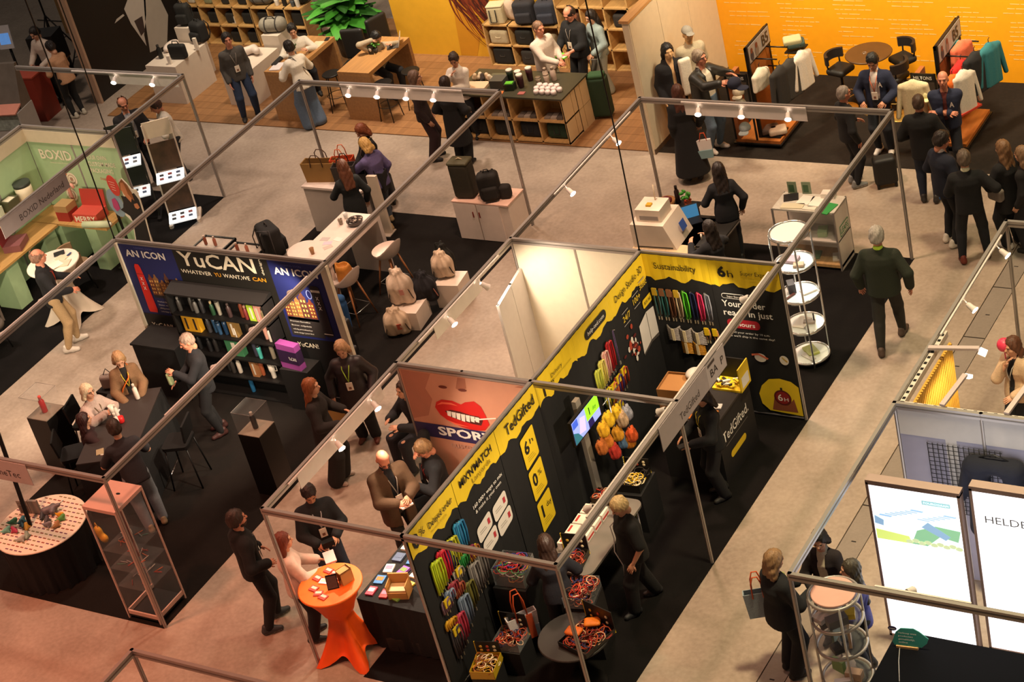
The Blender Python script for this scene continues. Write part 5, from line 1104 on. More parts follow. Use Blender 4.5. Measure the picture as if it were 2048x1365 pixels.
def ontable(x,y): return tuple(T0 @ Vector((x,y,.001)))
for k,(x,y,c,nm) in enumerate(((.12,.62,'e6dccf','farthest white'),(-.05,.15,'e2d6ca','middle white'),(.02,-.08,'dcd0c4','nearest white'))): bottle('%s spotted bottle standing on the black bar table' % nm,ontable(x,y),.26,.036,c,'d8cabc','white bottles on the bar table',0)
m = MB();m.lathe([(.045,0),(.05,.02),(.05,.09),(.042,.095)],14);single('red_can',m,M('c01c1c',.4),'short red can with a white band on the bar table','can',None,ontable(.02,.06))
for k,(x,y,w,c,nm) in enumerate(((-.18,.35,.16,'e8e0e0','white leaflet beside the black phone'),(.1,-.55,.2,'1e1a1c','dark folder'),(-.12,-.62,.14,'9a8a6a','tan notebook'))): carton('leaflet','%s lying on the black bar table' % nm,'leaflet',ontable(x,y),(w,.11,.008),.3 + k,c)
carton('ring_light','white folded rod on the near end of the bar table','rod',ontable(.02,-.72),(.20,.02,.02),.35,'d8cfc0')
def bar_stool_black(label,loc,rz):
 t = thing('bar_chair',label,'chair',loc,rz,'black bar chairs');m = MB();m.prism(rrect(-.2,-.2,.2,.2,.06),.68,.73);m.build('seat',BLACKM,t);m = MB();m.cbox((0,.2,.93),(.38,.03,.28),0,0,-.12);m.build('backrest',BLACKM,t)
 for sx,sy in ((-1,-1),(1,-1),(1,1),(-1,1)): m = MB();m.tube([(sx * .16,sy * .16,.69),(sx * .22,sy * .22,0)],.012,6);m.build('leg',BLACKM,t)
 m = MB();m.tube([(-.2,-.21,.25),(.2,-.21,.25)],.01,6);m.build('foot_rest',CHROME,t);return t
bar_stool_black('black bar chair with chrome foot rest right of the bar table',(-6.15,2.75,0),-1.2);bar_stool_black('black bar chair under the person in the pale knit jacket',(-7.95,2.86,0),1.9);bar_stool_black('black bar chair under the person in the maroon sweater',(-7.62,2.15,0),2.2)
t = thing('acrylic_tower','tall clear acrylic showcase of pens at the carpet corner','show case',(-4.86,.29,0));w,d,h = .27,.27,1.84;ED = M('c9aea0',.3)
for a in ((-w,-d,.06,w,-d + .005,h),(-w,d - .005,.06,w,d,h),(-w,-d,.06,-w + .005,d,h),(w - .005,-d,.06,w,d,h)): m = MB();m.box(*a);m.build('clear_pane',GLASS,t)
m = MB();m.box(-w - .01,-d - .01,h,w + .01,d + .01,h + .05);m.build('pink_cap',paint('cfa596',.35),t);m = MB();m.prism(circ(.06,.06,.035,.02,10),h + .05,h + .052);m.build('lock_slot',BLACKM,t)
for sx,sy in ((-1,-1),(1,-1),(1,1),(-1,1)): m = MB();m.box(sx * w - .01,sy * d - .01,0,sx * w + .01,sy * d + .01,h);m.build('corner_post',ED,t)
m = MB();m.box(-w,-d,.08,w,-d + .02,.14);m.box(-w,-d,.08,-w + .02,d,.14);m.box(w - .02,-d,.08,w,d,.14);m.build('foot_frame',paint('c9a898'),t);m = MB();m.box(-w,-d,.05,w,d,.07);m.build('bottom_board',M('100e0e',.4),t)
m = MB();m.box(-.012,-.012,.07,.012,.012,h);m.box(-.05,-.01,.9,.05,.01,1.8,1);m.build('centre_strip',[M('3a2420',.4),M('6a2018',.5)],t);random.seed(15)
for z in (1.15,.85,.55):
 m = MB();m.box(-w + .006,-d + .006,z,w - .006,d - .006,z + .005);m.build('clear_shelf',GLASS,t)
 for k in range(10):
  c = [('a8321c','red'),('8a8a8a','silver'),('c8602a','orange'),('6a2a24','maroon'),('3a6a5a','green'),('c8b8a8','beige')][(k + int(z * 20)) % 6];a = random.uniform(0,3.1);x,y = random.uniform(-.18,.18),random.uniform(-.18,.18);pp = MB();pp.tube([(-.06,0,.012),(.05,0,.012),(.065,0,.012)],[.006,.006,.002],6)
  single('pen',pp,M(c[0],.35),'%s pen lying on the %s shelf of the acrylic tower' % (c[1],{1.15: 'upper',.85: 'middle',.55: 'lower'}[z]),'pen','%s pens on the %s tower shelf' % (c[1],{1.15: 'upper',.85: 'middle',.55: 'lower'}[z]),(-4.86 + x,.29 + y,z + .005),a)
RT = (-6.92,.62)
t = thing('round_table','round table with patterned white top and black pleated skirt','table',(*RT,0));m = MB();m.lathe([(.64,.735),(.65,.745),(.64,.76)],48);m.build('table_top',paint('e6d8c4'),t);seg = 96;vs = []
for k in range(seg): a = 2 * math.pi * k / seg;f_ = .014 * math.sin(k * 2.4) + .01 * math.sin(k * 1.1);vs += [(.64 * math.cos(a),.64 * math.sin(a),.74),((.60 + f_) * math.cos(a),(.60 + f_) * math.sin(a),.38),((.60 + 2 * f_) * math.cos(a),(.60 + 2 * f_) * math.sin(a),.01)]
m = MB();m.add(vs,[(3 * k + i,3 * k + i + 1,3 * ((k + 1) % seg) + i + 1,3 * ((k + 1) % seg) + i) for k in range(seg) for i in (0,1)],0,True);m.build('pleated_skirt',BLK_CLOTH,t)
dots = [[],[],[]];k = 0
for i in range(-7,8):
 for j in range(-7,8):
  x,y = i * .082 + (j % 2) * .04,j * .082
  if math.hypot(x,y) < .60: dots[k % 3].append((x,y));k += 1
for c,ds in zip(('8a3a24','7a6a3a','6a3050'),dots):
 m = MB()
 for x,y in ds: m.box(x - .027,y - .010,.7602,x + .027,y + .010,.7612)
 m.build('printed_dashes',prt(c),t)['kind'] = 'stuff'
random.seed(17)
for k,(x,y,c,nm) in enumerate(((-.30,-.05,'2a6a7a','teal'),(-.22,-.12,'1f4a5a','dark teal'),(-.25,-.25,'b83a5a','crimson'),(-.42,-.1,'3a7a5a','green'),(-.12,-.15,'c8902a','amber'),(-.05,.1,'3a3a3e','charcoal'),(.08,.05,'4a4448','dark grey'),(.16,-.02,'8a8488','silver'),(.2,.2,'d8a01c','golden yellow'),(.27,.14,'5a9a4a','leaf green'),(.02,-.30,'8a9a8a','sage'),(-.02,-.38,'a8b0a8','pale grey'),(.3,.0,'a87a4a','bronze'),(-.38,-.28,'6ab0a0','mint'))):
 t = thing('toy_figure','small %s souvenir toy on the dotted round table' % nm,'toy',(RT[0] + x,RT[1] + y,.762),random.uniform(0,3),'souvenir toys on the round table');soft(t,'toy_body',[('e',(0,0,.035),(.05,.03,.035)),('e',(.045,0,.06),(.025,.024,.026)),('c',(-.05,0,.03),(-.09,.01,.05),.012,.008),('c',(.02,.02,.02),(.03,.05,.01),.012,.01),('c',(.02,-.02,.02),(.03,-.05,.01),.012,.01)],M(c,.6,0,.2,40),.011)
t = thing('picture_stand','grey picture block with two panels on the dotted round table','picture block',(RT[0] - .32,RT[1] + .16,.762),.2);m = MB();m.box(-.16,-.02,0,.02,.02,.22);m.box(.03,-.02,0,.17,.02,.22);m.build('panel_block',paint('8f857c'),t);m = MB();m.box(-.14,-.023,.02,0,-.02,.14);m.build('picture',paint('5a4a40'),t);text('YXX!',Plane((RT[0] - .32,RT[1] + .14,.762),(math.cos(.2),math.sin(.2),0),(0,0,1)),-.14,.16,INK,.035,.12,t,.008)
t = thing('umbrella_display','half open grey compact umbrella on the dotted round table','umbrella',(RT[0] + .02,RT[1] + .24,.762),.5);soft(t,'canopy',[('c',(-.10,0,.05),(.10,.04,.09),.06,.03),('c',(0,.08,.05),(.02,-.06,.06),.05,.04)],M('6a6468',.5,.1,.2,20),.013);m = MB();m.tube([(.1,.04,.09),(.18,.07,.13)],.008,6);m.build('shaft',CHROME,t)
m = MB();m.bar((-7.05,.55,.762),(-7.42,.98,2.44),.05,.05);m.bar((-7.42,.98,2.44),(-7.5,1.2,2.44),.05,.05);single('banner_pole',m,BLACKM,'slanting black banner pole rising from the dotted round table','pole')
t = thing('hanging_bag','small yellow plastic bag beside the round table skirt','bag',(-6.30,.98,.35));soft(t,'bag_body',[('e',(0,0,.1),(.07,.05,.10)),('e',(.06,0,0),(.07,.05,.07))],M('d8a01c',.5,0,.15,20),.014);m = MB();m.tube([(-.03,0,.18),(0,0,.26),(.03,0,.18)],.007,5);m.build('handle',M('c89018',.6),t)
pf = Plane((-8.45,-.03,0),(1,0,0),(0,0,1));t = thing('fascia_sign','white fascia strip with dark lettering cut by the left edge','sign',(-7.2,-.03,2.2));m = MB();m.hexa([pf.p(a,z,d) for d in (-.004,.004) for a,z in ((.4,2.13),(2.63,2.13),(2.63,2.46),(.4,2.46))]);keep(m.build('sign_board',paint('b9b0ad',.45)),t);text('Bizz Collection/BeneTec',pf,.95,2.22,prt('3d3433'),.10,1.50,t,.006)
# ---------------------------------------------------------------- bag tables behind the bottle booth
t = thing('high_table','white high slab table with papers and cups','table',(-6.55,7.66,0));m = MB();m.box(-.36,-.78,.98,.36,.70,1.04);m.build('table_top',paint('dccbc0',.4),t);m = MB();m.box(-.34,.62,0,.36,.70,.98);m.build('end_panel',paint('d4c6bc',.4),t);m = MB();m.box(-.34,-.76,0,.34,-.68,.98);m.build('end_panel',paint('d4c6bc',.4),t)
t = thing('side_ledge','low white ledge in front of the slab table','table',(-6.42,6.48,0));m = MB();m.box(-.36,-.55,.96,.22,.34,1.0);m.build('ledge_top',paint('dccbc0',.4),t);m = MB();m.box(-.34,-.5,0,-.28,.3,.96);m.box(.14,-.5,0,.2,.3,.96);m.build('ledge_legs',paint('cfc0b6',.4),t);m = MB();m.box(-.37,.34,.97,.23,.37,1.01);m.box(.2,-.55,.97,.24,.37,1.01);m.build('black_edge',BLACKM,t)
m = MB();m.lathe([(.26,.98),(.27,.99),(.26,1.0)],32);m.tube([(0,0,0),(0,0,.98)],.03,8);m.lathe([(.18,0),(.16,.02)],20);single('bistro_table',m,paint('d8c8be',.4),'round white bistro top behind the slab table','table',None,(-6.98,7.28,0))
t = thing('bowl','dark glass bowl of pebbles on the slab table','bowl',(-6.45,8.05,1.04));m = MB();m.lathe([(.06,0),(.12,.02),(.14,.08),(.125,.08),(.11,.03)],20,capt=False);m.build('bowl_glass',M('4a403c',.15,.1),t);m = MB();random.seed(2)
for k in range(14): m.ell((random.uniform(-.08,.08),random.uniform(-.08,.08),.06 + random.uniform(0,.03)),(.025,.022,.018),k % 3,7,4)
m.build('pebbles',[paint('8a7a70'),paint('5a4a44'),paint('b8a898')],t)
for k,(x,y,c,nm) in enumerate(((-6.72,8.18,'cfd0cc','clear'),(-6.70,8.0,'8a7a6a','smoked'))): m = MB();m.lathe([(.03,0),(.04,.1),(.037,.1),(.028,.01)],14,capt=False);single('drinking_glass',m,M(c,.1,0,0,5),'%s drinking glass by the pebble bowl' % nm,'glass',None,(x,y,1.04))
m = MB();m.lathe([(.028,0),(.04,.11),(.037,.11),(.026,.01)],14,capt=False);single('paper_cup',m,paint('9a7048'),'brown paper cup on the slab table','cup',None,(-6.66,7.12,1.04))
for k,(x,y,c,rz,nm) in enumerate(((-6.60,7.45,'c8b8c8',.3,'lilac'),(-6.48,7.58,'e2d8d0',-.2,'white'),(-6.52,7.34,'bfb0a8',.9,'beige'),(-6.72,7.55,'b8aca8',.1,'grey'))): carton('leaflet','%s leaflet scattered on the slab table' % nm,'leaflet',(x,y,1.04),(.15,.10,.003),rz,c)
for k,(x,y,c) in enumerate(((-6.62,6.62,'d8681c'),(-6.50,6.55,'7a4a30'))): bottle('%s small bottle on the low white ledge' % ('orange' if k == 0 else 'brown'),(x,y,1.0),.15,.035,c,'4a2a1a',None,1)
WL = wood('9a6238')
framed_stool('white shell stool with oak legs beside the slab table',(-5.78,7.82,0),-1.7,.68,'d9c8be',WL,'white shell stools');framed_stool('white shell stool with an amber paper bag on it',(-6.02,6.98,0),-1.7,.68,'d9c8be',WL,'white shell stools')
t = thing('paper_sack','crumpled amber paper sack on the nearer white stool','bag',(-6.02,6.98,.70),.3);soft(t,'sack_body',[('c',(0,0,.06),(0,0,.22),.13,.12),('c',(-.08,0,.2),(-.10,.02,.3),.05,.03),('c',(.08,.02,.2),(.1,0,.27),.05,.03),('s',(0,0,.32),(.09,.08,.10))],M('a86a1c',.7,0,.25,12,.5),.015)
t = thing('blue_bag','blue jeans hanging from the stool frame','garment',(-5.98,6.55,.05),.2);soft(t,'denim',[('c',(-.06,0,.5),(-.09,.02,.05),.09,.07),('c',(.08,0,.5),(.10,-.02,.1),.09,.06),('c',(-.08,0,.6),(.1,0,.6),.07,.07)],cloth('1f4a7a'),.016)
for k,(x,y,w,d,h,c,nm) in enumerate(((-5.62,6.05,.34,.24,.62,'17171a','tall black box with a white rolled sheet'),(-5.36,5.75,.32,.26,.34,'14151a','low black equipment box'),(-5.15,5.36,.3,.24,.26,'1c2028','small dark equipment case with silver lid'))): softbox(thing('equipment_case',nm + ' beside the poster wall end','case',(x,y,0),.2 * k),'case_body',(0,0,h / 2),(w,d,h),.03,M(c,.5),.02)
m = MB();m.tube([(-.14,0,0),(.14,0,0)],.035,10);single('paper_roll',m,paint('cfc4b0'),'rolled cream sheet lying on the tall black box','paper roll',None,(-5.62,6.05,.655),.3)
for k,(x,y,w,h,nm) in enumerate(((-4.62,7.72,.42,.42,'farther'),(-5.02,7.05,.46,.32,'nearer'))): m = MB();m.box(-w / 2,-w / 2,0,w / 2,w / 2,h);single('white_cube',m,paint('d8cabd',.4),'white display cube below the %s drawstring bags' % nm,'plinth',None,(x,y,0),.15)
bg = 'drawstring bags in the pile'
drawstring('cream drawstring bag on the farther white cube',(-4.72,7.74,.42),.4,.36,.46,'cbb49c','241e1a',None,bg);drawstring('black drawstring bag behind the cream one on the farther cube',(-4.86,7.98,.30),.3,.36,.56,'14130f','8a7a6a',None,bg);drawstring('black drawstring bag slumped on the front of the pile',(-4.88,7.36,.20),.6,.42,.52,'17161c','b87a6a',None,bg)
drawstring('large cream drawstring bag with red printed tag',(-5.12,7.10,.32),.35,.44,.60,'cdb8a4','3a2e28','c88a80',bg);drawstring('open cream drawstring bag standing on the carpet',(-5.06,6.72,.0),.5,.42,.46,'c2ab92','4a3a30','c05a48',bg);drawstring('dark drawstring bag at the back left of the pile',(-5.30,7.36,.10),.1,.34,.62,'121112','5a4a40',None,bg)
t = thing('cupboard','white two door cupboard carrying two dark bags','cupboard',(-5.54,9.43,0));m = MB();m.box(0,0,0,1.06,.5,.70);m.build('cupboard_body',paint('d6c8bd',.4),t)
for k in (0,1): m = MB();m.box(.01 + k * .45,-.02,.02,.44 + k * .45,0,.69);d = m.build('door',paint('d9cbc1',.4),t);m = MB();m.box(.36 + k * .12,-.035,.45,.375 + k * .12,-.02,.55);m.build('handle',M('7a2a20',.4),d)
m = MB();m.box(-.01,-.02,.70,1.07,.51,.72);m.build('worktop',paint('dcb6a4',.4),t)
t = thing('suitcase','tall dark olive roll top bag on the white cupboard','suitcase',(-5.34,9.62,.72),.1);softbox(t,'bag_body',(0,0,.32),(.36,.26,.62),.05,M('2a261a',.8,0,.2,30,.3),.018);softbox(t,'top_lid',(0,0,.64),(.37,.27,.06),.03,M('4a4630',.7,0,.15,30),.014);m = MB();m.tube([(-.06,0,.67),(0,0,.70),(.06,0,.67)],.012,6);m.build('handle',M('b0a080',.7),t)
backpack('black backpack with dangling straps on the white cupboard',(-4.86,9.60,.72),.5,.36,.24,.48,'17130f','100d0c')
t = thing('neck_pillow','dark side pouch leaning on the black backpack','pouch',(-4.62,9.66,.72),.2);softbox(t,'pouch',(0,0,.12),(.2,.16,.24),.06,M('1d1713',.85),.016)
t = thing('display_table','white table with straw and coloured shopper bags','table',(-8.40,9.20,0));m = MB();m.box(0,0,.86,1.25,.52,.90);m.build('table_top',paint('e0d0c6',.4),t);m = MB();m.box(.02,.02,0,1.23,.50,.86);m.build('front_panel',paint('b9ada3',.5),t)
bag_tote('large straw shopper with leather handles on the white table',(-8.12,9.50,.90),.15,.52,.26,.34,'8f6a34','4a2e1a');bag_tote('orange felt shopper behind the straw bag',(-7.72,9.62,.90),.3,.34,.2,.36,'c8481c','d86a3a',weave=False,hl=.20);bag_tote('dark grey shopper between the orange and the black bag',(-7.52,9.38,.90),.3,.34,.22,.38,'3c3530','2a1e18',weave=False);bag_tote('black tote bag at the end of the white table',(-7.10,9.55,.72),.2,.38,.22,.36,'1c1a1c','2a2426',weave=False)
t = thing('white_sign','tall white foam board at the end of the bag table','board',(-6.98,9.36,0),.1);m = MB();m.box(-.09,-.03,0,.09,.03,1.12);m.build('foam_board',paint('dccdb8',.4),t);m = MB();m.box(-.10,-.12,0,.10,.12,.02);m.build('foot',paint('c0b2a4'),t)
trolley('black trolley case with raised handle behind the bag table',(-7.56,10.25,0),.4,.36,.22,.52,'18171a',None,.5)
t = thing('pedestal','slim white pedestal under the black camera backpack','plinth',(-7.56,7.20,0));m = MB();m.box(-.16,-.16,0,.16,.16,.86);m.build('pedestal_body',paint('c9beb4',.4),t)
backpack('large black camera backpack on the slim pedestal',(-7.60,7.28,.86),2.6,.50,.30,.52,'100e0e','2a2420')
m = MB();m.tube([(-.1,0,0),(-.1,0,.62),(.1,0,.62),(.1,0,0)],.014,6);single('trolley_handle',m,M('2a2628',.4),'raised black trolley handle of the camera bag','handle',None,(-7.48,7.05,.80),.2)
for k,(x,y) in enumerate(((-8.72,7.05),(-7.98,6.95))):
 t = thing('glass_table','%s glass top table with black frame behind the poster wall' % ('left' if k == 0 else 'right'),'table',(x,y,0));m = MB();w = .32
 for a in ((-w,-w,.98,w,-w + .03,1.02),(-w,w - .03,.98,w,w,1.02),(-w,-w,.98,-w + .03,w,1.02),(w - .03,-w,.98,w,w,1.02)): m.box(*a)
 m.build('black_frame',BLACKM,t);m = MB();m.box(-w + .03,-w + .03,.99,w - .03,w - .03,1.0);m.build('glass_top',M('b0a498',.15),t)
 for sx,sy in ((-1,-1),(1,-1),(1,1),(-1,1)): m = MB();m.box(sx * (w - .02) - .012,sy * (w - .02) - .012,0,sx * (w - .02) + .012,sy * (w - .02) + .012,.98);m.build('leg',BLACKM,t)
 for j in range(2): bottle('%s miniature bottle on the %s glass top table' % (('copper','rose')[j],'left' if k == 0 else 'right'),(x - .1 + j * .2,y + .05,1.02),.17,.028,'8a4a34' if j == 0 else 'b8705a','d8c0b0','miniature bottles on the glass tables',0)
carton('cream_box','cream printed box beside the camera backpack','box',(-7.22,6.98,.60),(.2,.12,.36),.2,'d8c4a8');carton('plinth','dark box plinth under the cream printed box','plinth',(-7.22,6.98,0),(.26,.2,.60),.2,'2a2622');carton('orange_torch','orange case lying on a dark tray behind the poster wall','case',(-7.02,6.72,.66),(.22,.08,.06),-.5,'c8481c');carton('plinth','low dark tray stand behind the poster wall','plinth',(-7.00,6.70,0),(.3,.2,.66),-.2,'201d1c');carton('dark_bin','black open crate left of the bistro top','crate',(-7.72,8.35,0),(.36,.42,.30),.4,'151416')
# ---------------------------------------------------------------- printer booth
t = thing('work_bench','pale wooden work bench below the white printer','bench',(-1.75,8.50,0));m = MB();m.box(0,0,.70,.95,1.0,.75);m.build('bench_top',wood('c9b18c'),t);m = MB();m.box(.05,.05,0,.9,.95,.70);m.build('bench_body',paint('3a3430'),t)
t = thing('printer','large white box printer with a smaller printer on top','printer',(-1.40,8.86,.75),.05);m = MB();m.hexa([(-.34,-.30,0),(.36,-.30,0),(.36,.32,0),(-.34,.32,0),(-.34,-.30,.40),(.20,-.30,.40),(.20,.32,.40),(-.34,.32,.40)]);m.build('lower_housing',paint('d8cabb',.4),t);m = MB();m.box(-.26,-.20,.40,.14,.18,.60);m.build('upper_printer',paint('e2d5c6',.4),t);m = MB();m.box(-.20,-.204,.43,.10,-.20,.50);m.build('vent_grille',paint('8f8884'),t);m = MB();m.box(-.12,-.1,.60,-.04,-.02,.63);m.build('yellow_tab',paint('c8a02c'),t)
m = MB();m.hexa([(.352,.0,.14),(.355,.16,.14),(.31,.16,.28),(.307,.0,.28),(.356,.0,.14),(.359,.16,.14),(.314,.16,.28),(.311,.0,.28)]);m.build('blue_sticker',paint('3a5aa8'),t);m = MB();m.box(-.28,-.306,.02,.30,-.30,.035);m.build('paper_slot',BLACKM,t);m = MB();m.tube([(-.05,.1,.60),(-.05,.12,.85)],.012,6);m.build('rod',paint('cfc0a8'),t)
t = thing('side_table','black side table with a basket and snacks behind the printer','table',(-1.60,9.72,0));m = MB();m.box(-.32,-.22,.72,.34,.22,.75);m.build('table_top',BLACKM,t)
for sx,sy in ((-1,-1),(1,-1),(1,1),(-1,1)): m = MB();m.tube([(sx * .28,sy * .18,0),(sx * .28,sy * .18,.72)],.015,6);m.build('leg',BLACKM,t)
t = thing('basket','wicker basket with maroon packets on the black side table','basket',(-1.74,9.72,.75));m = MB();m.lathe([(.10,0),(.14,.12),(.13,.12),(.09,.02)],16,capt=True);m.build('wicker',M('9a6a38',.8,0,.3,60,.5,'weave'),t);m = MB();m.ell((0,0,.12),(.1,.09,.05),0,8,5);m.build('packets',paint('5a1c2a'),t)
bottle('dark wine bottle behind the wicker basket',(-1.62,9.86,.75),.30,.04,'2a1a1c','1a1214',None,0)
t = thing('pepper_plant','green plant with orange peppers on the black side table','plant',(-1.40,9.76,.75));m = MB();m.lathe([(.05,0),(.06,.1)],12);m.build('pot',paint('8a3a1c'),t);m = MB();random.seed(4)
for k in range(16): a,b = random.uniform(0,6.3),random.uniform(.05,.14);m.ell((b * math.cos(a) * .6,b * math.sin(a) * .6,.16 + random.uniform(0,.12)),(.045,.02,.03),0,6,4,Matrix.Rotation(a,3,'Z'))
m.build('leaves',paint('3a8a2a'),t);m = MB()
for k in range(4): m.ell((.05 * math.cos(k * 1.6),.05 * math.sin(k * 1.6),.14),(.03,.02,.02),0,6,4)
m.build('peppers',paint('c8481c'),t)
t = thing('laptop','open laptop with a blue screen behind the printer','laptop',(-1.16,9.36,.75),.7);m = MB();m.box(-.16,-.11,0,.16,.11,.015);m.build('keyboard',BLACKM,t);m = MB();m.cbox((0,.13,.11),(.32,.01,.22),0,0,-.25);m.build('lid',paint('3a3a3c'),t);m = MB();m.cbox((0,.123,.11),(.30,.004,.19),0,0,-.25);m.build('screen',M('3a78a8',.3,0,0,5,0,'',.5),t)
t = thing('dark_desk','dark desk in front of the seated person in navy','desk',(-.80,9.15,0));m = MB();m.box(-.32,-.42,.72,.34,.42,.75);m.build('desk_top',M('1a1816',.5),t);m = MB();m.box(-.33,-.43,.70,.35,.43,.72);m.build('metal_edge',ALUD,t);m = MB();m.box(-.28,-.38,0,.28,.38,.70);m.build('desk_body',M('1a1614',.7),t)
for k,(x,y) in enumerate(((-.78,8.92),(-.70,9.22))): m = MB();m.tube([(0,0,0),(0,0,.09)],.014,8);single('marker_pen',m,paint('e2d8cc'),'%s white marker standing on the dark desk' % ('near' if k == 0 else 'far'),'marker',None,(x,y,.75))
t = thing('glass_counter','white and glass counter with green leaf brochures','counter',(.13,9.52,0));m = MB();m.box(0,0,.05,.98,.48,.10);m.build('bottom_shelf',wood('b08d5c'),t);m = MB();m.box(0,0,.48,.98,.48,.50);m.build('middle_shelf',paint('bdb5ac'),t);m = MB();m.box(0,0,.97,.98,.48,1.0);m.build('counter_top',M('c2bdb2',.15),t);m = MB();m.box(.96,0,0,.98,.48,.98);m.box(0,.46,.1,.98,.48,.98);m.build('white_side',paint('d9d0c6',.4),t);m = MB();m.box(0,0,.1,.96,.006,.97);m.build('glass_front',GLASS,t)
for x,y in ((0,0),(.97,0),(0,.47),(.97,.47)): m = MB();m.box(x - .012,y - .012,0,x + .012,y + .012,1.0);m.build('chrome_post',ALU,t)
pg = Plane((1.112,9.52,0),(0,1,0),(0,0,1));m = MB();poly(m,pg,rrect(.10,.52,.42,.70,.02),0,.002);poly(m,pg,rrect(.115,.535,.405,.685,.015),1,.003);keep(m.build('green_frame',[prt('2a8a4a'),prt('d9d0c6')]),t);text('LEAFS',pg,.13,.565,prt('2a8a4a'),.09,.26,t,.004,.02)
for k,(x,y,z,w,d,c,rz,nm) in enumerate(((.30,9.85,1.0,.22,.20,'1c1a1c',.4,'black folder'),(.55,9.80,1.0,.2,.24,'e6e0d6',-.1,'white catalogue with grey letters'),(.76,9.78,1.0,.24,.28,'eae4da',.1,'open white catalogue'),(.86,9.95,1.0,.2,.14,'e0d8ce',.1,'white tissue box'),(.42,9.62,1.0,.34,.14,'c9c2a8',.1,'leaf patterned sheet'),(.98,9.62,1.0,.16,.3,'2f8a44',-.2,'green leaf sheet'),(.7,9.6,1.0,.2,.1,'d8d2c4',.0,'pale brochure'))): carton('catalogue','%s lying on the glass counter' % nm,'catalogue',(x,y,z + .001),(w,d,.012 if k != 3 else .08),rz,c)
for k,(x,y) in enumerate(((.28,9.97),(.50,9.99))): t = thing('photo_holder','%s acrylic holder with a green leaf photo on the glass counter' % ('left' if k == 0 else 'right'),'holder',(x,y,1.0),.1,'leaf photo holders');m = MB();m.box(-.07,-.005,0,.07,.005,.2);m.build('photo',paint('7a8a70'),t);m = MB();m.box(-.05,-.008,.03,.03,-.005,.15);m.build('leaf_print',paint('3a5a3a'),t)
for k in range(5): carton('brochure','green and white brochure inside the glass counter, %s from the left' % ORD[k],'brochure',(.28 + k * .17,9.72,.501 if k % 2 else .101),(.14,.2,.03 + .05 * (k % 2)),.1 * k,('9ab08a','d8d4c8','5a7a5a')[k % 3],'brochures in the glass counter')
TW = shelf_tower('tall round chrome and glass tower with lit shelves',1.52,7.32,.27,2.09,(.10,.60,1.10,1.60,2.08),CHROME,True)
for z in (2.0,1.52): spot((1.52,7.32,z),(1.52,7.32,0),9,120,(1,.93,.82),.05)
for k,(z,x,y,w,d,h,c,nm) in enumerate(((1.60,-.05,.02,.2,.16,.04,'b89aa0','open photo book'),(1.60,.10,-.08,.14,.1,.03,'c9a888','tan booklet'),(1.10,-.12,.02,.10,.16,.14,'3a3638','black card stand'),(1.10,.1,.06,.2,.14,.02,'e8e0d6','white card set'),(1.10,-.08,-.12,.16,.03,.02,'5a2a1c','brown pen'),(.60,-.04,.0,.26,.18,.015,'e4dcd0','white open brochure'),(.60,.06,.02,.08,.16,.03,'a89c92','grey notebook'),(.60,.12,.05,.02,.02,.14,'1a1a1a','black upright pen'),(.10,.0,.04,.24,.16,.03,'b0b85a','lime magazine'),(.10,.02,-.1,.22,.08,.015,'d0ccc4','grey leaflet'))): carton('tower_item','%s on the %s glass shelf of the tall lit tower' % (nm,{1.6: 'second',1.1: 'third',.6: 'fourth',.1: 'lowest'}[z]),'stationery',(1.52 + x,7.32 + y,z + .012),(w,d,h),.3 * k,c)
# ---------------------------------------------------------------- green packaging booth
pb = Plane((-13.1,7.985,0),(1,0,0),(0,0,1));CW2 = prt('e6dcc2')
text('BOXID',pb,.22,1.84,CW2,.19,.74,P_BX,.006,.02)
for k,s in enumerate(('YOUR OWN','CUSTOM MADE','PACKAGING')): text(s,pb,1.30,1.90 - k * .13,CW2,.085,(.46,.62,.52)[k],P_BX,.006,.01)
text('Design it yourself',pb,1.46,1.50,prt('c04a34'),.05,.36,P_BX,.006);text('sustainable boxes & mailers',pb,.40,1.76,CW2,.03,.42,P_BX,.006)
for a,z in ((.76,1.46),(.62,1.14),(.98,1.12)): m = MB();poly(m,pb,circ(a,z,.12,.13),0,.004);poly(m,pb,circ(a,z,.085,.09),1,.005);poly(m,pb,circ(a,z,.072,.078),0,.006);poly(m,pb,rrect(a - .035,z - .035,a + .035,z + .035,.01),1,.007);poly(m,pb,circ(a - .1,z + .1,.03,.03,10),2,.006);keep(m.build('round_icon',[CW2,prt('a8846c'),prt('c86a4a')]),P_BX)
m = MB();m.box(-13.06,7.40,.86,-11.3,7.95,.90);sh = single('wall_shelf',m,wood('b08a50'),'oak shelf along the green back wall','shelf');m = MB()
for x in (-12.55,-11.75): m = MB();m.box(x - .13,7.45,0,x + .13,7.9,.86);single('shelf_support',m,GRN,'green shelf support %s under the back wall shelf' % ('left' if x < -12 else 'right'),'support')
m = MB();m.box(-13.06,4.2,.86,-12.42,7.38,.90);single('wall_shelf',m,wood('b08a50'),'long oak shelf along the green side wall','shelf')
for y in (5.2,6.2,7.2): m = MB();m.box(-13.0,y - .15,0,-12.5,y + .15,.86);single('shelf_support',m,GRN,'green support under the long oak shelf, %s from the corner' % {5.2: 'third',6.2: 'second',7.2: 'first'}[y],'support')
m = MB();m.box(-13.06,4.2,1.36,-12.72,7.5,1.40);single('wall_shelf',m,wood('b08a50'),'upper oak shelf on the green side wall','shelf')
t = thing('packing_tub','cream cardboard tub with black lid on the upper shelf','tub',(-12.88,7.36,1.40));m = MB();m.lathe([(.15,0),(.15,.28)],24);m.build('tub_body',paint('d8cdb0'),t);m = MB();m.lathe([(.155,.26),(.155,.32)],24);m.build('lid',paint('2f3630'),t)
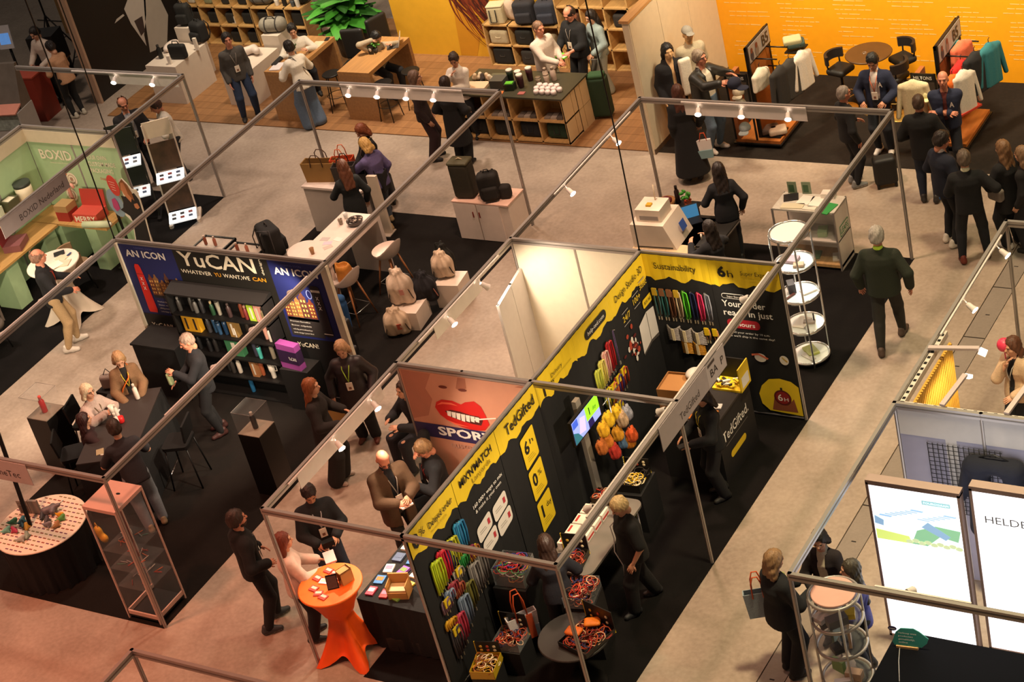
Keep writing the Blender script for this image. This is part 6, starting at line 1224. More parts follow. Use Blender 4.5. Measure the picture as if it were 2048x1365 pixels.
for k,(x,y,z,d,c,nm) in enumerate(((-12.9,7.0,1.40,(.2,.26,.2),'4a4a34','dark green'),(-12.86,6.66,1.40,(.14,.12,.24),'b8c0a8','pale green'),(-12.86,6.46,1.40,(.14,.12,.22),'c8a85a','yellow'),(-12.88,6.1,1.40,(.16,.2,.26),'3a3a3c','black'),(-12.88,5.75,1.40,(.16,.2,.18),'a8b0b4','blue grey'))): carton('product_box','%s product box on the upper oak shelf' % nm,'box',(x,y,z),d,.2 * k,c,None,'d8d0b8')
t = thing('mailer_box','open red mailer box with white letters on the back shelf','box',(-11.86,7.68,.90),.08);m = MB();m.box(-.26,-.16,0,.26,.16,.16);m.build('box_body',paint('c04a3c'),t);m = MB();m.cbox((0,.19,.30),(.52,.02,.30),0,0,-.2);m.build('lid',paint('a8382c'),t);text('MERRY',Plane((-11.86,7.68,.9),(math.cos(.08),math.sin(.08),0),(0,0,1)),-.22,.02,CW2,.11,.44,t,.163,.02)
t = thing('mailer_box','kraft mailer box with red front on the back shelf','box',(-12.34,7.62,.90),.05);m = MB();m.box(-.14,-.13,0,.14,.13,.18);m.build('box_body',paint('9a2f26'),t);m = MB();m.box(-.14,-.13,.18,.14,.13,.30);m.build('lid',paint('a8885a'),t)
t = thing('candy_cane','striped paper candy cane behind the kraft box','decoration',(-12.36,7.86,.90));m = MB();m.tube([(0,0,0),(0,0,.44),(.03,0,.52),(.1,0,.52),(.13,0,.46)],.03,8);m.build('cane',paint('d89a88'),t)
t = thing('paper_roll','pale green paper tube at the end of the back shelf','tube',(-11.52,7.42,.94),.2);m = MB();m.tube([(-.26,0,.02),(.26,0,.02)],.06,12);m.build('tube_body',paint('b9c4a0'),t);m = MB();m.tube([(.26,0,.02),(.3,0,.02)],.03,10);m.build('plug',paint('e0dcc8'),t)
t = thing('gift_carton','maroon hinged gift carton with a sloping lid on the side shelf','box',(-12.70,6.62,.90),.4);m = MB();m.box(-.16,-.2,0,.16,.2,.12);m.build('carton_body',paint('7a4a4a'),t);m = MB();m.cbox((-.18,0,.26),(.02,.4,.28),0,0,0,-.2);m.build('lid',paint('6a1c20'),t)
for k,(x,y,d,c,nm) in enumerate(((-12.78,5.86,(.2,.2,.3),'c04a34','tall red and white'),(-12.66,5.62,(.14,.14,.16),'d8c8a8','small cream'),(-12.78,5.46,(.14,.16,.22),'8a5a3a','brown'),(-12.62,5.98,(.12,.12,.14),'b84a34','small red'),(-12.7,5.2,(.16,.14,.12),'c8b060','yellow'))): carton('product_box','%s product box on the long side shelf' % nm,'box',(x,y,.90),d,.3 * k,c,None,'e0d0b8')
cocktail_table('white stretch covered cocktail table in the green booth',(-11.28,6.05,0),.44,1.08,'c9bba8',math.radians(45),.52,4,'dcd0c0')
for k,(x,y,w,d,c,nm) in enumerate(((-11.20,6.2,.2,.16,'cfc0a4','kraft card'),(-11.05,6.05,.24,.2,'d8b8a0','pink folder'),(-11.35,6.3,.18,.14,'1c1c1e','black notebook'),(-11.15,5.95,.26,.2,'e2d8c8','white paper sheet'),(-11.12,6.3,.1,.03,'2a3a6a','blue pen case'))): carton('paper_item','%s on the white cocktail table' % nm,'stationery',(x,y,1.087 + .004 * k),(w,d,.01),.4 * k,c)
for k,(x,y,r,nm) in enumerate(((-11.72,6.85,2.6,'tan tub chair behind the white cocktail table'),(-12.05,4.95,1.2,'grey brown tub chair at the left edge'))):
 t = thing('tub_chair',nm,'chair',(x,y,0),r);m = MB();seg = 16
 P = [(.28 * math.cos(a),.28 * math.sin(a)) for a in (math.radians(-20 + 220 * q / seg) for q in range(seg + 1))];Q = [(x_ * .86,y_ * .86) for x_,y_ in P];m.prism(P + Q[::-1],.46,.80);m.build('backrest',M('8a6f50' if k == 0 else '4a4038',.7),t);m = MB();m.lathe([(.25,.42),(.26,.46),(.24,.5)],20);m.build('seat',M('8a6f50' if k == 0 else '4a4038',.7),t)
 for a in (0.8,2.4,3.9,5.5): m = MB();m.tube([(.18 * math.cos(a),.18 * math.sin(a),.42),(.26 * math.cos(a),.26 * math.sin(a),0)],.012,6);m.build('leg',BLACKM,t)
pf = Plane((-10.97,0,0),(0,1,0),(0,0,1));t = thing('fascia_sign','grey fascia strip with thin lettering across the green booth','sign',(-10.97,5.2,2.2));m = MB();m.hexa([pf.p(a,z,d) for d in (-.004,.004) for a,z in ((5.10,2.16),(6.72,2.16),(6.72,2.46),(5.10,2.46))]);keep(m.build('sign_board',paint('8e8483',.5)),t);text('BOXID Nederland',pf,5.52,2.24,prt('3d3433'),.11,1.08,t,.006)
cp = Plane((-11.45,7.72,0),(.97,-.24,0),(0,0,1));t = thing('standee','cut-out sign of a figure in a black dress with red and blue discs','standee',(-11.2,7.66,0))
def flat(pts,col,d,th=.008): m = MB();n = len(pts);m.add([cp.p(a,b,d) for a,b in pts] + [cp.p(a,b,d - th) for a,b in pts],[tuple(range(n)),tuple(range(2 * n - 1,n - 1,-1))] + [(k,n + k,n + (k + 1) % n,(k + 1) % n) for k in range(n)]);return m
zc = lambda u,v: (lambda q: ((Vector(q) - cp.o).dot(cp.r),q[2]))(onY(200 + u * .2344,180 + v * .2344,7.66))
out = [(200,740),(240,720),(300,760),(345,800),(400,795),(430,860),(455,940),(480,1040),(510,1190),(540,1300),(330,1300),(320,1100),(240,1050),(190,1020),(250,900)]
keep(flat([zc(*p) for p in out],0,0).build('white_outline',paint('d8ccb8')),t)
keep(flat([zc(*p) for p in [(215,880),(260,880),(300,860),(370,830),(420,880),(440,950),(470,1060),(500,1200),(520,1295),(345,1295),(330,1100),(300,1050),(195,1010),(230,985),(235,930)]],0,.004,.003).build('dress_print',prt('191314')),t)
keep(flat([zc(*p) for p in [(200,770),(240,728),(300,770),(345,830),(370,900),(330,880),(290,840),(250,840),(215,830)]],0,.006,.003).build('hair_print',prt('8a5228')),t)
keep(flat([zc(*p) for p in [(225,760),(255,752),(280,790),(300,850),(340,880),(330,920),(290,890),(250,855),(228,820)]],0,.008,.003).build('face_print',prt('b8744c')),t);keep(flat([zc(*p) for p in [(360,930),(400,915),(425,950),(400,970),(370,960)]],0,.009,.003).build('hand_print',prt('b8744c')),t)
c0 = zc(145,960);keep(flat(circ(c0[0],c0[1],.24,.27,28),0,.002,.008).build('blue_disc',prt('7d8f9a')),t);c0 = zc(140,800);keep(flat(circ(c0[0],c0[1],.165,.20,26),0,.012,.008).build('red_disc',prt('b8382c')),t)
for k in range(4): m = MB();rectp(m,cp,c0[0] - .09 + .01 * k,c0[1] + .07 - k * .05,c0[0] + .09 - .01 * k,c0[1] + .08 - k * .05,0,.022);keep(m.build('white_line',prt('e0b0a0')),t)
keep(flat([zc(*p) for p in [(105,930),(140,912),(175,945),(195,1000),(160,1030),(120,1000)]],0,.012,.003).build('gift_print',prt('a83a68')),t);m = MB();m.box(-11.5,7.5,0,-11.0,7.85,.02);m.box(-11.3,7.72,0,-11.26,7.75,1.2);keep(m.build('stand_foot',BLACKM),t)
def lean_rack(label,loc,rz,w,tiers,h,dark):
 t = thing('display_rack',label,'rack',loc,rz,None);dy = .38;top = Vector((0,dy,h))
 for sx in (-1,1): m = MB();m.bar((sx * w / 2,0,.06),(sx * w / 2,dy,h),.025,.04);m.build('side_rail',paint('d2c3b4' if not dark else '141214'),t)
 for sx in (-1,1): m = MB();m.prism(rrect(sx * w / 2 - .035,-.16,sx * w / 2 + .035,.34,.03),0,.06);m.build('foot',paint('cdbfb0' if not dark else '141214'),t)
 for k,q in enumerate(tiers):
  z = h * q;y = dy * q;m = MB();m.hexa([(-w / 2,y - .26,z + .02),(w / 2,y - .26,z + .02),(w / 2,y,z + .10),(-w / 2,y,z + .10),(-w / 2,y - .26,z + .045),(w / 2,y - .26,z + .045),(w / 2,y,z + .125),(-w / 2,y,z + .125)]);m.build('lit_tray',M('e6eef2',.4,0,0,5,0,'',.7 if not dark else .5),t)
  random.seed(k + 5)
  for j in range(6): m = MB();cx = -w * .3 + w * .3 * (j % 3);cy = y - .18 + .09 * (j // 3);cz = z + .045 + (cy - y + .26) / .26 * .08;m.cbox((cx,cy,cz + .01),(.07,.035,.02),0,0,.3);m.build('gadget',M(['2a2a2e','8a3a34','3a4a6a','6a6a6e'][(j + k) % 4],.5),t)
  if k < 9: m = MB();y1 = y + dy * .22;z1 = z + h * .36;m.hexa([(-w / 2 + .02,y + .02,z + .14),(w / 2 - .02,y + .02,z + .14),(w / 2 - .02,y + .04,z + .14),(-w / 2 + .02,y + .04,z + .14),(-w / 2 + .02,y1,z1),(w / 2 - .02,y1,z1),(w / 2 - .02,y1 + .02,z1),(-w / 2 + .02,y1 + .02,z1)]);m.build('photo_panel',M('4a3526' if not dark else '120f10',.4,0,.6,7),t)
 m = MB();m.hexa([(-w / 2,dy * .88,h * .86),(w / 2,dy * .88,h * .86),(w / 2,dy * .9,h * .86),(-w / 2,dy * .9,h * .86),(-w / 2,dy * 1.02,h * 1.02),(w / 2,dy * 1.02,h * 1.02),(w / 2,dy * 1.04,h * 1.02),(-w / 2,dy * 1.04,h * 1.02)]);m.build('head_board',paint('d9c8b4' if not dark else '1a1718'),t);return t
lean_rack('white leaning rack with glowing gadget trays and photo panels',(-11.22,9.12,0),.62,.50,(.06,.46),1.82,False);lean_rack('black leaning rack with a glowing tray behind the cut-out sign',(-12.05,9.02,0),.62,.50,(.30,.62),1.75,True)
t = thing('glass_ledge','clear ledge with stacked white cards before the person in the suit','shelf',(-12.55,9.30,0),.1);m = MB();m.box(-.2,-.14,1.14,.25,.14,1.15);m.build('ledge',M('b0a090',.2),t);m = MB();m.box(-.02,-.02,0,.02,.02,1.14);m.build('post',BLACKM,t)
for k in range(3): carton('card_stack','stack of white cards on the clear ledge, %s of three' % ORD[k],'cards',(-12.64 + k * .13,9.28,1.15),(.11,.07,.03 + .02 * k),.1,'d8c8b0','card stacks on the clear ledge')
# ---------------------------------------------------------------- upper left corner: red counters, tripods
for k,(x,y,w,d,h,nm) in enumerate(((-17.55,12.35,.62,.5,1.0,'farther'),(-18.1,11.55,.7,.5,.9,'nearer'))):
 t = thing('red_counter','rust red counter, the %s one at the left edge' % nm,'counter',(x,y,0),.1);m = MB();m.box(-w / 2,-d / 2,0,w / 2,d / 2,h - .03);m.build('counter_body',paint('8a2f20'),t);m = MB();m.box(-w / 2 - .01,-d / 2 - .01,h - .03,w / 2 + .01,d / 2 + .01,h);m.build('counter_top',paint('a8452f'),t)
t = thing('vending_machine','tilted glass display machine with pink tray at the left edge','machine',(-17.0,11.2,0),.2);m = MB();m.box(-.32,-.28,0,.32,.28,.85);m.build('cabinet',paint('a8a09a'),t);m = MB();m.hexa([(-.32,-.1,.85),(.3,-.1,.85),(.3,.28,.85),(-.32,.28,.85),(-.32,.2,1.7),(.3,.2,1.7),(.3,.28,1.7),(-.32,.28,1.7)]);m.build('glass_front',M('6a6058',.15,0,.2,4),t);m = MB();m.cbox((.05,-.2,.9),(.5,.3,.03),0,0,.3);m.build('pink_tray',paint('d08a78'),t);m = MB();m.box(-.28,-.29,.5,.28,-.28,.8);m.build('goods_window',M('8a9088',.4,0,.5,14),t)
def tripod(label,loc,h,r):
 t = thing('tripod',label,'tripod',loc);m = MB();m.tube([(0,0,.25),(0,0,h)],.02,8);m.build('column',BLACKM,t)
 for k in range(3):
  a = .5 + k * 2.094;m = MB();m.tube([(0,0,.95),(r * math.cos(a),r * math.sin(a),.01)],.016,6);m.tube([(0,0,.32),(r * .6 * math.cos(a),r * .6 * math.sin(a),.38)],.010,5);m.build('leg',BLACKM,t)
tripod('tall black lighting tripod on the bare floor',(-18.0,14.55,0),3.0,.75);tripod('black monitor tripod at the upper left edge',(-19.3,14.9,0),2.4,.5)
t = thing('desk_monitor','white tablet kiosk with a blue picture at the left edge','monitor',(-18.9,13.3,0),.3);m = MB();m.tube([(0,.05,0),(0,.05,1.1)],.03,8);m.build('stand',BLACKM,t);m = MB();m.cbox((0,0,1.25),(.34,.03,.5),0,0,-.15);m.build('frame',paint('d8d4d8'),t);m = MB();m.cbox((0,-.02,1.22),(.24,.006,.24),0,0,-.15);m.build('screen',M('5a8ac8',.3,0,.4,8,0,'',.6),t)
t = thing('black_machine','black machine with wooden ledge beside the kiosk','machine',(-18.25,13.75,0),.3);m = MB();m.box(-.3,-.25,.5,.3,.25,1.15);m.build('housing',BLACKM,t);m = MB();m.box(-.3,-.32,.48,.3,.25,.52);m.build('ledge',wood('9a6a3a'),t);m = MB();m.box(-.28,-.22,0,.28,.22,.48);m.build('base',BLACKM,t)
t = thing('plywood_case','plywood fronted cabinet with black drawer in the upper left','cabinet',(-19.6,16.2,0),.2);m = MB();m.box(-.4,-.25,0,.4,.25,1.2);m.build('cabinet_body',wood('a8814f'),t);m = MB();m.box(-.3,-.26,.3,.1,-.25,.9);m.build('black_front',BLACKM,t)
m = MB();pts = [G(u,v,.008) for u,v in ((75,40),(110,42),(150,44),(190,42),(225,47),(250,45))];m.tube(pts,.014,5);single('floor_cable',m,BLACKM,'black cable lying across the floor behind the tripod','cable')
for x,y,nm in ((-8.45,5.0,'thin black cable dropping to the corner of the poster wall'),(-11.0,7.9,'black cable dropping to the beam over the green booth'),(0,6.0,'long thin black cable dropping to the corner of the lanyard booth')):
 m = MB();m.tube([(x,y,BH),(x + .02,y + .02,4),(x - .01,y + .04,8),(x,y + .05,12)],.011,5);single('hanging_cable',m,BLACKM,nm,'cable')
# ---------------------------------------------------------------- plank floor bag booth
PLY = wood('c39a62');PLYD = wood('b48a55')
def cubby(label,x0,y0,nx,nz,w,h,d,skip=()):
 t = thing('cube_shelf',label,'shelf',(x0,y0,0));th = .03
 for k in range(nx + 1): m = MB();m.box(k * w - th / 2,0,0,k * w + th / 2,d,nz * h + th);m.build('upright',PLY,t)
 for k in range(nz + 1): m = MB();m.box(0,0,k * h,nx * w,d,k * h + th);m.build('shelf_board',PLY,t)
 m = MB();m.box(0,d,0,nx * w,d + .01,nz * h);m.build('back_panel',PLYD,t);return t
cubby('tall plywood cube shelf at the upper left',-16.05,15.62,4,4,.455,.43,.4);cubby('low plywood cube shelf with a grey duffel on top',-14.22,15.62,3,2,.44,.43,.4)
random.seed(6)
for k,(i,j,w,h,c,nm) in enumerate(((0,2,.2,.2,'c8beb0','pale'),(1,2,.22,.16,'8a8a6a','olive'),(2,2,.2,.24,'2a2826','black'),(3,2,.24,.24,'1f1d1c','dark'),(1,1,.26,.26,'1c1b1a','black'),(2,1,.24,.24,'2a2725','charcoal'),(3,1,.26,.26,'1b1a1a','black'),(3,0,.26,.26,'1d1b1a','black'),(0,1,.25,.25,'2a2623','charcoal'),(2,0,.25,.25,'201e1c','dark'))):
 x = -16.05 + (i + .5) * .455;t = thing('cell_bag','%s bag, %s cell from the left on the %s level of the tall cube shelf' % (nm,ORD[i],('floor','middle','upper')[j]),'bag',(x,15.80,j * .43 + .03),0,'bags in the tall cube shelf');softbox(t,'bag_body',(0,0,h / 2),(w,.2,h),.05,M(c,.8),.02);m = MB();m.tube([(-.05,0,h - .01),(0,0,h + .05),(.05,0,h - .01)],.01,5);m.build('handle',M('2a2420',.8),t)
for k,(i,j,w,h,c,nm) in enumerate(((0,1,.3,.3,'211f1e','black'),(1,1,.3,.3,'1e1c1c','dark'),(2,1,.3,.32,'1a1918','black'),(2,0,.3,.3,'2a2828','charcoal'),(0,0,.3,.3,'1e1c1b','dark'),(1,0,.3,.3,'232120','black'))):
 x = -14.22 + (i + .5) * .44;t = thing('cell_bag','%s bag, %s cell from the left on the %s level of the low cube shelf' % (nm,ORD[i],('floor','upper')[j]),'bag',(x,15.80,j * .43 + .03),0,'bags in the low cube shelf');softbox(t,'bag_body',(0,0,h / 2),(w,.22,h),.05,M(c,.8),.02);m = MB();m.tube([(-.05,0,h - .01),(0,0,h + .05),(.05,0,h - .01)],.01,5);m.build('handle',M('2a2420',.8),t)
def duffel(label,loc,rz,L,r,col):
 t = thing('duffel_bag',label,'bag',loc,rz);soft(t,'bag_body',[('c',(-L / 2 + r * .8,0,r),(L / 2 - r * .8,0,r),r,r)],M(col,.75,0,.2,20,.3),.018)
 for sx in (-1,1): m = MB();m.tube([(sx * L * .22 + r * .02,r * math.sin(a) * 1.02,r - r * math.cos(a) * 1.02) for a in (math.radians(q) for q in range(20,341,20))],.015,5,0,True,False,.5);m.build('strap',M('3a3634',.8),t)
 m = MB();m.tube([(-L * .2,-r * .4,r * 1.85),(-L * .1,-r * .3,r * 2.25),(L * .1,-r * .3,r * 2.25),(L * .2,-r * .4,r * 1.85)],.012,5);m.build('handle',M('2a2624',.8),t);return t
duffel('large grey duffel on the low cube shelf',(-13.98,15.82,.892),.1,.52,.19,'6a6864');duffel('dark blue grey duffel at the right end of the low cube shelf',(-13.05,15.90,.892),.2,.36,.17,'3a3e44')
for k,(x,y,z,h,c,nm) in enumerate(((-13.56,15.74,.892,.18,'d9cfc4','white cup'),(-13.0,15.70,.892,.26,'e2d8ce','tall white bottle'),(-13.14,15.72,.892,.16,'4a5056','dark jar'))): bottle('%s on top of the low cube shelf' % nm,(x,y,z),h,.05,c,'4a403a',None,1)
carton('phone_stand','black phone stand on top of the low cube shelf','stand',(-13.38,15.76,.892),(.06,.1,.2),.3,'1c1a1a')
for k in range(3): carton('white_pack','white carton, %s in the middle row of the tall cube shelf' % ORD[k],'carton',(-14.86 + k * .07,15.74,.463),(.055,.05,.14 + .02 * (k % 2)),.1,'e2d8cc','white cartons in the tall cube shelf')
def wplinth(label,x,y,w,d,h): m = MB();m.box(-w / 2,-d / 2,0,w / 2,d / 2,h);return single('white_plinth',m,paint('d4c6b8',.45),label,'plinth',None,(x,y,.018))
wplinth('large white plinth with black bags on it',-14.66,13.62,.78,1.0,.82);wplinth('small white block below the upright black backpack',-14.80,14.35,.4,.36,1.12);wplinth('white plinth behind the person in the grey sweater',-12.88,13.72,.66,1.05,.72);wplinth('tall white plinth below the grey rolled bag',-12.72,14.55,.42,.5,.95)
backpack('upright slim black backpack on the white block',(-14.80,14.35,1.138),.1,.34,.18,.46,'161514');backpack('black backpack behind the briefcase on the large plinth',(-14.42,14.22,.838),-.2,.36,.24,.44,'141314')
t = thing('briefcase','black laptop briefcase at the front of the large plinth','bag',(-14.42,13.48,.838),.1);softbox(t,'bag_body',(0,0,.16),(.40,.13,.31),.05,M('151414',.8),.018);m = MB();m.tube([(-.08,0,.31),(-.06,0,.38),(.06,0,.38),(.08,0,.31)],.011,5);m.build('handle',BLACKM,t)
for k,(x,y,h,nm) in enumerate(((-14.48,13.24,.18,'front white card stand'),(-14.25,13.85,.26,'rear white card stand'))): carton('card_stand','%s on the large plinth' % nm,'stand',(x,y,.838),(.07,.05,h),.1,'e2d6ca',None,None)
bottle('black bottle lying in a white tray on the large plinth',(-14.88,13.45,.838),.3,.05,'1a1918','2a2826',None,0);soft(thing('white_cushion','white rounded cushion at the left of the large plinth','cushion',(-14.92,13.85,.838)),'cushion_body',[('e',(0,0,.07),(.11,.22,.09))],paint('d6c6bc'),.02)
soft(thing('white_cushion','white travel pillow beyond the person in the grey sweater','cushion',(-13.02,13.9,.738),.5),'cushion_body',[('c',(-.15,0,.08),(.12,.05,.1),.09,.08),('c',(.12,.05,.1),(.2,-.1,.1),.08,.07)],paint('d4c4b8'),.02)
duffel('grey rolled bag on the tall white plinth',(-12.72,14.5,.968),.2,.54,.15,'8a8478')
def plank_table(label,x0,y0,x1,y1,h):
 t = thing('plank_table',label,'table',(x0,y0,.018));w,d = x1 - x0,y1 - y0;m = MB();m.box(0,0,h - .08,w,d,h);m.build('table_top',wood('ad7f4c'),t)
 m = MB();m.box(0,0,0,w,.08,h - .08);m.build('slab_leg',wood('a2764a'),t);m = MB();m.box(0,d - .08,0,w,d,h - .08);m.build('slab_leg',wood('a2764a'),t);return t
plank_table('left oak plank high table with papers',-11.68,12.72,-11.03,14.2,1.04);plank_table('right oak plank high table with laptop',-10.12,12.92,-9.40,14.35,1.0)
for k,(x,y,w,d,h,c,rz,z,nm) in enumerate(((-11.5,12.92,.22,.3,.02,'d8d0d0',.2,1.058,'white paper stack on the left plank table'),(-11.62,13.12,.10,.34,.04,'1a1818',.1,1.058,'black tray on the left plank table'),(-11.20,13.85,.2,.26,.01,'d8c8a8',.1,1.058,'cream folder on the left plank table'),(-11.12,14.08,.08,.14,.012,'1c1a1a',.3,1.058,'black phone on the left plank table'))): carton('desk_item',nm,'stationery',(x,y,z),(w,d,h),rz,c)
for k,(x,y,z,nm) in enumerate(((-11.38,13.35,1.058,'left'),(-9.75,13.72,1.018,'right'))):
 t = thing('table_plant','small potted plant with a round menu sign on the %s plank table' % nm,'plant',(x,y,z));m = MB();m.lathe([(.04,0),(.05,.09)],12);m.build('pot',paint('4a4440'),t);m = MB();random.seed(k)
 for j in range(14): a,b = random.uniform(0,6.3),random.uniform(.02,.11);m.ell((b * math.cos(a),b * math.sin(a),.12 + random.uniform(0,.08)),(.04,.018,.02),0,6,4,Matrix.Rotation(a,3,'Z'))
 m.build('leaves',paint('4a5a34' if k == 0 else '4a8a2e'),t);m = MB();m.box(-.09,-.10,0,.01,-.085,.17);m.build('menu_sign',paint('1d1a1a'),t);m = MB();m.ell((-.04,-.104,.10),(.032,.004,.036),0,10,5);m.build('round_logo',paint('d8d0c8'),t)
t = thing('laptop','open laptop at the far end of the right plank table','laptop',(-9.55,14.0,1.018),-1.0);m = MB();m.box(-.16,-.11,0,.16,.11,.014);m.build('keyboard',M('4a4644',.4),t);m = MB();m.cbox((0,.15,.10),(.32,.008,.21),0,0,-.35);m.build('lid',paint('c0ac98'),t)
for k,(x,y,nm) in enumerate(((-9.25,13.05,'first'),(-8.95,13.55,'second'),(-10.6,13.3,'third'))):
 t = thing('wire_stool','thin black wire stool, %s one beside the plank tables' % nm,'stool',(x,y,.018),.3 * k,'wire stools');m = MB();m.lathe([(.17,.72),(.18,.735),(.17,.75)],20);m.build('seat',BLACKM,t)
 for j in range(4): a = .7 + j * math.pi / 2;m = MB();m.tube([(.13 * math.cos(a),.13 * math.sin(a),.72),(.22 * math.cos(a),.22 * math.sin(a),0)],.010,6);m.build('leg',BLACKM,t)
 m = MB();m.tube([(.185 * math.cos(j * math.pi / 6),.185 * math.sin(j * math.pi / 6),.3) for j in range(12)],.007,5,0,True,True);m.build('foot_ring',BLACKM,t)
for k,(x,y,w,nm) in enumerate(((-10.62,14.05,.42,'left'),(-10.25,14.75,.42,'right'))):
 t = thing('office_chair','%s black leather office chair behind the plank tables' % nm,'chair',(x,y,.018),.2 + k);softbox(t,'seat',(0,0,.5),(.5,.48,.1),.04,M('1c1b1a',.5),.02);softbox(t,'backrest',(0,.24,.86),(.48,.1,.62),.045,M('1c1b1a',.5),.02);m = MB();m.tube([(0,0,.05),(0,0,.46)],.03,8);m.build('column',BLACKM,t);m = MB()
 for j in range(5): a = j * 1.257;m.tube([(0,0,.08),(.28 * math.cos(a),.28 * math.sin(a),.04)],.02,6)
 m.build('star_base',BLACKM,t)
t = thing('leafy_plant','large leafy green plant beside the yellow poster wall','plant',(-11.75,15.55,.018));m = MB();m.lathe([(.3,0),(.34,.5),(.30,.5)],20);m.build('planter',paint('3a332c'),t);m = MB();m.lathe([(.29,.46),(.02,.48)],16);m.build('soil',paint('2a1e14'),t);random.seed(13)
LEAF = [paint('3f8a2c',.4),paint('2a5a20',.4),paint('4fa038',.4)]
def leaf_mesh(m,L,w,bend):
 n = 6;vs = []
 for k in range(n + 1): q = k / n;x = L * q;z = -bend * q * q * L;ww = w * math.sin(math.pi * min(.98,q * .92 + .06)) ;vs += [(x,-ww,z - .02 * ww),(x,0,z + .03),(x,ww,z - .02 * ww)]
 fs = []
 for k in range(n): a = k * 3;fs += [(a,a + 3,a + 4,a + 1),(a + 1,a + 4,a + 5,a + 2)]
 m.add(vs,fs,0,True)
lm = []
for k in range(3): q = MB();leaf_mesh(q,.62,.15,.35);ob = q.build('leaf',LEAF[k]);lm.append(ob.data);bpy.data.objects.remove(ob)
for k in range(70):
 o = bpy.data.objects.new('leaf',lm[k % 3]);COL.objects.link(o);o.parent = t;a = k * 2.4;e = .2 + 1.0 * ((k * 7) % 11) / 11;hh = .50 + .75 * ((k * 5) % 9) / 9;o.location = (.06 * math.cos(a),.06 * math.sin(a),hh);o.rotation_euler = (0,-e * .8,a);s_ = .8 + .6 * ((k * 3) % 7) / 7;o.scale = (s_,s_,s_)
m = MB()
for k in range(8): a = k * .8;m.tube([(0,0,.46),(.05 * math.cos(a),.05 * math.sin(a),.75),(.1 * math.cos(a),.1 * math.sin(a),1.05)],.012,5)
m.build('stems',paint('3a5a24'),t)
cubby('low plywood cube shelf below the cooler bags',-8.32,15.22,3,2,.55,.42,.32);cubby('tall plywood cube shelf behind the bag counter',-6.62,15.20,6,4,.50,.42,.34)
for k,(x,z,w,h,c,nm) in enumerate(((-8.05,.45,.40,.28,'b0a084','cream lidded basket'),(-7.5,.45,.36,.3,'1a1918','black bag'),(-6.95,.45,.26,.22,'8a7a62','small tan pouch'),(-8.05,.03,.42,.34,'151415','black holdall'),(-7.5,.03,.3,.3,'2a2624','dark tote'),(-6.95,.03,.4,.34,'141416','navy black holdall'),(-6.35,.87,.3,.26,'5a3a2a','brown bag'),(-5.35,.87,.3,.26,'2a2422','charcoal bag'),(-4.35,.88,.34,.1,'1c1a1c','flat black case'),(-4.15,.45,.2,.16,'b02020','red gift bag'),(-4.25,.03,.4,.22,'1a181a','black shoe case'),(-5.9,.45,.32,.3,'1c1a1a','dark backpack'))):
 t = thing('cell_bag','%s in the cube shelves behind the bag counter' % nm,'bag',(x,15.36,z),0,None);softbox(t,'bag_body',(0,0,h / 2),(w,.24,h),.05,M(c,.8),.02);m = MB();m.tube([(-.06,-.1,h * .8),(-.05,-.12,h * .5),(.05,-.12,h * .5),(.06,-.1,h * .8)],.009,5);m.build('handle',M('d8c8a8' if k == 0 else '3a3430',.8),t)
t = thing('cooler_bag','cream square cooler bag on the low cube shelf','bag',(-8.02,15.36,.87),.2);softbox(t,'bag_body',(0,0,.17),(.32,.26,.34),.03,cloth('c2b494'),.018);softbox(t,'lid',(0,0,.36),(.33,.27,.04),.02,cloth('cfc2a2'),.014);m = MB();m.tube([(-.1,-.135,.3),(-.1,-.15,.06),(.02,-.15,.06),(.02,-.135,.3)],.01,5);m.build('strap',BLACKM,t)
soft(thing('plush_bag','cream plush bag behind the cooler bag','bag',(-7.78,15.46,.87)),'bag_body',[('e',(0,0,.22),(.14,.1,.22)),('e',(.1,0,.1),(.1,.08,.1))],cloth('d0b8a4'),.02)
for k,(x,c,nm) in enumerate(((-7.4,'26252c','left'),(-6.92,'2c2f3c','right'))): backpack('%s dark lidded backpack on the low cube shelf' % nm,(x,15.36,.87),.2,.42,.26,.46,c)
t = thing('display_counter','plywood counter with dark top and open cells','counter',(-7.32,12.52,.018));W_,D_,H_ = 2.2,.92,.90
m = MB();m.box(-.02,-.02,H_ - .03,W_ + .02,D_ + .02,H_);m.build('dark_top',paint('3a3626',.45),t)
for k in range(5): m = MB();m.box(k * .54,0,0,k * .54 + .03,.45,H_ - .03);m.build('divider',PLY,t)
for z in (0,.40): m = MB();m.box(0,0,z + .02,W_,.45,z + .05);m.build('shelf_board',PLY,t)
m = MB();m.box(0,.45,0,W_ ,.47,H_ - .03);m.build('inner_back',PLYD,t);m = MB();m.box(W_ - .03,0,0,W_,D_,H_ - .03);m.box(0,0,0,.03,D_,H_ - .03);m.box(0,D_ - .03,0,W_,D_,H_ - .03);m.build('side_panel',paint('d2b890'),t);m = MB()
for a in (.3,.62): m.box(W_,a,.02,W_ + .003,a + .006,H_ - .04)
m.box(W_,.02,.42,W_ + .003,D_,.426);m.build('panel_joint',paint('8a7048'),t)
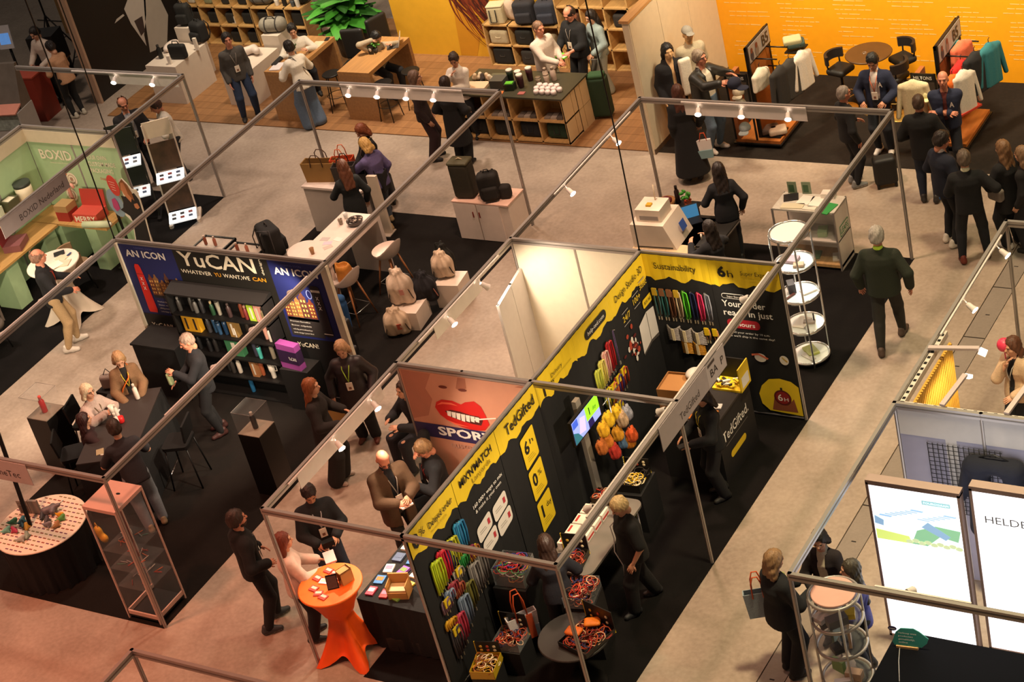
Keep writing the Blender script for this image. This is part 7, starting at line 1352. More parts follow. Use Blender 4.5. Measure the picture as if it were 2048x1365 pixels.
for k in range(4):
 nm = ['black','charcoal','navy','dark green'][k];c = ['151414','22201f','15171f','16301c'][k];b = thing('cell_bag','%s holdall in the lower cells of the bag counter' % nm,'bag',(-7.32 + .285 + k * .54,12.74,.07),0,'holdalls in the bag counter');softbox(b,'bag_body',(0,0,.15),(.42,.28,.30),.06,M(c,.8),.02);m = MB();m.tube([(-.06,-.13,.26),(-.05,-.15,.1),(.05,-.15,.1),(.06,-.13,.26)],.009,5);m.build('handle',M('2a2624',.8),b)
 for j in range(3): carton('flat_pack','%s flat pack in the %s upper cell of the bag counter' % (('grey','pale','dark')[j],ORD[k]),'pack',(-7.32 + .15 + k * .54 + j * .13,12.68,.468),(.11,.2,.03 + .01 * j),.1,('8a8078','b0a498','5a5450')[j],'flat packs in the bag counter')
cz = .918
for r in range(3):
 for c in range(5 - (r == 0) - (r == 2)):
  m = MB();m.lathe([(.05,0),(.052,.05),(.045,.075),(.02,.08)],14);single('white_jar',m,paint('dccbc8',.35),'small round white tin in the cluster on the bag counter','tin','white tins on the bag counter',(-5.74 + c * .115 + (r == 0) * .06,12.66 + r * .115,cz))
for k,(x,y,h,r,c,cc,s,nm) in enumerate(((-6.20,12.98,.26,.06,'38141c','d8ccc0',1,'maroon tumbler left'),(-6.06,13.12,.26,.06,'3a151e','d8ccc0',1,'maroon tumbler right'),(-6.10,12.86,.26,.06,'35121a','d8ccc0',1,'maroon tumbler front'),(-6.42,13.05,.24,.06,'1c2a1c','c8c0b4',1,'green black tumbler'),(-5.75,13.15,.24,.05,'b09a8a','a08a7a',0,'tan bottle left'),(-5.60,13.16,.26,.05,'c0a89a','a08a7a',0,'tan bottle right'),(-5.66,13.02,.2,.05,'b8a290','8a7464',1,'beige bottle front'),(-5.82,13.0,.14,.05,'9a8a78','6a5a4a',1,'brown short jar'))): bottle('%s standing on the dark bag counter' % nm,(x,y,cz),h,r,c,cc,None,s)
for k,(x,y,w,d,h,c,rz,nm) in enumerate(((-7.0,12.78,.46,.26,.05,'d8b494',.1,'long cream sign with small letters'),(-6.55,12.86,.26,.24,.16,'4a4842',.1,'grey folded bag'),(-6.72,13.14,.34,.2,.05,'5a5844',.1,'olive place mat'),(-6.28,12.78,.18,.16,.12,'1e2a1a',.2,'dark green box'),(-6.27,12.76,.14,.10,.02,'5ab02a',.2,'bright green card'),(-6.42,12.62,.14,.1,.012,'d8763a',.2,'orange card'),(-5.98,12.64,.12,.1,.014,'a05a54',.1,'rose card'))): carton('counter_item','%s on the dark bag counter' % nm,'goods',(x,y,cz if k != 4 else cz + .12),(w,d,h),rz,c)
for k in range(5): t = thing('plush_toy','%s plush toy in the row on the bag counter' % ('leftmost cream','second pale','dark brown','fourth tan','rightmost cream')[k],'plush toy',(-7.16 + k * .085,13.02 + .04 * (k % 2),cz),k,'plush toys on the bag counter');soft(t,'toy_body',[('e',(0,0,.05),(.05,.045,.05)),('e',(.02,0,.11),(.035,.035,.035)),('c',(-.03,.02,.02),(-.06,.05,.02),.02,.015)],M(['c9ae8c','d6c2a4','3a302a','cdb090','d8c6ac'][k],.9),.014)
t = thing('shopping_trolley','dark green wheeled shopper beside the bag counter','suitcase',(-5.0,13.55,.018),.25);softbox(t,'bag_body',(0,0,.42),(.36,.24,.76),.05,cloth('1f3520'),.02);m = MB();m.tube([(-.1,.12,.78),(-.1,.14,1.05),(.1,.14,1.05),(.1,.12,.78)],.011,6);m.build('pull_handle',M('6a6660',.4,.5),t);softbox(t,'lid_flap',(0,0,.82),(.3,.22,.08),.035,cloth('2a4a2a'),.016)
m = MB();m.box(-4.1,14.2,.018,-3.7,14.9,.45);single('pink_cloth_box',m,cloth('b98a74'),'pink draped box beside the cream wall','box')
# ---------------------------------------------------------------- clothing racks before the orange wall
def shirt_hang(parent,name,loc,rz,w,h,col,sleeve=.45,trim=None):
 """a garment on a hanger"""
 t = thing(name,parent[0],'garment',loc,rz,parent[1]);q = [('c',(-w * .42,0,-.06),(0,0,-.01),.035,.05,.04),('c',(w * .42,0,-.06),(0,0,-.01),.035,.05,.04),('c',(-w * .22,0,-.1),(-w * .25,0,-h),.075,.085,.06),('c',(w * .22,0,-.1),(w * .25,0,-h),.075,.085,.06),('c',(0,0,-.1),(0,0,-h),.09,.09,.06)]
 for sx in (-1,1): q.append(('c',(sx * w * .42,0,-.08),(sx * w * .60,-.03,-.08 - sleeve),.05,.04,.03))
 soft(t,'fabric',q,cloth(col),.017,[((0,0,-1),(0,0,-h))])
 m = MB();m.tube([(-w * .4,0,-.04),(0,0,.04),(w * .4,0,-.04)],.008,5);m.tube([(0,0,.04),(0,0,.10),(.03,0,.12)],.006,5);m.build('hanger',BLACKM,t)
 if trim: m = MB();m.box(-w * .5,-.1,-h,w * .5,.1,-h + .03);m.build('hem',cloth(trim),t)
 return t
def rack(label,x0,x1,y0,y1,sgn):
 t = thing('garment_rack',label,'rack',(x0,y0,0));w,d = x1 - x0,y1 - y0;m = MB();m.box(0,0,.08,w,d,.14);m.build('oak_platform',wood('a8622a'),t);m = MB();m.box(-.03,-.03,.06,w + .03,d + .03,.085);m.build('black_edge',BLACKM,t)
 for a,b in ((.06,.06),(w - .06,.06),(.06,d - .06),(w - .06,d - .06)): m = MB();m.tube([(a,b,0),(a,b,.07)],.03,8);m.build('castor',BLACKM,t)
 m = MB();m.box(.02,0,.14,.10,.36,1.30);m.build('front_board',wood('9a5a2c'),t);m = MB();m.box(0,-.01,.14,.03,.01,1.36);m.box(.38,-.01,.14,.41,.01,1.36);m.box(0,-.012,1.22,.41,.012,1.36);m.build('black_frame',BLACKM,t)
 m = MB();m.box(.40,.10,.14,.44,d - .08,1.72);m.build('spine_board',wood('9a5a2c'),t);m = MB();m.box(.39,d - .08,.14,.45,d - .04,1.78);m.box(.39,.08,.14,.45,.12,1.78);m.box(.39,.08,1.72,.45,d - .04,1.78);m.build('back_frame',BLACKM,t)
 for z in (1.15,1.5): m = MB();m.tube([(.45,d * .3,z),(w + .05,d * .3,z)],.012,6);m.tube([(.45,d * .75,z),(w + .05,d * .75,z)],.012,6);m.build('hanging_rail',BLACKM,t)
 m = MB();m.box(.46,.02,1.50,.485,d * .92,1.84);m.build('sign_frame',BLACKM,t);m = MB();m.box(.485,.05,1.53,.49,d * .90,1.81);sg = m.build('sign_face',paint('b0a8a4'),t);ps = Plane((x0 + .492,y0,0),(0,1,0),(0,0,1));m = MB();poly(m,ps,circ(d * .36,1.62,.07,.10,14),0,.003);poly(m,ps,circ(d * .36,1.72,.045,.05,12),1,.004);poly(m,ps,circ(d * .16,1.62,.06,.09,14),2,.003);poly(m,ps,circ(d * .16,1.71,.04,.05,12),1,.004);keep(m.build('sign_portraits',[prt('8a7a70'),prt('8a4a34'),prt('4a4048')]),t);text('B5',ps,d * .58,1.58,prt('4a3a2a'),.19,.24,t,.006,.02)
 pt = Plane((x0,y0 - .012,0),(1,0,0),(0,0,1));text('MILTONS',pt,.05,1.26,PW,.06,.30,t,.004,.01);return t
R1 = rack('oak and black garment rack beside the mannequins',-2.12,-1.32,12.86,13.8,1);R2 = rack('oak and black garment rack at the right with bright jackets',.98,1.76,13.12,14.25,1)
for k,(z,c,nm) in enumerate(((1.06,'b8a890','upper cream cap'),(.84,'d0c4b0','middle white cap'),(.40,'9aa0a0','lower pale blue cap'))): t = thing('baseball_cap','%s on the front board of the left rack' % nm,'cap',(-1.88,12.80,z),.2,'caps on the left rack');soft(t,'crown',[('e',(0,0,0),(.10,.09,.10))],cloth(c),.016,[((0,0,-1),(0,0,-.04))]);m = MB();m.prism(rrect(-.08,-.20,.08,-.04,.06),-.045,-.03);m.build('brim',cloth(c),t)
t = thing('baseball_cap','pale yellow cap on the front of the right rack','cap',(1.22,13.04,1.04),.2);soft(t,'crown',[('e',(0,0,0),(.10,.09,.10))],cloth('d8cf9a'),.016,[((0,0,-1),(0,0,-.04))]);m = MB();m.prism(rrect(-.08,-.20,.08,-.04,.06),-.045,-.03);m.build('brim',cloth('d8cf9a'),t)
g1,g2 = 'garments on the left rack','garments on the right rack'
for k,(x,y,z,rz,w,h,c,nm) in enumerate(((-1.20,13.05,1.40,1.3,.5,.62,'2f2b28','dark grey sweatshirt'),(-1.12,13.25,1.42,1.2,.48,.62,'38342f','charcoal sweatshirt'),(-1.02,13.50,1.44,1.35,.48,.60,'d8cdbe','white sweatshirt with long sleeve'),(-1.55,13.02,1.36,1.4,.40,.30,'d8ccb6','folded cream top'))): shirt_hang(('%s hanging on the left rack' % nm,g1),'sweatshirt',(x,y,z),rz,w,h,c)
for k,(x,y,z,rz,w,h,c,nm,tr) in enumerate(((1.06,12.98,1.28,.25,.46,.78,'d2c29c','cream hooded',None),(1.66,13.12,1.32,1.1,.46,.62,'d8641c','orange','b83a1c'),(1.78,13.25,1.34,1.1,.46,.66,'d0c4b4','white and red','c03a24'),(1.88,13.55,1.50,1.2,.5,.66,'1d1b1c','black',None),(2.02,13.82,1.52,1.2,.5,.66,'2a6a70','teal',None),(1.60,13.75,1.58,1.2,.44,.40,'d86a4a','coral',None),(1.70,13.42,1.42,1.2,.44,.40,'c0201c','red',None),(1.30,13.95,1.50,1.3,.42,.5,'a8b0bc','pale blue',None),(1.52,13.9,1.5,1.3,.4,.45,'2aa0a0','turquoise',None))): shirt_hang(('%s jacket hanging on the right rack' % nm,g2),'jacket',(x,y,z),rz,w,h,c,.5,tr)
for k,(x,y,z,c,nm) in enumerate(((-1.18,13.60,1.56,'a8a078','olive cream'),(-1.14,13.62,1.50,'3a4a40','dark green'),(-1.6,13.12,.16,'6a5a50','brown'),(-1.45,13.10,.16,'c8b49c','tan'))): softbox(thing('folded_clothes','%s folded clothes on the left rack' % nm,'clothes',(x,y,z),.5),'folded_stack',(0,0,.05),(.30,.24,.10),.03,cloth(c),.018)
m = MB();m.box(-1.28,13.45,1.44,-1.0,13.78,1.46);m.box(-1.70,12.95,.14,-1.35,13.3,.16);tag(m.build('rack_shelf',BLACKM),'thin black shelf plates holding the folded clothes','shelf')
t = thing('bar_table','brown round bar table before the orange wall','table',(-.22,14.32,0));m = MB();m.lathe([(.38,1.02),(.39,1.035),(.38,1.05)],32);m.build('table_top',M('4e3217',.45,0,.15,8),t);m = MB();m.tube([(0,0,0),(0,0,1.02)],.03,8);m.build('column',CHROME,t);m = MB();m.lathe([(.26,0),(.24,.02),(.04,.04)],24);m.build('foot',M('b08a3a',.3,.6),t)
m = MB();m.tube([(.04 * math.cos(k * math.pi / 6),.03 * math.sin(k * math.pi / 6),0) for k in range(12)],.003,4,0,True,True);single('wire_ring',m,CHROME,'thin wire ring lying on the brown bar table','ring',None,(-.28,14.3,1.055))
def tub_stool(label,loc,rz):
 t = thing('bar_stool',label,'stool',loc,rz,'black tub bar stools');softbox(t,'seat',(0,0,.74),(.38,.36,.12),.055,M('151311',.6),.018);P = [(.24 * math.cos(a),.24 * math.sin(a)) for a in (math.radians(20 + 140 * q / 12) for q in range(13))];Q = [(x * .80,y * .80) for x,y in P];m = MB();m.prism(P + Q[::-1],.88,1.04);m.build('backrest',M('1b1411',.6),t)
 for sx in (-1,1): m = MB();m.tube([(sx * .15,.12,.76),(sx * .17,.14,.90)],.014,6);m.build('back_support',BLACKM,t)
 m = MB();m.tube([(0,0,.03),(0,0,.70)],.025,8);m.build('column',BLACKM,t);m = MB();m.lathe([(.22,0),(.20,.02),(.03,.035)],24);m.build('foot',M('b0904a',.3,.6),t);m = MB();m.tube([(.15 * math.cos(k * math.pi / 6),.15 * math.sin(k * math.pi / 6) - .05,.3) for k in range(12)],.009,5,0,True,True);m.build('foot_ring',M('b0904a',.3,.6),t)
tub_stool('black bar stool left of the brown bar table',(-.74,14.28,0),1.3);tub_stool('black bar stool behind the brown bar table',(.18,14.72,0),-.6);tub_stool('black bar stool right of the brown bar table',(.28,14.12,0),-1.8)
tub_stool('black bar stool cut off at the right edge',(3.3,13.6,0),1.2)
trolley('black trolley case standing beside the person in grey sneakers',(.86,11.98,0),.5,.36,.24,.46,'161514',None,.0)
# ---------------------------------------------------------------- booth with light boxes
def lightbox(label,x0,x1,y,z0,z1):
 t = thing('light_box',label,'light box',(x0,y,0));w = x1 - x0;m = MB()
 m.box(0,0,z0,.03,.10,z1);m.box(w - .03,0,z0,w,.10,z1);m.box(0,0,z1 - .03,w,.12,z1 + .03);m.box(0,0,z0,w,.10,z0 + .03);m.build('frame',paint('a08a84'),t);m = MB();m.box(.03,.01,z0 + .03,w - .03,.08,z1 - .03);m.build('lit_face',M('fbfaff',.5,0,0,5,0,'',1.5),t)
 for a in (.15,w - .15): m = MB();m.box(a - .04,-.14,0,a + .04,.22,.02);m.box(a - .02,.03,.02,a + .02,.07,z0 + .01);m.build('foot',paint('c8c4c8'),t)
 return t
LB = lightbox('glowing white light box with a blue and green landscape',4.60,5.66,2.28,.08,2.30);L2 = lightbox('glowing white light box with grey letters cut off at the right edge',5.74,6.80,2.36,.08,2.36)
pl = Plane((4.60,2.288,0),(1,0,0),(0,0,1));E2 = lambda h,s=.9: M(h,.5,0,0,5,0,'',s);m = MB();zb = 1.52
poly(m,pl,[(.04,zb),(1.02,zb),(1.02,zb + .46),(.5,zb + .55),(.04,zb + .52)],0,.002);poly(m,pl,[(.04,zb),(.45,zb),(.42,zb + .10),(.04,zb + .14)],1,.004);poly(m,pl,[(.44,zb),(.62,zb),(.78,zb + .16),(.98,zb + .12),(1.02,zb + .28),(.74,zb + .30),(.52,zb + .20)],2,.004);poly(m,pl,[(.58,zb + .26),(.84,zb + .12),(.9,zb + .18),(.66,zb + .34)],3,.005);poly(m,pl,[(.04,zb + .22),(.14,zb + .20),(.15,zb + .28),(.05,zb + .33)],3,.005)
for k in range(16): a = .1 + (k * .37) % .8;z = zb + .34 + (k * .13) % .14;poly(m,pl,[(a,z),(a + .14,z - .006),(a + .15,z + .006),(a + .01,z + .012)],4,.005)
for k in range(9): poly(m,pl,circ(.42 + k * .07,zb + .03 + .02 * (k % 2),.045,.03,8),5,.006)
keep(m.build('landscape_print',[E2('e6f3f6',1),E2('d4e67a',.9),E2('8cc49a',.8),E2('8fb4d6',.8),E2('9fc0e0',.9),E2('c4d2a4',.9)]),LB);m = MB();rectp(m,pl,.62,2.10,.94,2.16,0,.003);keep(m.build('blue_logo',E2('9fd0d8',.8)),LB);text('FOUROGAAM',pl,.64,2.115,E2('f4fbff',1),.028,.28,LB,.005)
p2 = Plane((5.74,2.366,0),(1,0,0),(0,0,1));text('HELDERS',p2,.14,1.92,prt('7a8088'),.10,.62,L2,.005);m = MB();poly(m,p2,[(.48,1.0),(.62,1.1),(.62,.95),(.52,.9)],0,.003);keep(m.build('grey_print',E2('c8d0d8',.7)),L2)
T2 = shelf_tower('round shelf tower with a pink lid and boxes at the booth corner',4.66,1.04,.27,1.78,(.15,.62,1.08,1.45,1.77),ALU,False);m = MB();m.lathe([(.235,1.78),(.24,1.80),(.23,1.805)],32);m.build('pink_lid',paint('cf9f92'),T2)
for k,(z,x,y,d,c,nm) in enumerate(((1.45,-.08,.06,(.18,.12,.10),'d8d4ce','white folded cloth'),(1.45,.1,.02,(.18,.12,.07),'d8b82a','yellow pack'),(1.45,.05,-.12,(.22,.12,.10),'6a6866','grey tin'),(1.45,-.14,-.1,(.14,.14,.06),'c8c0b8','pale box'),(1.08,-.08,.04,(.18,.03,.2),'6a7a6a','green photo card'),(1.08,.1,.0,(.16,.03,.22),'b89a78','tan photo card'),(1.08,.0,-.14,(.14,.1,.06),'3a3836','black box'),(.62,-.1,.02,(.16,.05,.16),'7a9a5a','leaf card'),(.62,.1,-.04,(.18,.1,.1),'c8a888','peach box'),(.62,.02,-.15,(.2,.06,.05),'d8d8d8','white tray'),(.15,0,0,(.24,.16,.1),'b08a6a','brown carton'))): carton('tower_item','%s on the pink lidded tower' % nm,'goods',(4.66 + x,1.04 + y,z + .012),d,.4 * k,c)
t = thing('counter_table','black draped table at the lower right','table',(5.0,.70,0));m = MB();m.box(0,0,.72,2.4,1.0,.76);m.build('table_top',M('07080e',.9,spec=.1),t);m = MB();m.taper(-.02,-.02,2.42,1.02,0,.73,.02,.02);m.build('cloth_skirt',M('10121a',.8),t)
t = thing('table_sign','teal rounded sign with small white text on a wooden foot','sign',(5.06,1.46,.76),.1);sp = Plane((5.06,1.452,.79),(1,.1,0),(0,.15,1));m = MB();P = [(-.02,.04),(.0,.0),(.30,.0),(.36,.06),(.38,.12),(.28,.2),(.22,.23),(.08,.22),(.02,.16)];n = len(P);m.add([sp.p(a,b,.006) for a,b in P] + [sp.p(a,b,-.006) for a,b in P],[tuple(range(n)),tuple(range(2 * n - 1,n - 1,-1))] + [(k,n + k,n + (k + 1) % n,(k + 1) % n) for k in range(n)]);keep(m.build('sign_board',prt('2f8076')),t);m = MB();poly(m,sp,circ(-.01,.21,.05,.03,16),0,.008);keep(m.build('purple_tag',prt('2a1a4a')),t);text('meppy',sp,-.045,.202,PW,.018,.07,t,.010);m = MB();m.box(.02,-.03,0,.26,.03,.03);m.build('wooden_foot',wood('c09464'),t)
for k,s in enumerate(('Verkoop onze','producten','gemakkelijk','online')): text(s,sp,.05,.155 - k * .04,PW,.022,(.20,.16,.18,.1)[k],t,.008)
for k,(x,y,w,d,h,c,nm) in enumerate(((6.1,.92,.16,.12,.1,'c8a478','wooden box'),(5.72,.84,.16,.12,.015,'d8d8dc','white leaflet'),(5.90,.82,.14,.1,.012,'9ab0c8','blue leaflet'))): carton('table_item','%s on the black table at the lower right' % nm,'goods',(x,y,.761),(w,d,h),.3,c)
m = MB();m.tube([(0,0,0),(-.12,.3,.0),(-.2,.55,0)],.004,4);single('charging_cable',m,paint('c8c8cc'),'thin white cord lying on the black table','cord',None,(5.3,.95,.766))
pl = Plane((4.5,3.5,0),(1,0,0),(0,0,1));t = thing('wire_grid','black wire grid hung on the grey partition','grid',(4.84,3.46,.4))
for k in range(15): m = MB();m.tube([(.06 * k,0,.62),(.06 * k,0,1.60)],.005,4);m.build('wire',BLACKM,t)
for k in range(17): m = MB();m.tube([(0,0,.62 + .06 * k),(.86,0,.62 + .06 * k)],.005,4);m.build('wire',BLACKM,t)
t = thing('hanging_coat','navy black coat hanging on the grey partition','garment',(5.62,3.40,1.95));soft(t,'fabric',[('c',(-.25,0,-.12),(.25,0,-.12),.10,.10,.06),('c',(-.18,0,-.15),(-.22,0,-1.0),.12,.14,.06),('c',(.2,0,-.15),(.25,0,-1.0),.12,.14,.06),('c',(-.3,0,-.15),(-.42,-.02,-.6),.07,.06,.04)],cloth('0d1020'),.022);m = MB();m.tube([(-.2,0,-.03),(0,0,.05),(.2,0,-.03)],.01,5);m.build('hanger',BLACKM,t)
t = thing('perforated_rail','row of pegs and slats above the lit wooden panel','rail',(4.5,3.5,0))
for a in ((4.53,3.52,4.585,5.0),): m = MB();m.box(a[0],a[1],2.36,a[2],a[3],2.44);keep(m.build('side_rail',paint('c9bfb6')),t)
m = MB();m.box(4.52,3.525,2.36,8.4,3.585,2.44);keep(m.build('front_rail',paint('c9bfb6')),t)
for k in range(12): m = MB();m.box(4.54,3.62 + k * .115,2.44,4.575,3.66 + k * .115,2.446);keep(m.build('peg_hole',BLACKM),t)
for k in range(24): m = MB();m.box(4.70 + k * .115,3.54,2.44,4.74 + k * .115,3.572,2.446);keep(m.build('peg_hole',BLACKM),t)
t = thing('slat_panel','warm lit panel of thin wooden slats in the right booth','panel',(4.62,3.62,0));m = MB();m.box(0,0,.05,.02,1.3,2.34);m.build('backing',paint('c89a3a'),t)
sm = None
for k in range(26):
 if sm is None: m = MB();m.box(.02,0,.05,.04,.03,2.34);o = m.build('slat',wood('d8a540'),t);sm = o.data
 else: o = bpy.data.objects.new('slat',sm);COL.objects.link(o);o.parent = t
 o.location = (0,k * .05,0)
def arm_lamp(label,a,b,tgt):
 t = thing('arm_lamp',label,'lamp',(a[0],a[1],0),0,'arm lamps of the right booth');m = MB();m.bar((*a,2.50),(*b,2.52),.06,.03);keep(m.build('arm',paint('b8a8a8')),t);d = Vector((b[0] - a[0],b[1] - a[1],0)).normalized();m = MB();m.bar((*b,2.49),(b[0] + d.x * .08,b[1] + d.y * .08,2.45),.09,.04);keep(m.build('lamp_head',M('fff0d8',.4,0,0,5,0,'',2.5)),t);spot((b[0],b[1],2.42),tgt,40,110,(1,.80,.50),.05)
arm_lamp('far arm lamp over the lit wooden slats',(4.52,4.55),(5.10,4.62),(4.66,4.5,1.3));arm_lamp('middle arm lamp on the grey partition',(5.05,3.52),(5.12,4.10),(4.66,4.2,1.2));arm_lamp('right arm lamp above the orange cushion',(5.78,3.52),(5.85,4.05),(5.5,5,1.0))
m = MB();m.lathe([(.12,.60),(.22,.62),(.24,.68),(.20,.74),(.02,.76)],24);m.tube([(0,0,0),(0,0,.6)],.03,8);m.lathe([(.18,0),(.16,.02)],20);single('round_stool',m,M('e85a2a',.5),'bright coral round stool behind the grey partition','stool',None,(5.60,4.55,0))
t = thing('paper_flowers','pink blossom spray at the right edge','flowers',(5.35,6.9,0));m = MB();m.lathe([(.1,0),(.12,.9)],14);m.build('pedestal',paint('8a7a70'),t);m = MB();random.seed(3)
for k in range(30): m.ell((random.gauss(0,.1),random.gauss(0,.1),1.05 + random.uniform(0,.35)),(.04,.035,.03),0,6,4)
m.build('blossoms',paint('d88a80'),t)
for k,(x,y) in enumerate(((4.85,3.95),(5.0,3.75))): t = thing('headphones','%s black and gold item on a hook at the slat panel' % ('upper' if k == 0 else 'lower'),'headphones',(4.72 + .2 * k,y,1.9 - .5 * k));m = MB();m.tube([(.0,.10 * math.cos(a),.10 * math.sin(a)) for a in (math.radians(q) for q in range(-20,201,20))],.014,6);m.build('band',BLACKM,t);m = MB();m.ell((0,.1,-.02),(.025,.03,.04),0,8,5);m.ell((0,-.1,-.02),(.025,.03,.04),0,8,5);m.build('ear_cups',M('8a6a3a',.4),t)
# ---------------------------------------------------------------- people
HD = lambda u,v,H: (*G(u,v,H - .02)[:2],0)
FT = lambda u,v: G(u,v)
def P(label,at,dirpx,**k):
 b = pr_(at);f = toward(b[0],b[1],*dirpx);return person(label,at,f,**k)
def pr_(p):
 q = (np.array([p[0],p[1],0.0]) - CAM) @ RM;return (IW / 2 + FPX * q[0] / -q[2],IH / 2 - FPX * q[1] / -q[2])
def carry(fn):
 def ex(root,s,d): fn(root,s,d)
 return ex
def bagstrap(col,w=.012):
 def f(root,s,d):
  m = MB();m.tube([d['fr'](.02,.17,-.08),d['fr'](.2,.10),d['fr'](.36,-.04),d['nb'] - d['r'] * .09 * s,d['nb'] - d['r'] * .06 * s - d['f'] * .09 * s,d['P0'] + d['u'] * .15 * s + d['r'] * .12 * s - d['f'] * .14 * s],w,5,0,True,False,.5);m.build('bag_strap',M(col,.7),root)
 return f
def varsity(root,s,d):
 R = Matrix((tuple(d['r']),tuple(d['u']),tuple(-d['f']))).transposed();pl = Plane(tuple(d['fr'](.30,-.105,.0)),tuple(d['r']),tuple(d['u']))
 t = text('A',Plane((0,0,0),(1,0,0),(0,1,0)),0,0,prt('e6dccf'),.085,.07,None,0,.03);t.name = 'letter_patch';c = d['fr'](.285,-.07,.004);r,u = -d['r'],d['u'];n = np.cross(r,u)
 t.data.transform(Matrix(((r[0],u[0],n[0],c[0]),(r[1],u[1],n[1],c[1]),(r[2],u[2],n[2],c[2]),(0,0,0,1))));t.parent = root
def bandeau(root,s,d): pass
def hold(name,fn,mat,hand=1):
 def f(root,s,d): m = MB();fn(m,Vector(d['wr'][hand]),s);m.build(name,mat,root)
 return f
DK = '14141a'
P('person in a peach top and black trousers at the red counter',FT(160,232),(-60,-10),H=1.70,sex='f',top=dict(c='b98c6a',n='sweater'),pants=('121214',.0),shoes=('b8b0a0','d8d0c4'),hair=('bun','1c1412'),hands=((-.12,.34,1.08),(.1,.36,1.06)),lean=.2,head=(0,.4))
P('person in a white shirt behind the red counter at the left',HD(72,48,1.78),(-40,30),H=1.78,top=dict(c='cdbcae',n='shirt'),pants=(DK,0),hair=('short','1e1613'),hands=((-.15,.38,1.0),(.12,.38,1.02)),lean=.15,head=(0,.4))
P('person in a dark suit with a white badge behind the black rack',HD(240,193,1.86),(30,40),H=1.86,top=dict(c='1d1b1d',hem=-.22,open=.07,n='jacket',inf=.028),shirt='8f9096',pants=(DK,0),hair=('rim','6a4a38'),skin='red',badge=True,fat=.03,hands=((-.16,.25,.98),(.14,.27,.96)),head=(0,.3))
P('person in a white shirt bending behind the white leaning rack',HD(318,193,1.74),(-50,20),H=1.74,top=dict(c='d6cdbf',n='shirt'),pants=('2a2a30',0),hair=('short','3a2018'),skin='red',hands=((-.1,.26,1.25),(.12,.3,1.1)),lean=.2,head=(.1,.4))
P('person in a black top and beige trousers by the white cocktail table',(-10.66,5.28,0),(60,-20),H=1.90,top=dict(c='131317',n='sweater'),pants=('ad916a',.0),shoes=('cdc4b8','d8d2c8'),hair=('rim','7a5a48'),skin='red',badge=True,lanyard='b83a1c',hands=((-.16,.34,1.06),(.16,.3,1.0)),feet=((-.13,.10),(.13,-.05)))
P('person in a grey sweater and jeans standing by the white plinth',FT(505,236),(30,40),H=1.84,top=dict(c='4a4642',n='sweater'),pants=('22304a',.0),shoes=('26221f','4a4440'),hair=('short','1c1512'),skin='red',badge=True,hands=(None,None),feet=((-.12,.05),(.14,.0)))
P('person in a white shirt sitting behind the left plank table',HD(580,46,1.62),(20,60),H=1.78,top=dict(c='d6cdbd',n='shirt'),pants=('24262e',0),pelvis=.77,feet=((-.14,.38,.2),(.14,.38,.2)),hair=('short','1a1311'),hands=((-.16,.36,1.13),(.2,.36,1.10)),head=(0,.3))
P('person in a cream blouse and wide jeans leaning on the plank table',FT(632,252),(-60,-30),H=1.78,sex='f',top=dict(c='ddd4c4',n='blouse',inf=.024),pants=('5a6a80',.085),shoes=('d8d0c8','e0dcd4'),hair=('bun','1b120f'),hands=((-.18,.36,1.08),(.16,.34,1.08)),lean=.22,head=(0,.2),extra=bagstrap('1c1816'))
P('person in a beige coat working at the right plank table',HD(738,52,1.50),(60,20),H=1.70,sex='f',top=dict(c='a89880',n='coat'),pants=(DK,0),pelvis=.66,feet=((-.14,.38,.1),(.14,.38,.1)),hair=('long.28','100c0c'),hands=((-.18,.30,1.12),(.12,.14,1.30)),lean=.2,head=(0,.6))
P('person in a dark jacket and maroon trousers below the lamp track',FT(872,318),(50,-10),H=1.76,sex='f',top=dict(c='2a1a1a',n='jacket'),pants=('281214',.03),hair=('long.24','6a5040'),shoes=('141214','141214'))
P('person in a long black coat with a black bag before the counter',FT(932,328),(35,-40),H=1.72,sex='f',top=dict(c='111012',hem=-.5,flare=.03,n='coat',inf=.03),pants=('101012',.03),hair=('long.18','2a1712'),shoes=('141214','8a8078'),hands=((-.24,.16,.95),(.22,.18,1.0)))
P('person in a white blouse with a hand at the chin behind the counter',HD(905,104,1.70),(-30,40),H=1.70,sex='f',top=dict(c='d8cabd',n='blouse'),pants=(DK,0),hair=('bun','2e1c14'),skin='tan',hands=((.05,.24,1.12),(.06,.18,1.34)),head=(.2,.4))
P('person in a pale pink shirt gesturing behind the bag counter',HD(1072,42,1.80),(60,15),H=1.80,top=dict(c='d0bdb0',n='shirt'),pants=('8a8068',0),hair=('crop','7a5a46'),skin='red',hands=((-.14,.24,1.0),(.12,.44,1.08)),fat=.02,head=(-.1,.1))
P('person in a black shirt holding a bright green brochure',HD(1137,10,1.84),(-50,35),H=1.84,top=dict(c='121114',cuff=.75,n='shirt',inf=.026),pants=('16161a',0),hair=('rim','2a1c16'),skin='red',badge=True,fat=.02,hands=((-.12,.32,1.02),(.14,.34,1.0)),head=(0,.5),extra=lambda root,s,d: [MB().box(-.12,.33,1.02,.10,.50,1.04).build('green_brochure',paint('6ac82a'),root),MB().box(-.11,.34,1.041,.0,.49,1.045).build('brochure_page',paint('d8e0c8'),root)])
P('person in a pale blue jacket and trousers leading the green shopper',FT(1218,184),(-60,30),H=1.66,sex='f',top=dict(c='8a9898',n='jacket',inf=.026),pants=('a8b0a8',.05),shoes=('5a4a40','8a7a6a'),hair=('long.30','1c1310'),hands=((-.2,.26,.98),(.14,.24,.98)),head=(0,.3))
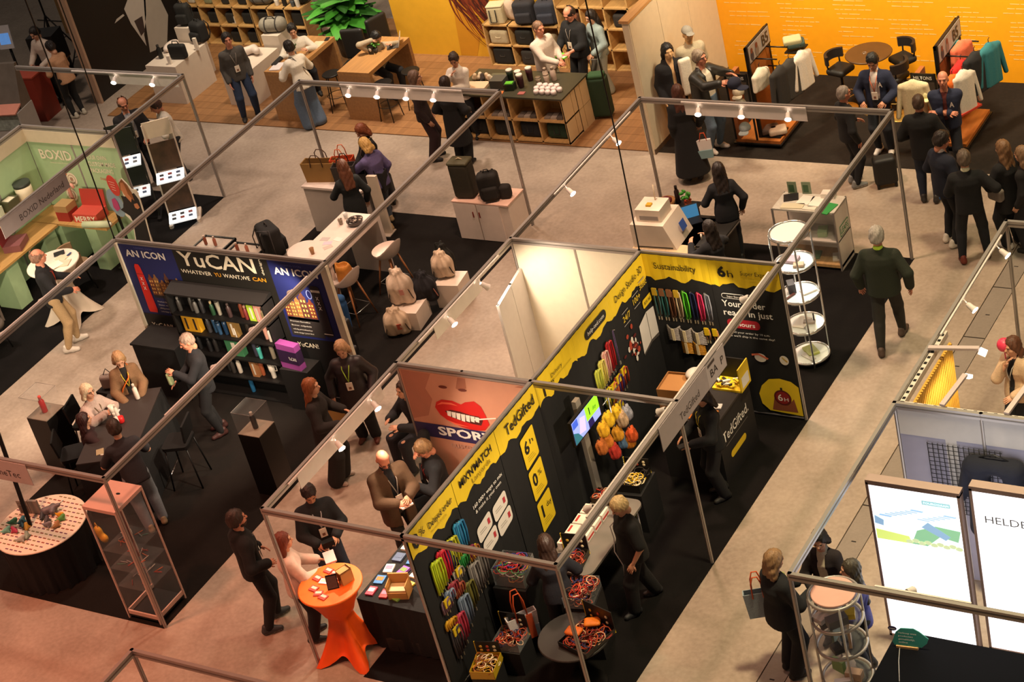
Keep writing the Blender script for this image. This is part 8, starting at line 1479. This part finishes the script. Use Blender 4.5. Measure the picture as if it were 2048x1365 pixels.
P('person in a leather jacket over a white shirt reaching for a cap',FT(1432,300),(60,12),H=1.88,top=dict(c='25231f',open=.09,n='leather_jacket',inf=.028,m=M('23211c',.45,0,.2,20)),shirt='dccfb8',pants=('5a6a7a',0),shoes=('d0c8bc','d8d2c8'),hair=('short','8a7a68'),skin='red',fat=.04,hands=((-.05,.58,1.38),(.2,.50,1.34)),glasses=True,extra=lambda root,s,d: soft(root,'navy_cap',[('e',(.10,.74,1.42),(.13,.11,.10)),('e',(.1,.9,1.36),(.10,.10,.02))],cloth('15172a'),.016))
P('person in a long flared black coat seen from behind',FT(1390,358),(-20,-60),H=1.74,sex='f',top=dict(c='0e0d0f',hem=-.78,flare=.10,n='long_coat',inf=.024),pants=('0c0c0e',.02),shoes=('1a1618','8a8078'),hair=('long.34','4a2618'),hands=(None,(.24,.12,.90)))
paper_bag('white paper bag with orange ribbon held beside the long black coat',(*HD(1405,275,.8)[:2],.42),.4,.24,.1,.32,'d0c8c4','c8481c','7a9aa0')
P('person in black with grey sneakers and glasses beside the trolley case',FT(1712,370),(50,-20),H=1.76,top=dict(c='131214',n='jacket'),pants=('15151a',0),shoes=('7a7a78','cfc8be'),hair=('crop','8a7f76'),skin='red',glasses=True,hands=((-.2,.24,1.0),(.24,.04,.86)))
P('person in an open navy varsity jacket looking down with a badge',FT(1772,305),(-25,50),H=1.82,top=dict(c='1a2038',open=.075,hem=-.10,n='varsity_jacket',inf=.026),shirt='c9bcb4',pants=('23252c',0),shoes=('e2dcd4','e8e4de'),hair=('short','12100f'),skin='tan',badge=True,lanyard='c86a4a',hands=((-.18,.24,1.02),(.18,.24,1.02)),head=(0,.5),extra=varsity)
P('person in a navy varsity jacket standing with folded arms',HD(1884,142,1.80),(-10,60),H=1.80,top=dict(c='1a2038',open=.03,hem=-.10,n='varsity_jacket',inf=.026),shirt='5a2420',pants=('1c1e26',0),hair=('none','8a6a54'),skin='red',hands=((.10,.24,1.18),(-.08,.26,1.16)),fat=.02,head=(0,-.1),extra=varsity)
P('person in a black jacket and blue jeans facing the folded arms',FT(1862,402),(15,-60),H=1.84,top=dict(c='101012',n='jacket',hem=-.18,inf=.03),pants=('1d2536',0),shoes=('2a2826','6a645c'),hair=('crop','4a382c'),skin='red',hands=((-.2,.2,1.0),(.2,.2,1.0)))
P('person in a navy jacket over a white shirt with a blue cloth in his pocket',FT(1905,488),(40,-20),H=1.90,top=dict(c='131828',n='jacket',inf=.026,open=.05),shirt='c8b8b4',pants=('14161c',0),shoes=('d8d0c4','e0dad0'),hair=('short','241a16'),skin='red',head=(-.3,.3),hands=((-.2,.18,.98),(.2,.2,.98)),extra=lambda root,s,d: soft(root,'blue_cloth',[('c',tuple(d['P0'] + np.array([-.19,.02,-.08])),tuple(d['P0'] + np.array([-.2,.04,-.32])),.045,.03)],cloth('2a6ab0'),.014))
P('person in a black sweater with pale collar seen from behind with brown shoes',FT(1952,522),(-10,-60),H=1.84,top=dict(c='0f0f12',n='sweater',inf=.024),shirt='c8c4a8',pants=('14161c',0),shoes=('6a2a1c','3a1a12'),hair=('short','5a4c40'),feet=((-.17,.0),(.17,.06)),hands=((-.1,.3,1.1),(.32,.16,1.08)))
P('person in a black coat with a grey shoulder bag at the right edge',FT(2028,492),(-50,-20),H=1.76,sex='f',top=dict(c='121114',hem=-.3,n='coat',inf=.03),pants=('121216',.03),shoes=('d0c8c0','d8d0c8'),hair=('long.36','7a5a3e'),hands=((-.16,.3,1.05),(.2,.2,1.0)),extra=lambda root,s,d: softbox(root,'shoulder_bag',(-.22,.02,.98),(.12,.26,.2),.04,M('8a8078',.7),.018))
P('person in a black jacket half cut off by the right edge',FT(2066,500),(-50,-10),H=1.72,sex='f',top=dict(c='141214',n='jacket'),pants=(DK,.02),hair=('long.34','7d6046'))
P('person in a dark green sweater walking up the aisle',FT(1785,690),(15,-60),H=1.92,top=dict(c='20261a',n='sweater',inf=.026),shirt='a8c83a',pants=('26241f',.0),shoes=('4a3a30','2a221c'),hair=('short','9a948c'),skin='red',fat=.03,hands=((-.30,.06,.86),(.32,.0,.88)),feet=((-.10,-.22),(.10,.24)))
P('person in a navy black jacket standing near the printer',FT(1472,522),(-30,-60),H=1.72,sex='f',top=dict(c='16171d',n='jacket',hem=-.16),pants=('14151b',.0),hair=('long.34','1e120f'),hands=((-.16,.26,1.1),(.25,.02,.88)))
P('person in a navy sweater seated at the dark desk',HD(1416,438,1.42),(-60,-30),H=1.70,sex='f',top=dict(c='15161c',n='sweater'),pants=(DK,0),pelvis=.60,feet=((-.12,.36),(.12,.36)),hair=('long.30','1c110e'),hands=((-.16,.34,.95),(.18,.34,.95)))
m = MB();m.box(-.2,-.2,.40,.2,.2,.45);m.tube([(0,0,0),(0,0,.4)],.03,8);m.lathe([(.24,0),(.22,.03)],16);single('low_stool',m,BLACKM,'low black stool below the person seated at the dark desk','stool',None,(*HD(1416,438,1.42)[:2],0))
P('person in a beige cardigan with a hand at the mouth',HD(2026,674,1.68),(-40,30),H=1.68,sex='f',top=dict(c='c9a98a',n='cardigan',inf=.03,open=.05),shirt='18141a',pants=(DK,0),hair=('long.14','5a3420'),hands=((-.14,.24,1.0),(.02,.16,1.38)),lanyard='c8c0b8',head=(-.2,.1))
m = MB();m.ell((0,0,0),(.09,.09,.09),0,14,8);m.tube([(0,0,-.09),(0,.05,-1.4)],.008,5);single('pink_balloon',m,M('e03a5a',.4),'pink balloon behind the person in the beige cardigan','balloon',None,(*G(2008,690,1.55)[:2],1.55))
P('person in black with a lime lanyard beside the frame post',FT(1588,1345),(50,-30),H=1.80,sex='f',top=dict(c='121318',n='jacket',hem=-.16,inf=.028),pants=('101218',.03),shoes=('121012','121012'),hair=('long.18','8a6a4a'),fat=.02,lanyard='a8c83a',hands=((-.12,.32,1.04),(.14,.30,1.05)),head=(0,.2))
bag_tote('pale tote bag with orange handles behind the person with lime lanyard',(*HD(1517,1195,1.05)[:2],.78),.5,.28,.12,.34,'8a98a0','c8542a',weave=False,hl=.24)
P('person in a black blazer over a cream blouse with crossed hands',HD(1637,1058,1.70),(-20,50),H=1.70,sex='f',top=dict(c='1c1317',n='blazer',open=.05,hem=-.2),shirt='c0b8a4',pants=(DK,.02),hair=('long.10','16100f'),hands=((-.1,.28,1.08),(.1,.28,1.06)),head=(.1,.3))
P('person in a blue top between the tower and the light box',HD(1702,1122,1.66),(-50,10),H=1.66,sex='f',top=dict(c='3a3a7a',n='top'),pants=(DK,.02),hair=('long.48','3a3328'),hands=((-.12,.3,1.1),(.12,.3,1.1)))
P('person in a purple sweater and jeans touching the bags',FT(785,452),(-55,-15),H=1.70,sex='f',top=dict(c='5f5580',n='sweater',inf=.028),pants=('58606a',.01),shoes=('a8906a','c8b89a'),hair=('long.12','c29a58'),skin='fair',hands=((-.12,.52,1.12),(.22,.12,.86)),lean=.12,head=(0,.5),feet=((-.12,-.06),(.12,.16)))
P('person in dark clothes standing with back turned at the bag table',HD(682,322,1.72),(-40,-50),H=1.72,sex='f',top=dict(c='15191a',n='jacket',hem=-.2),pants=('14161a',.01),hair=('long.36','5a3018'),hands=((-.16,.34,1.1),(.24,.06,.86)),head=(0,.3))
P('person in a black coat bending behind the purple sweater',HD(722,246,1.70),(-40,20),H=1.70,sex='f',top=dict(c='101012',n='coat',hem=-.3,inf=.03),pants=('141318',.02),hair=('long.14','7a3e20'),hands=((-.2,.34,1.0),(.2,.2,.95)),head=(0,.5),extra=bagstrap('c9b8a0',.006))
P('person in a dark sweater holding a green tumbler',HD(372,666,1.80),(-50,20),H=1.80,top=dict(c='17171c',n='sweater',hem=-.16),pants=('121215',0),shoes=('3a1c18','2a1814'),hair=('crop','8a7466'),skin='red',hands=((-.06,.34,1.22),(.10,.34,1.02)),head=(0,.3),extra=lambda root,s,d: MB().lathe([(.04,0),(.045,.02),(.045,.17),(.04,.18)],14,(.03,.44,1.06)).build('green_tumbler',M('a8b88a',.4),root))
P('person in a brown jacket with an orange bag strap',HD(232,706,1.62),(20,50),H=1.66,sex='f',top=dict(c='7a5c40',n='jacket',open=.05,inf=.03),shirt='1c1a1a',pants=(DK,0),hair=('long.18','a8835c'),hands=((-.12,.30,.98),(.14,.30,.98)),head=(0,.6),lanyard='c8b83a',extra=bagstrap('d8681c',.02))
P('person in a pale knit jacket and glasses lifting a white cup',HD(168,772,1.44),(60,15),H=1.66,sex='f',top=dict(c='b5a39a',n='knit_jacket',inf=.03),pants=('1a1a22',0),pelvis=.72,feet=((-.12,.30,.25),(.12,.32,.25)),hair=('long.10','d6c4a4'),hands=((-.1,.34,1.06),(.12,.42,1.14)),lanyard='6a5a3a',glasses=True,extra=lambda root,s,d: MB().lathe([(.03,0),(.04,.15)],12,(.11,.55,1.10)).build('white_cup',paint('e6dccf'),root))
P('person in a maroon sweater seated with back to the plinth',HD(160,830,1.36),(50,-20),H=1.58,sex='f',top=dict(c='2a1214',n='sweater'),pants=('121012',0),pelvis=.70,feet=((-.12,.3,.25),(.12,.3,.25)),hair=('long.40','2e100e'),hands=((-.12,.36,1.0),(.12,.36,1.0)))
P('person in a dark polo and jeans leaning on the black bar table',FT(312,1055),(-40,-60),H=1.82,top=dict(c='211f24',cuff=.4,n='polo_shirt'),pants=('7a8088',.015),shoes=('8a7a60','b8a890'),hair=('short','33241a'),hands=((-.22,.44,1.05),(.18,.40,1.05)),lean=.38,head=(0,.2),feet=((-.08,-.04),(.14,.02)))
P('person in a sparkling dark tunic with a lime lanyard and badge',FT(742,878),(-10,50),H=1.74,sex='f',top=dict(c='1c1416',n='tunic',hem=-.34,flare=.03,inf=.03,m=M('241a1c',.5,0,.9,120)),pants=('121014',.03),shoes=('5a2a1c','3a1a14'),hair=('long.14','a8805c'),fat=.04,badge=True,lanyard='a8c83a',hands=((-.28,.14,.92),(.30,.10,.9)),head=(0,.4))
paper_bag('kraft paper bag carried beside the sparkling dark tunic',(*HD(668,820,.6)[:2],.30),.7,.3,.1,.34,'b08a4c','4a3020')
P('person in a dark brown coat and wide trousers walking past',FT(682,962),(55,-5),H=1.76,sex='f',top=dict(c='1e1614',n='coat',hem=-.28,flare=.02,inf=.028),pants=('1c1816',.07),shoes=('c8b4a8','d8ccc4'),hair=('long.34','8a4c24'),hands=((-.16,.3,1.08),(.16,.3,1.06)))
P('person in a black hooded jacket with a badge outside the frame',FT(548,1250),(55,-25),H=1.88,top=dict(c='101012',n='hooded_jacket',hood=True,inf=.03),pants=('1a181a',.005),shoes=('3a3c3e','9a9488'),hair=('short','2e1e17'),skin='red',badge=True,lanyard='4a4a50',beard='3a261c',hands=((-.2,.16,1.0),(.2,.16,1.0)),feet=((-.12,.10),(.12,-.08)))
P('person in a pale pink blouse behind the frame post',FT(632,1275),(55,-20),H=1.70,sex='f',top=dict(c='d2b4a4',n='blouse',inf=.032,m=M('d0b4a6',.8,0,.2,14)),pants=('141216',.02),shoes=('161416','8a7a70'),hair=('long.20','6a2c18'),hands=((-.12,.34,1.08),(.14,.36,1.06)),extra=lambda root,s,d: MB().box(-.10,.42,1.10,.14,.56,1.12).build('pink_leaflet',paint('d8b0ac'),root))
P('person in a black jacket holding a black camera at the goods table',HD(610,966,1.82),(30,60),H=1.82,top=dict(c='121216',n='jacket',inf=.028),pants=('252c3c',0),hair=('short','241713'),skin='tan',hands=((-.12,.30,1.06),(.12,.30,1.04)),lanyard='9a9aa0',head=(0,.6),badge=True,extra=lambda root,s,d: MB().box(-.07,.36,1.06,.09,.44,1.14).build('black_camera',BLACKM,root))
P('person in a brown corduroy jacket studying a leaflet',HD(757,897,1.84),(40,40),H=1.84,top=dict(c='4a331f',n='corduroy_jacket',hem=-.26,open=.05,inf=.032),shirt='16181f',pants=('241f1c',0),hair=('none','8a5a3a'),skin='red',badge=True,beard='7a5a48',glasses=True,fat=.03,hands=((-.06,.36,1.16),(.10,.36,1.14)),head=(-.1,.7),extra=lambda root,s,d: MB().box(-.06,.42,1.16,.10,.50,1.18).build('white_note',paint('e0cfc4'),root))
P('person in black with a hand at the face seated below the lips poster',HD(855,872,1.60),(-50,20),H=1.78,top=dict(c='141318',n='sweater',inf=.026),pants=('17171b',0),pelvis=.74,feet=((-.14,.34,.22),(.14,.32,.22)),hair=('short','8a6a48'),skin='red',badge=True,lanyard='8a2a24',hands=((-.16,.36,1.02),(.06,.16,1.38)),lean=.12,head=(.1,.6))
P('person in dark trousers seated behind the lips poster edge',HD(815,755,1.36),(-60,40),H=1.78,top=dict(c='17161b',n='jacket',inf=.026),pants=('1c1c24',.01),pelvis=.52,feet=((-.16,.42),(.14,.44)),hair=('short','3a261c'),hands=((-.14,.40,.78),(.14,.38,.80)),lean=.15)
P('person in a navy black jacket leaning over the wristband bins',HD(1088,1080,1.70),(-10,-50),H=1.70,sex='f',top=dict(c='14151f',n='jacket',inf=.026),pants=('121319',.01),hair=('long.30','2e1c14'),hands=((-.2,.34,1.0),(.22,.34,1.0)),lean=.12)
t = bag_tote('white and pale blue tote bag with a broad orange band',(*G(1052,1268,.30)[:2],.25),.9,.32,.12,.36,'c8c4c4','b8481c',weave=False,hl=.34);m = MB();m.taper(-.165,-.066,.165,.066,0,.17,-.012,.004);m.build('blue_lower',cloth('8aa0b0'),t);m = MB();m.box(.04,-.068,.0,.12,-.062,.36);m.build('orange_band',cloth('b8481c'),t)
P('person in black short sleeves walking with a long white cord',FT(1292,1210),(-45,20),H=1.70,sex='f',top=dict(c='0f0f12',cuff=.42,n='shirt',inf=.028),pants=('0e0e12',.03),shoes=('26262a','6a6a6e'),hair=('bun','c8ac7c'),skin='fair',fat=.03,hands=((-.22,.10,.86),(.26,.02,.86)),head=(0,.5),feet=((-.1,.18),(.12,-.2)),extra=lambda root,s,d: MB().tube([d['nb'] + d['r'] * .07,d['fr'](.34,.12),d['fr'](.1,.17,-.03),d['fr'](-.05,.12),d['fr'](-.22,.02,.02),d['fr'](-.40,.02,.04)],.007,5).build('white_cord',paint('b0aaa4'),root))
P('person in black with a yellow lanyard and badge beside the counter',FT(1448,990),(-50,20),H=1.74,sex='f',top=dict(c='101013',n='jacket',inf=.026),pants=('101015',.02),hair=('long.22','20130f'),skin='tan',badge=True,lanyard='d8c02a',hands=((-.16,.32,1.06),(.18,.30,1.0)),head=(.1,.4),extra=lambda root,s,d: MB().box(-.18,.38,1.06,-.10,.50,1.08).build('phone',BLACKM,root))
for lb,at_,kw in (('cream mannequin in a dark hooded coat with a white towel',(-3.12,12.92,0),dict(top=dict(c='17161a',hem=-.42,open=.03,n='hooded_coat',hood=True,inf=.03),hair=('long.05','17161a'),pants=None,extra=lambda root,s,d: softbox(root,'white_towel',(-.20,.16,1.22),(.22,.10,.66),.04,cloth('e6dcc8'),.018))),('cream mannequin in a grey cap and beige shirt',(-3.05,13.55,0),dict(top=dict(c='b3a68c',cuff=.42,n='shirt',inf=.026),hair=('none','8a7a68'),cap=('8f8a80',1),pants=('a89c84',0)))):
 person(lb,at_,(.75,-.66),H=1.86,skin='d2a878',eyes=False,shoes=None,cat='mannequin',name='mannequin',**kw)
t = thing('crossbody_bag','striped grey handbag beside the person in the brown jacket','bag',(-8.05,3.58,.78),.4);softbox(t,'bag_body',(0,0,.12),(.28,.14,.24),.05,M('8a8078',.7,0,.5,30,.3,'weave'),.016);m = MB();m.tube([(-.08,0,.22),(0,0,.34),(.08,0,.22)],.008,5);m.build('handle',BLACKM,t)
m = MB();m.box(-.2,-.2,0,.2,.2,.78);single('bag_stand',m,BLK_CLOTH,'black draped stand under the striped grey handbag','stand',None,(-8.05,3.62,0))
bar_stool_black('black bar chair below the person at the lips poster',(*HD(855,872,1.60)[:2],0),2.2)
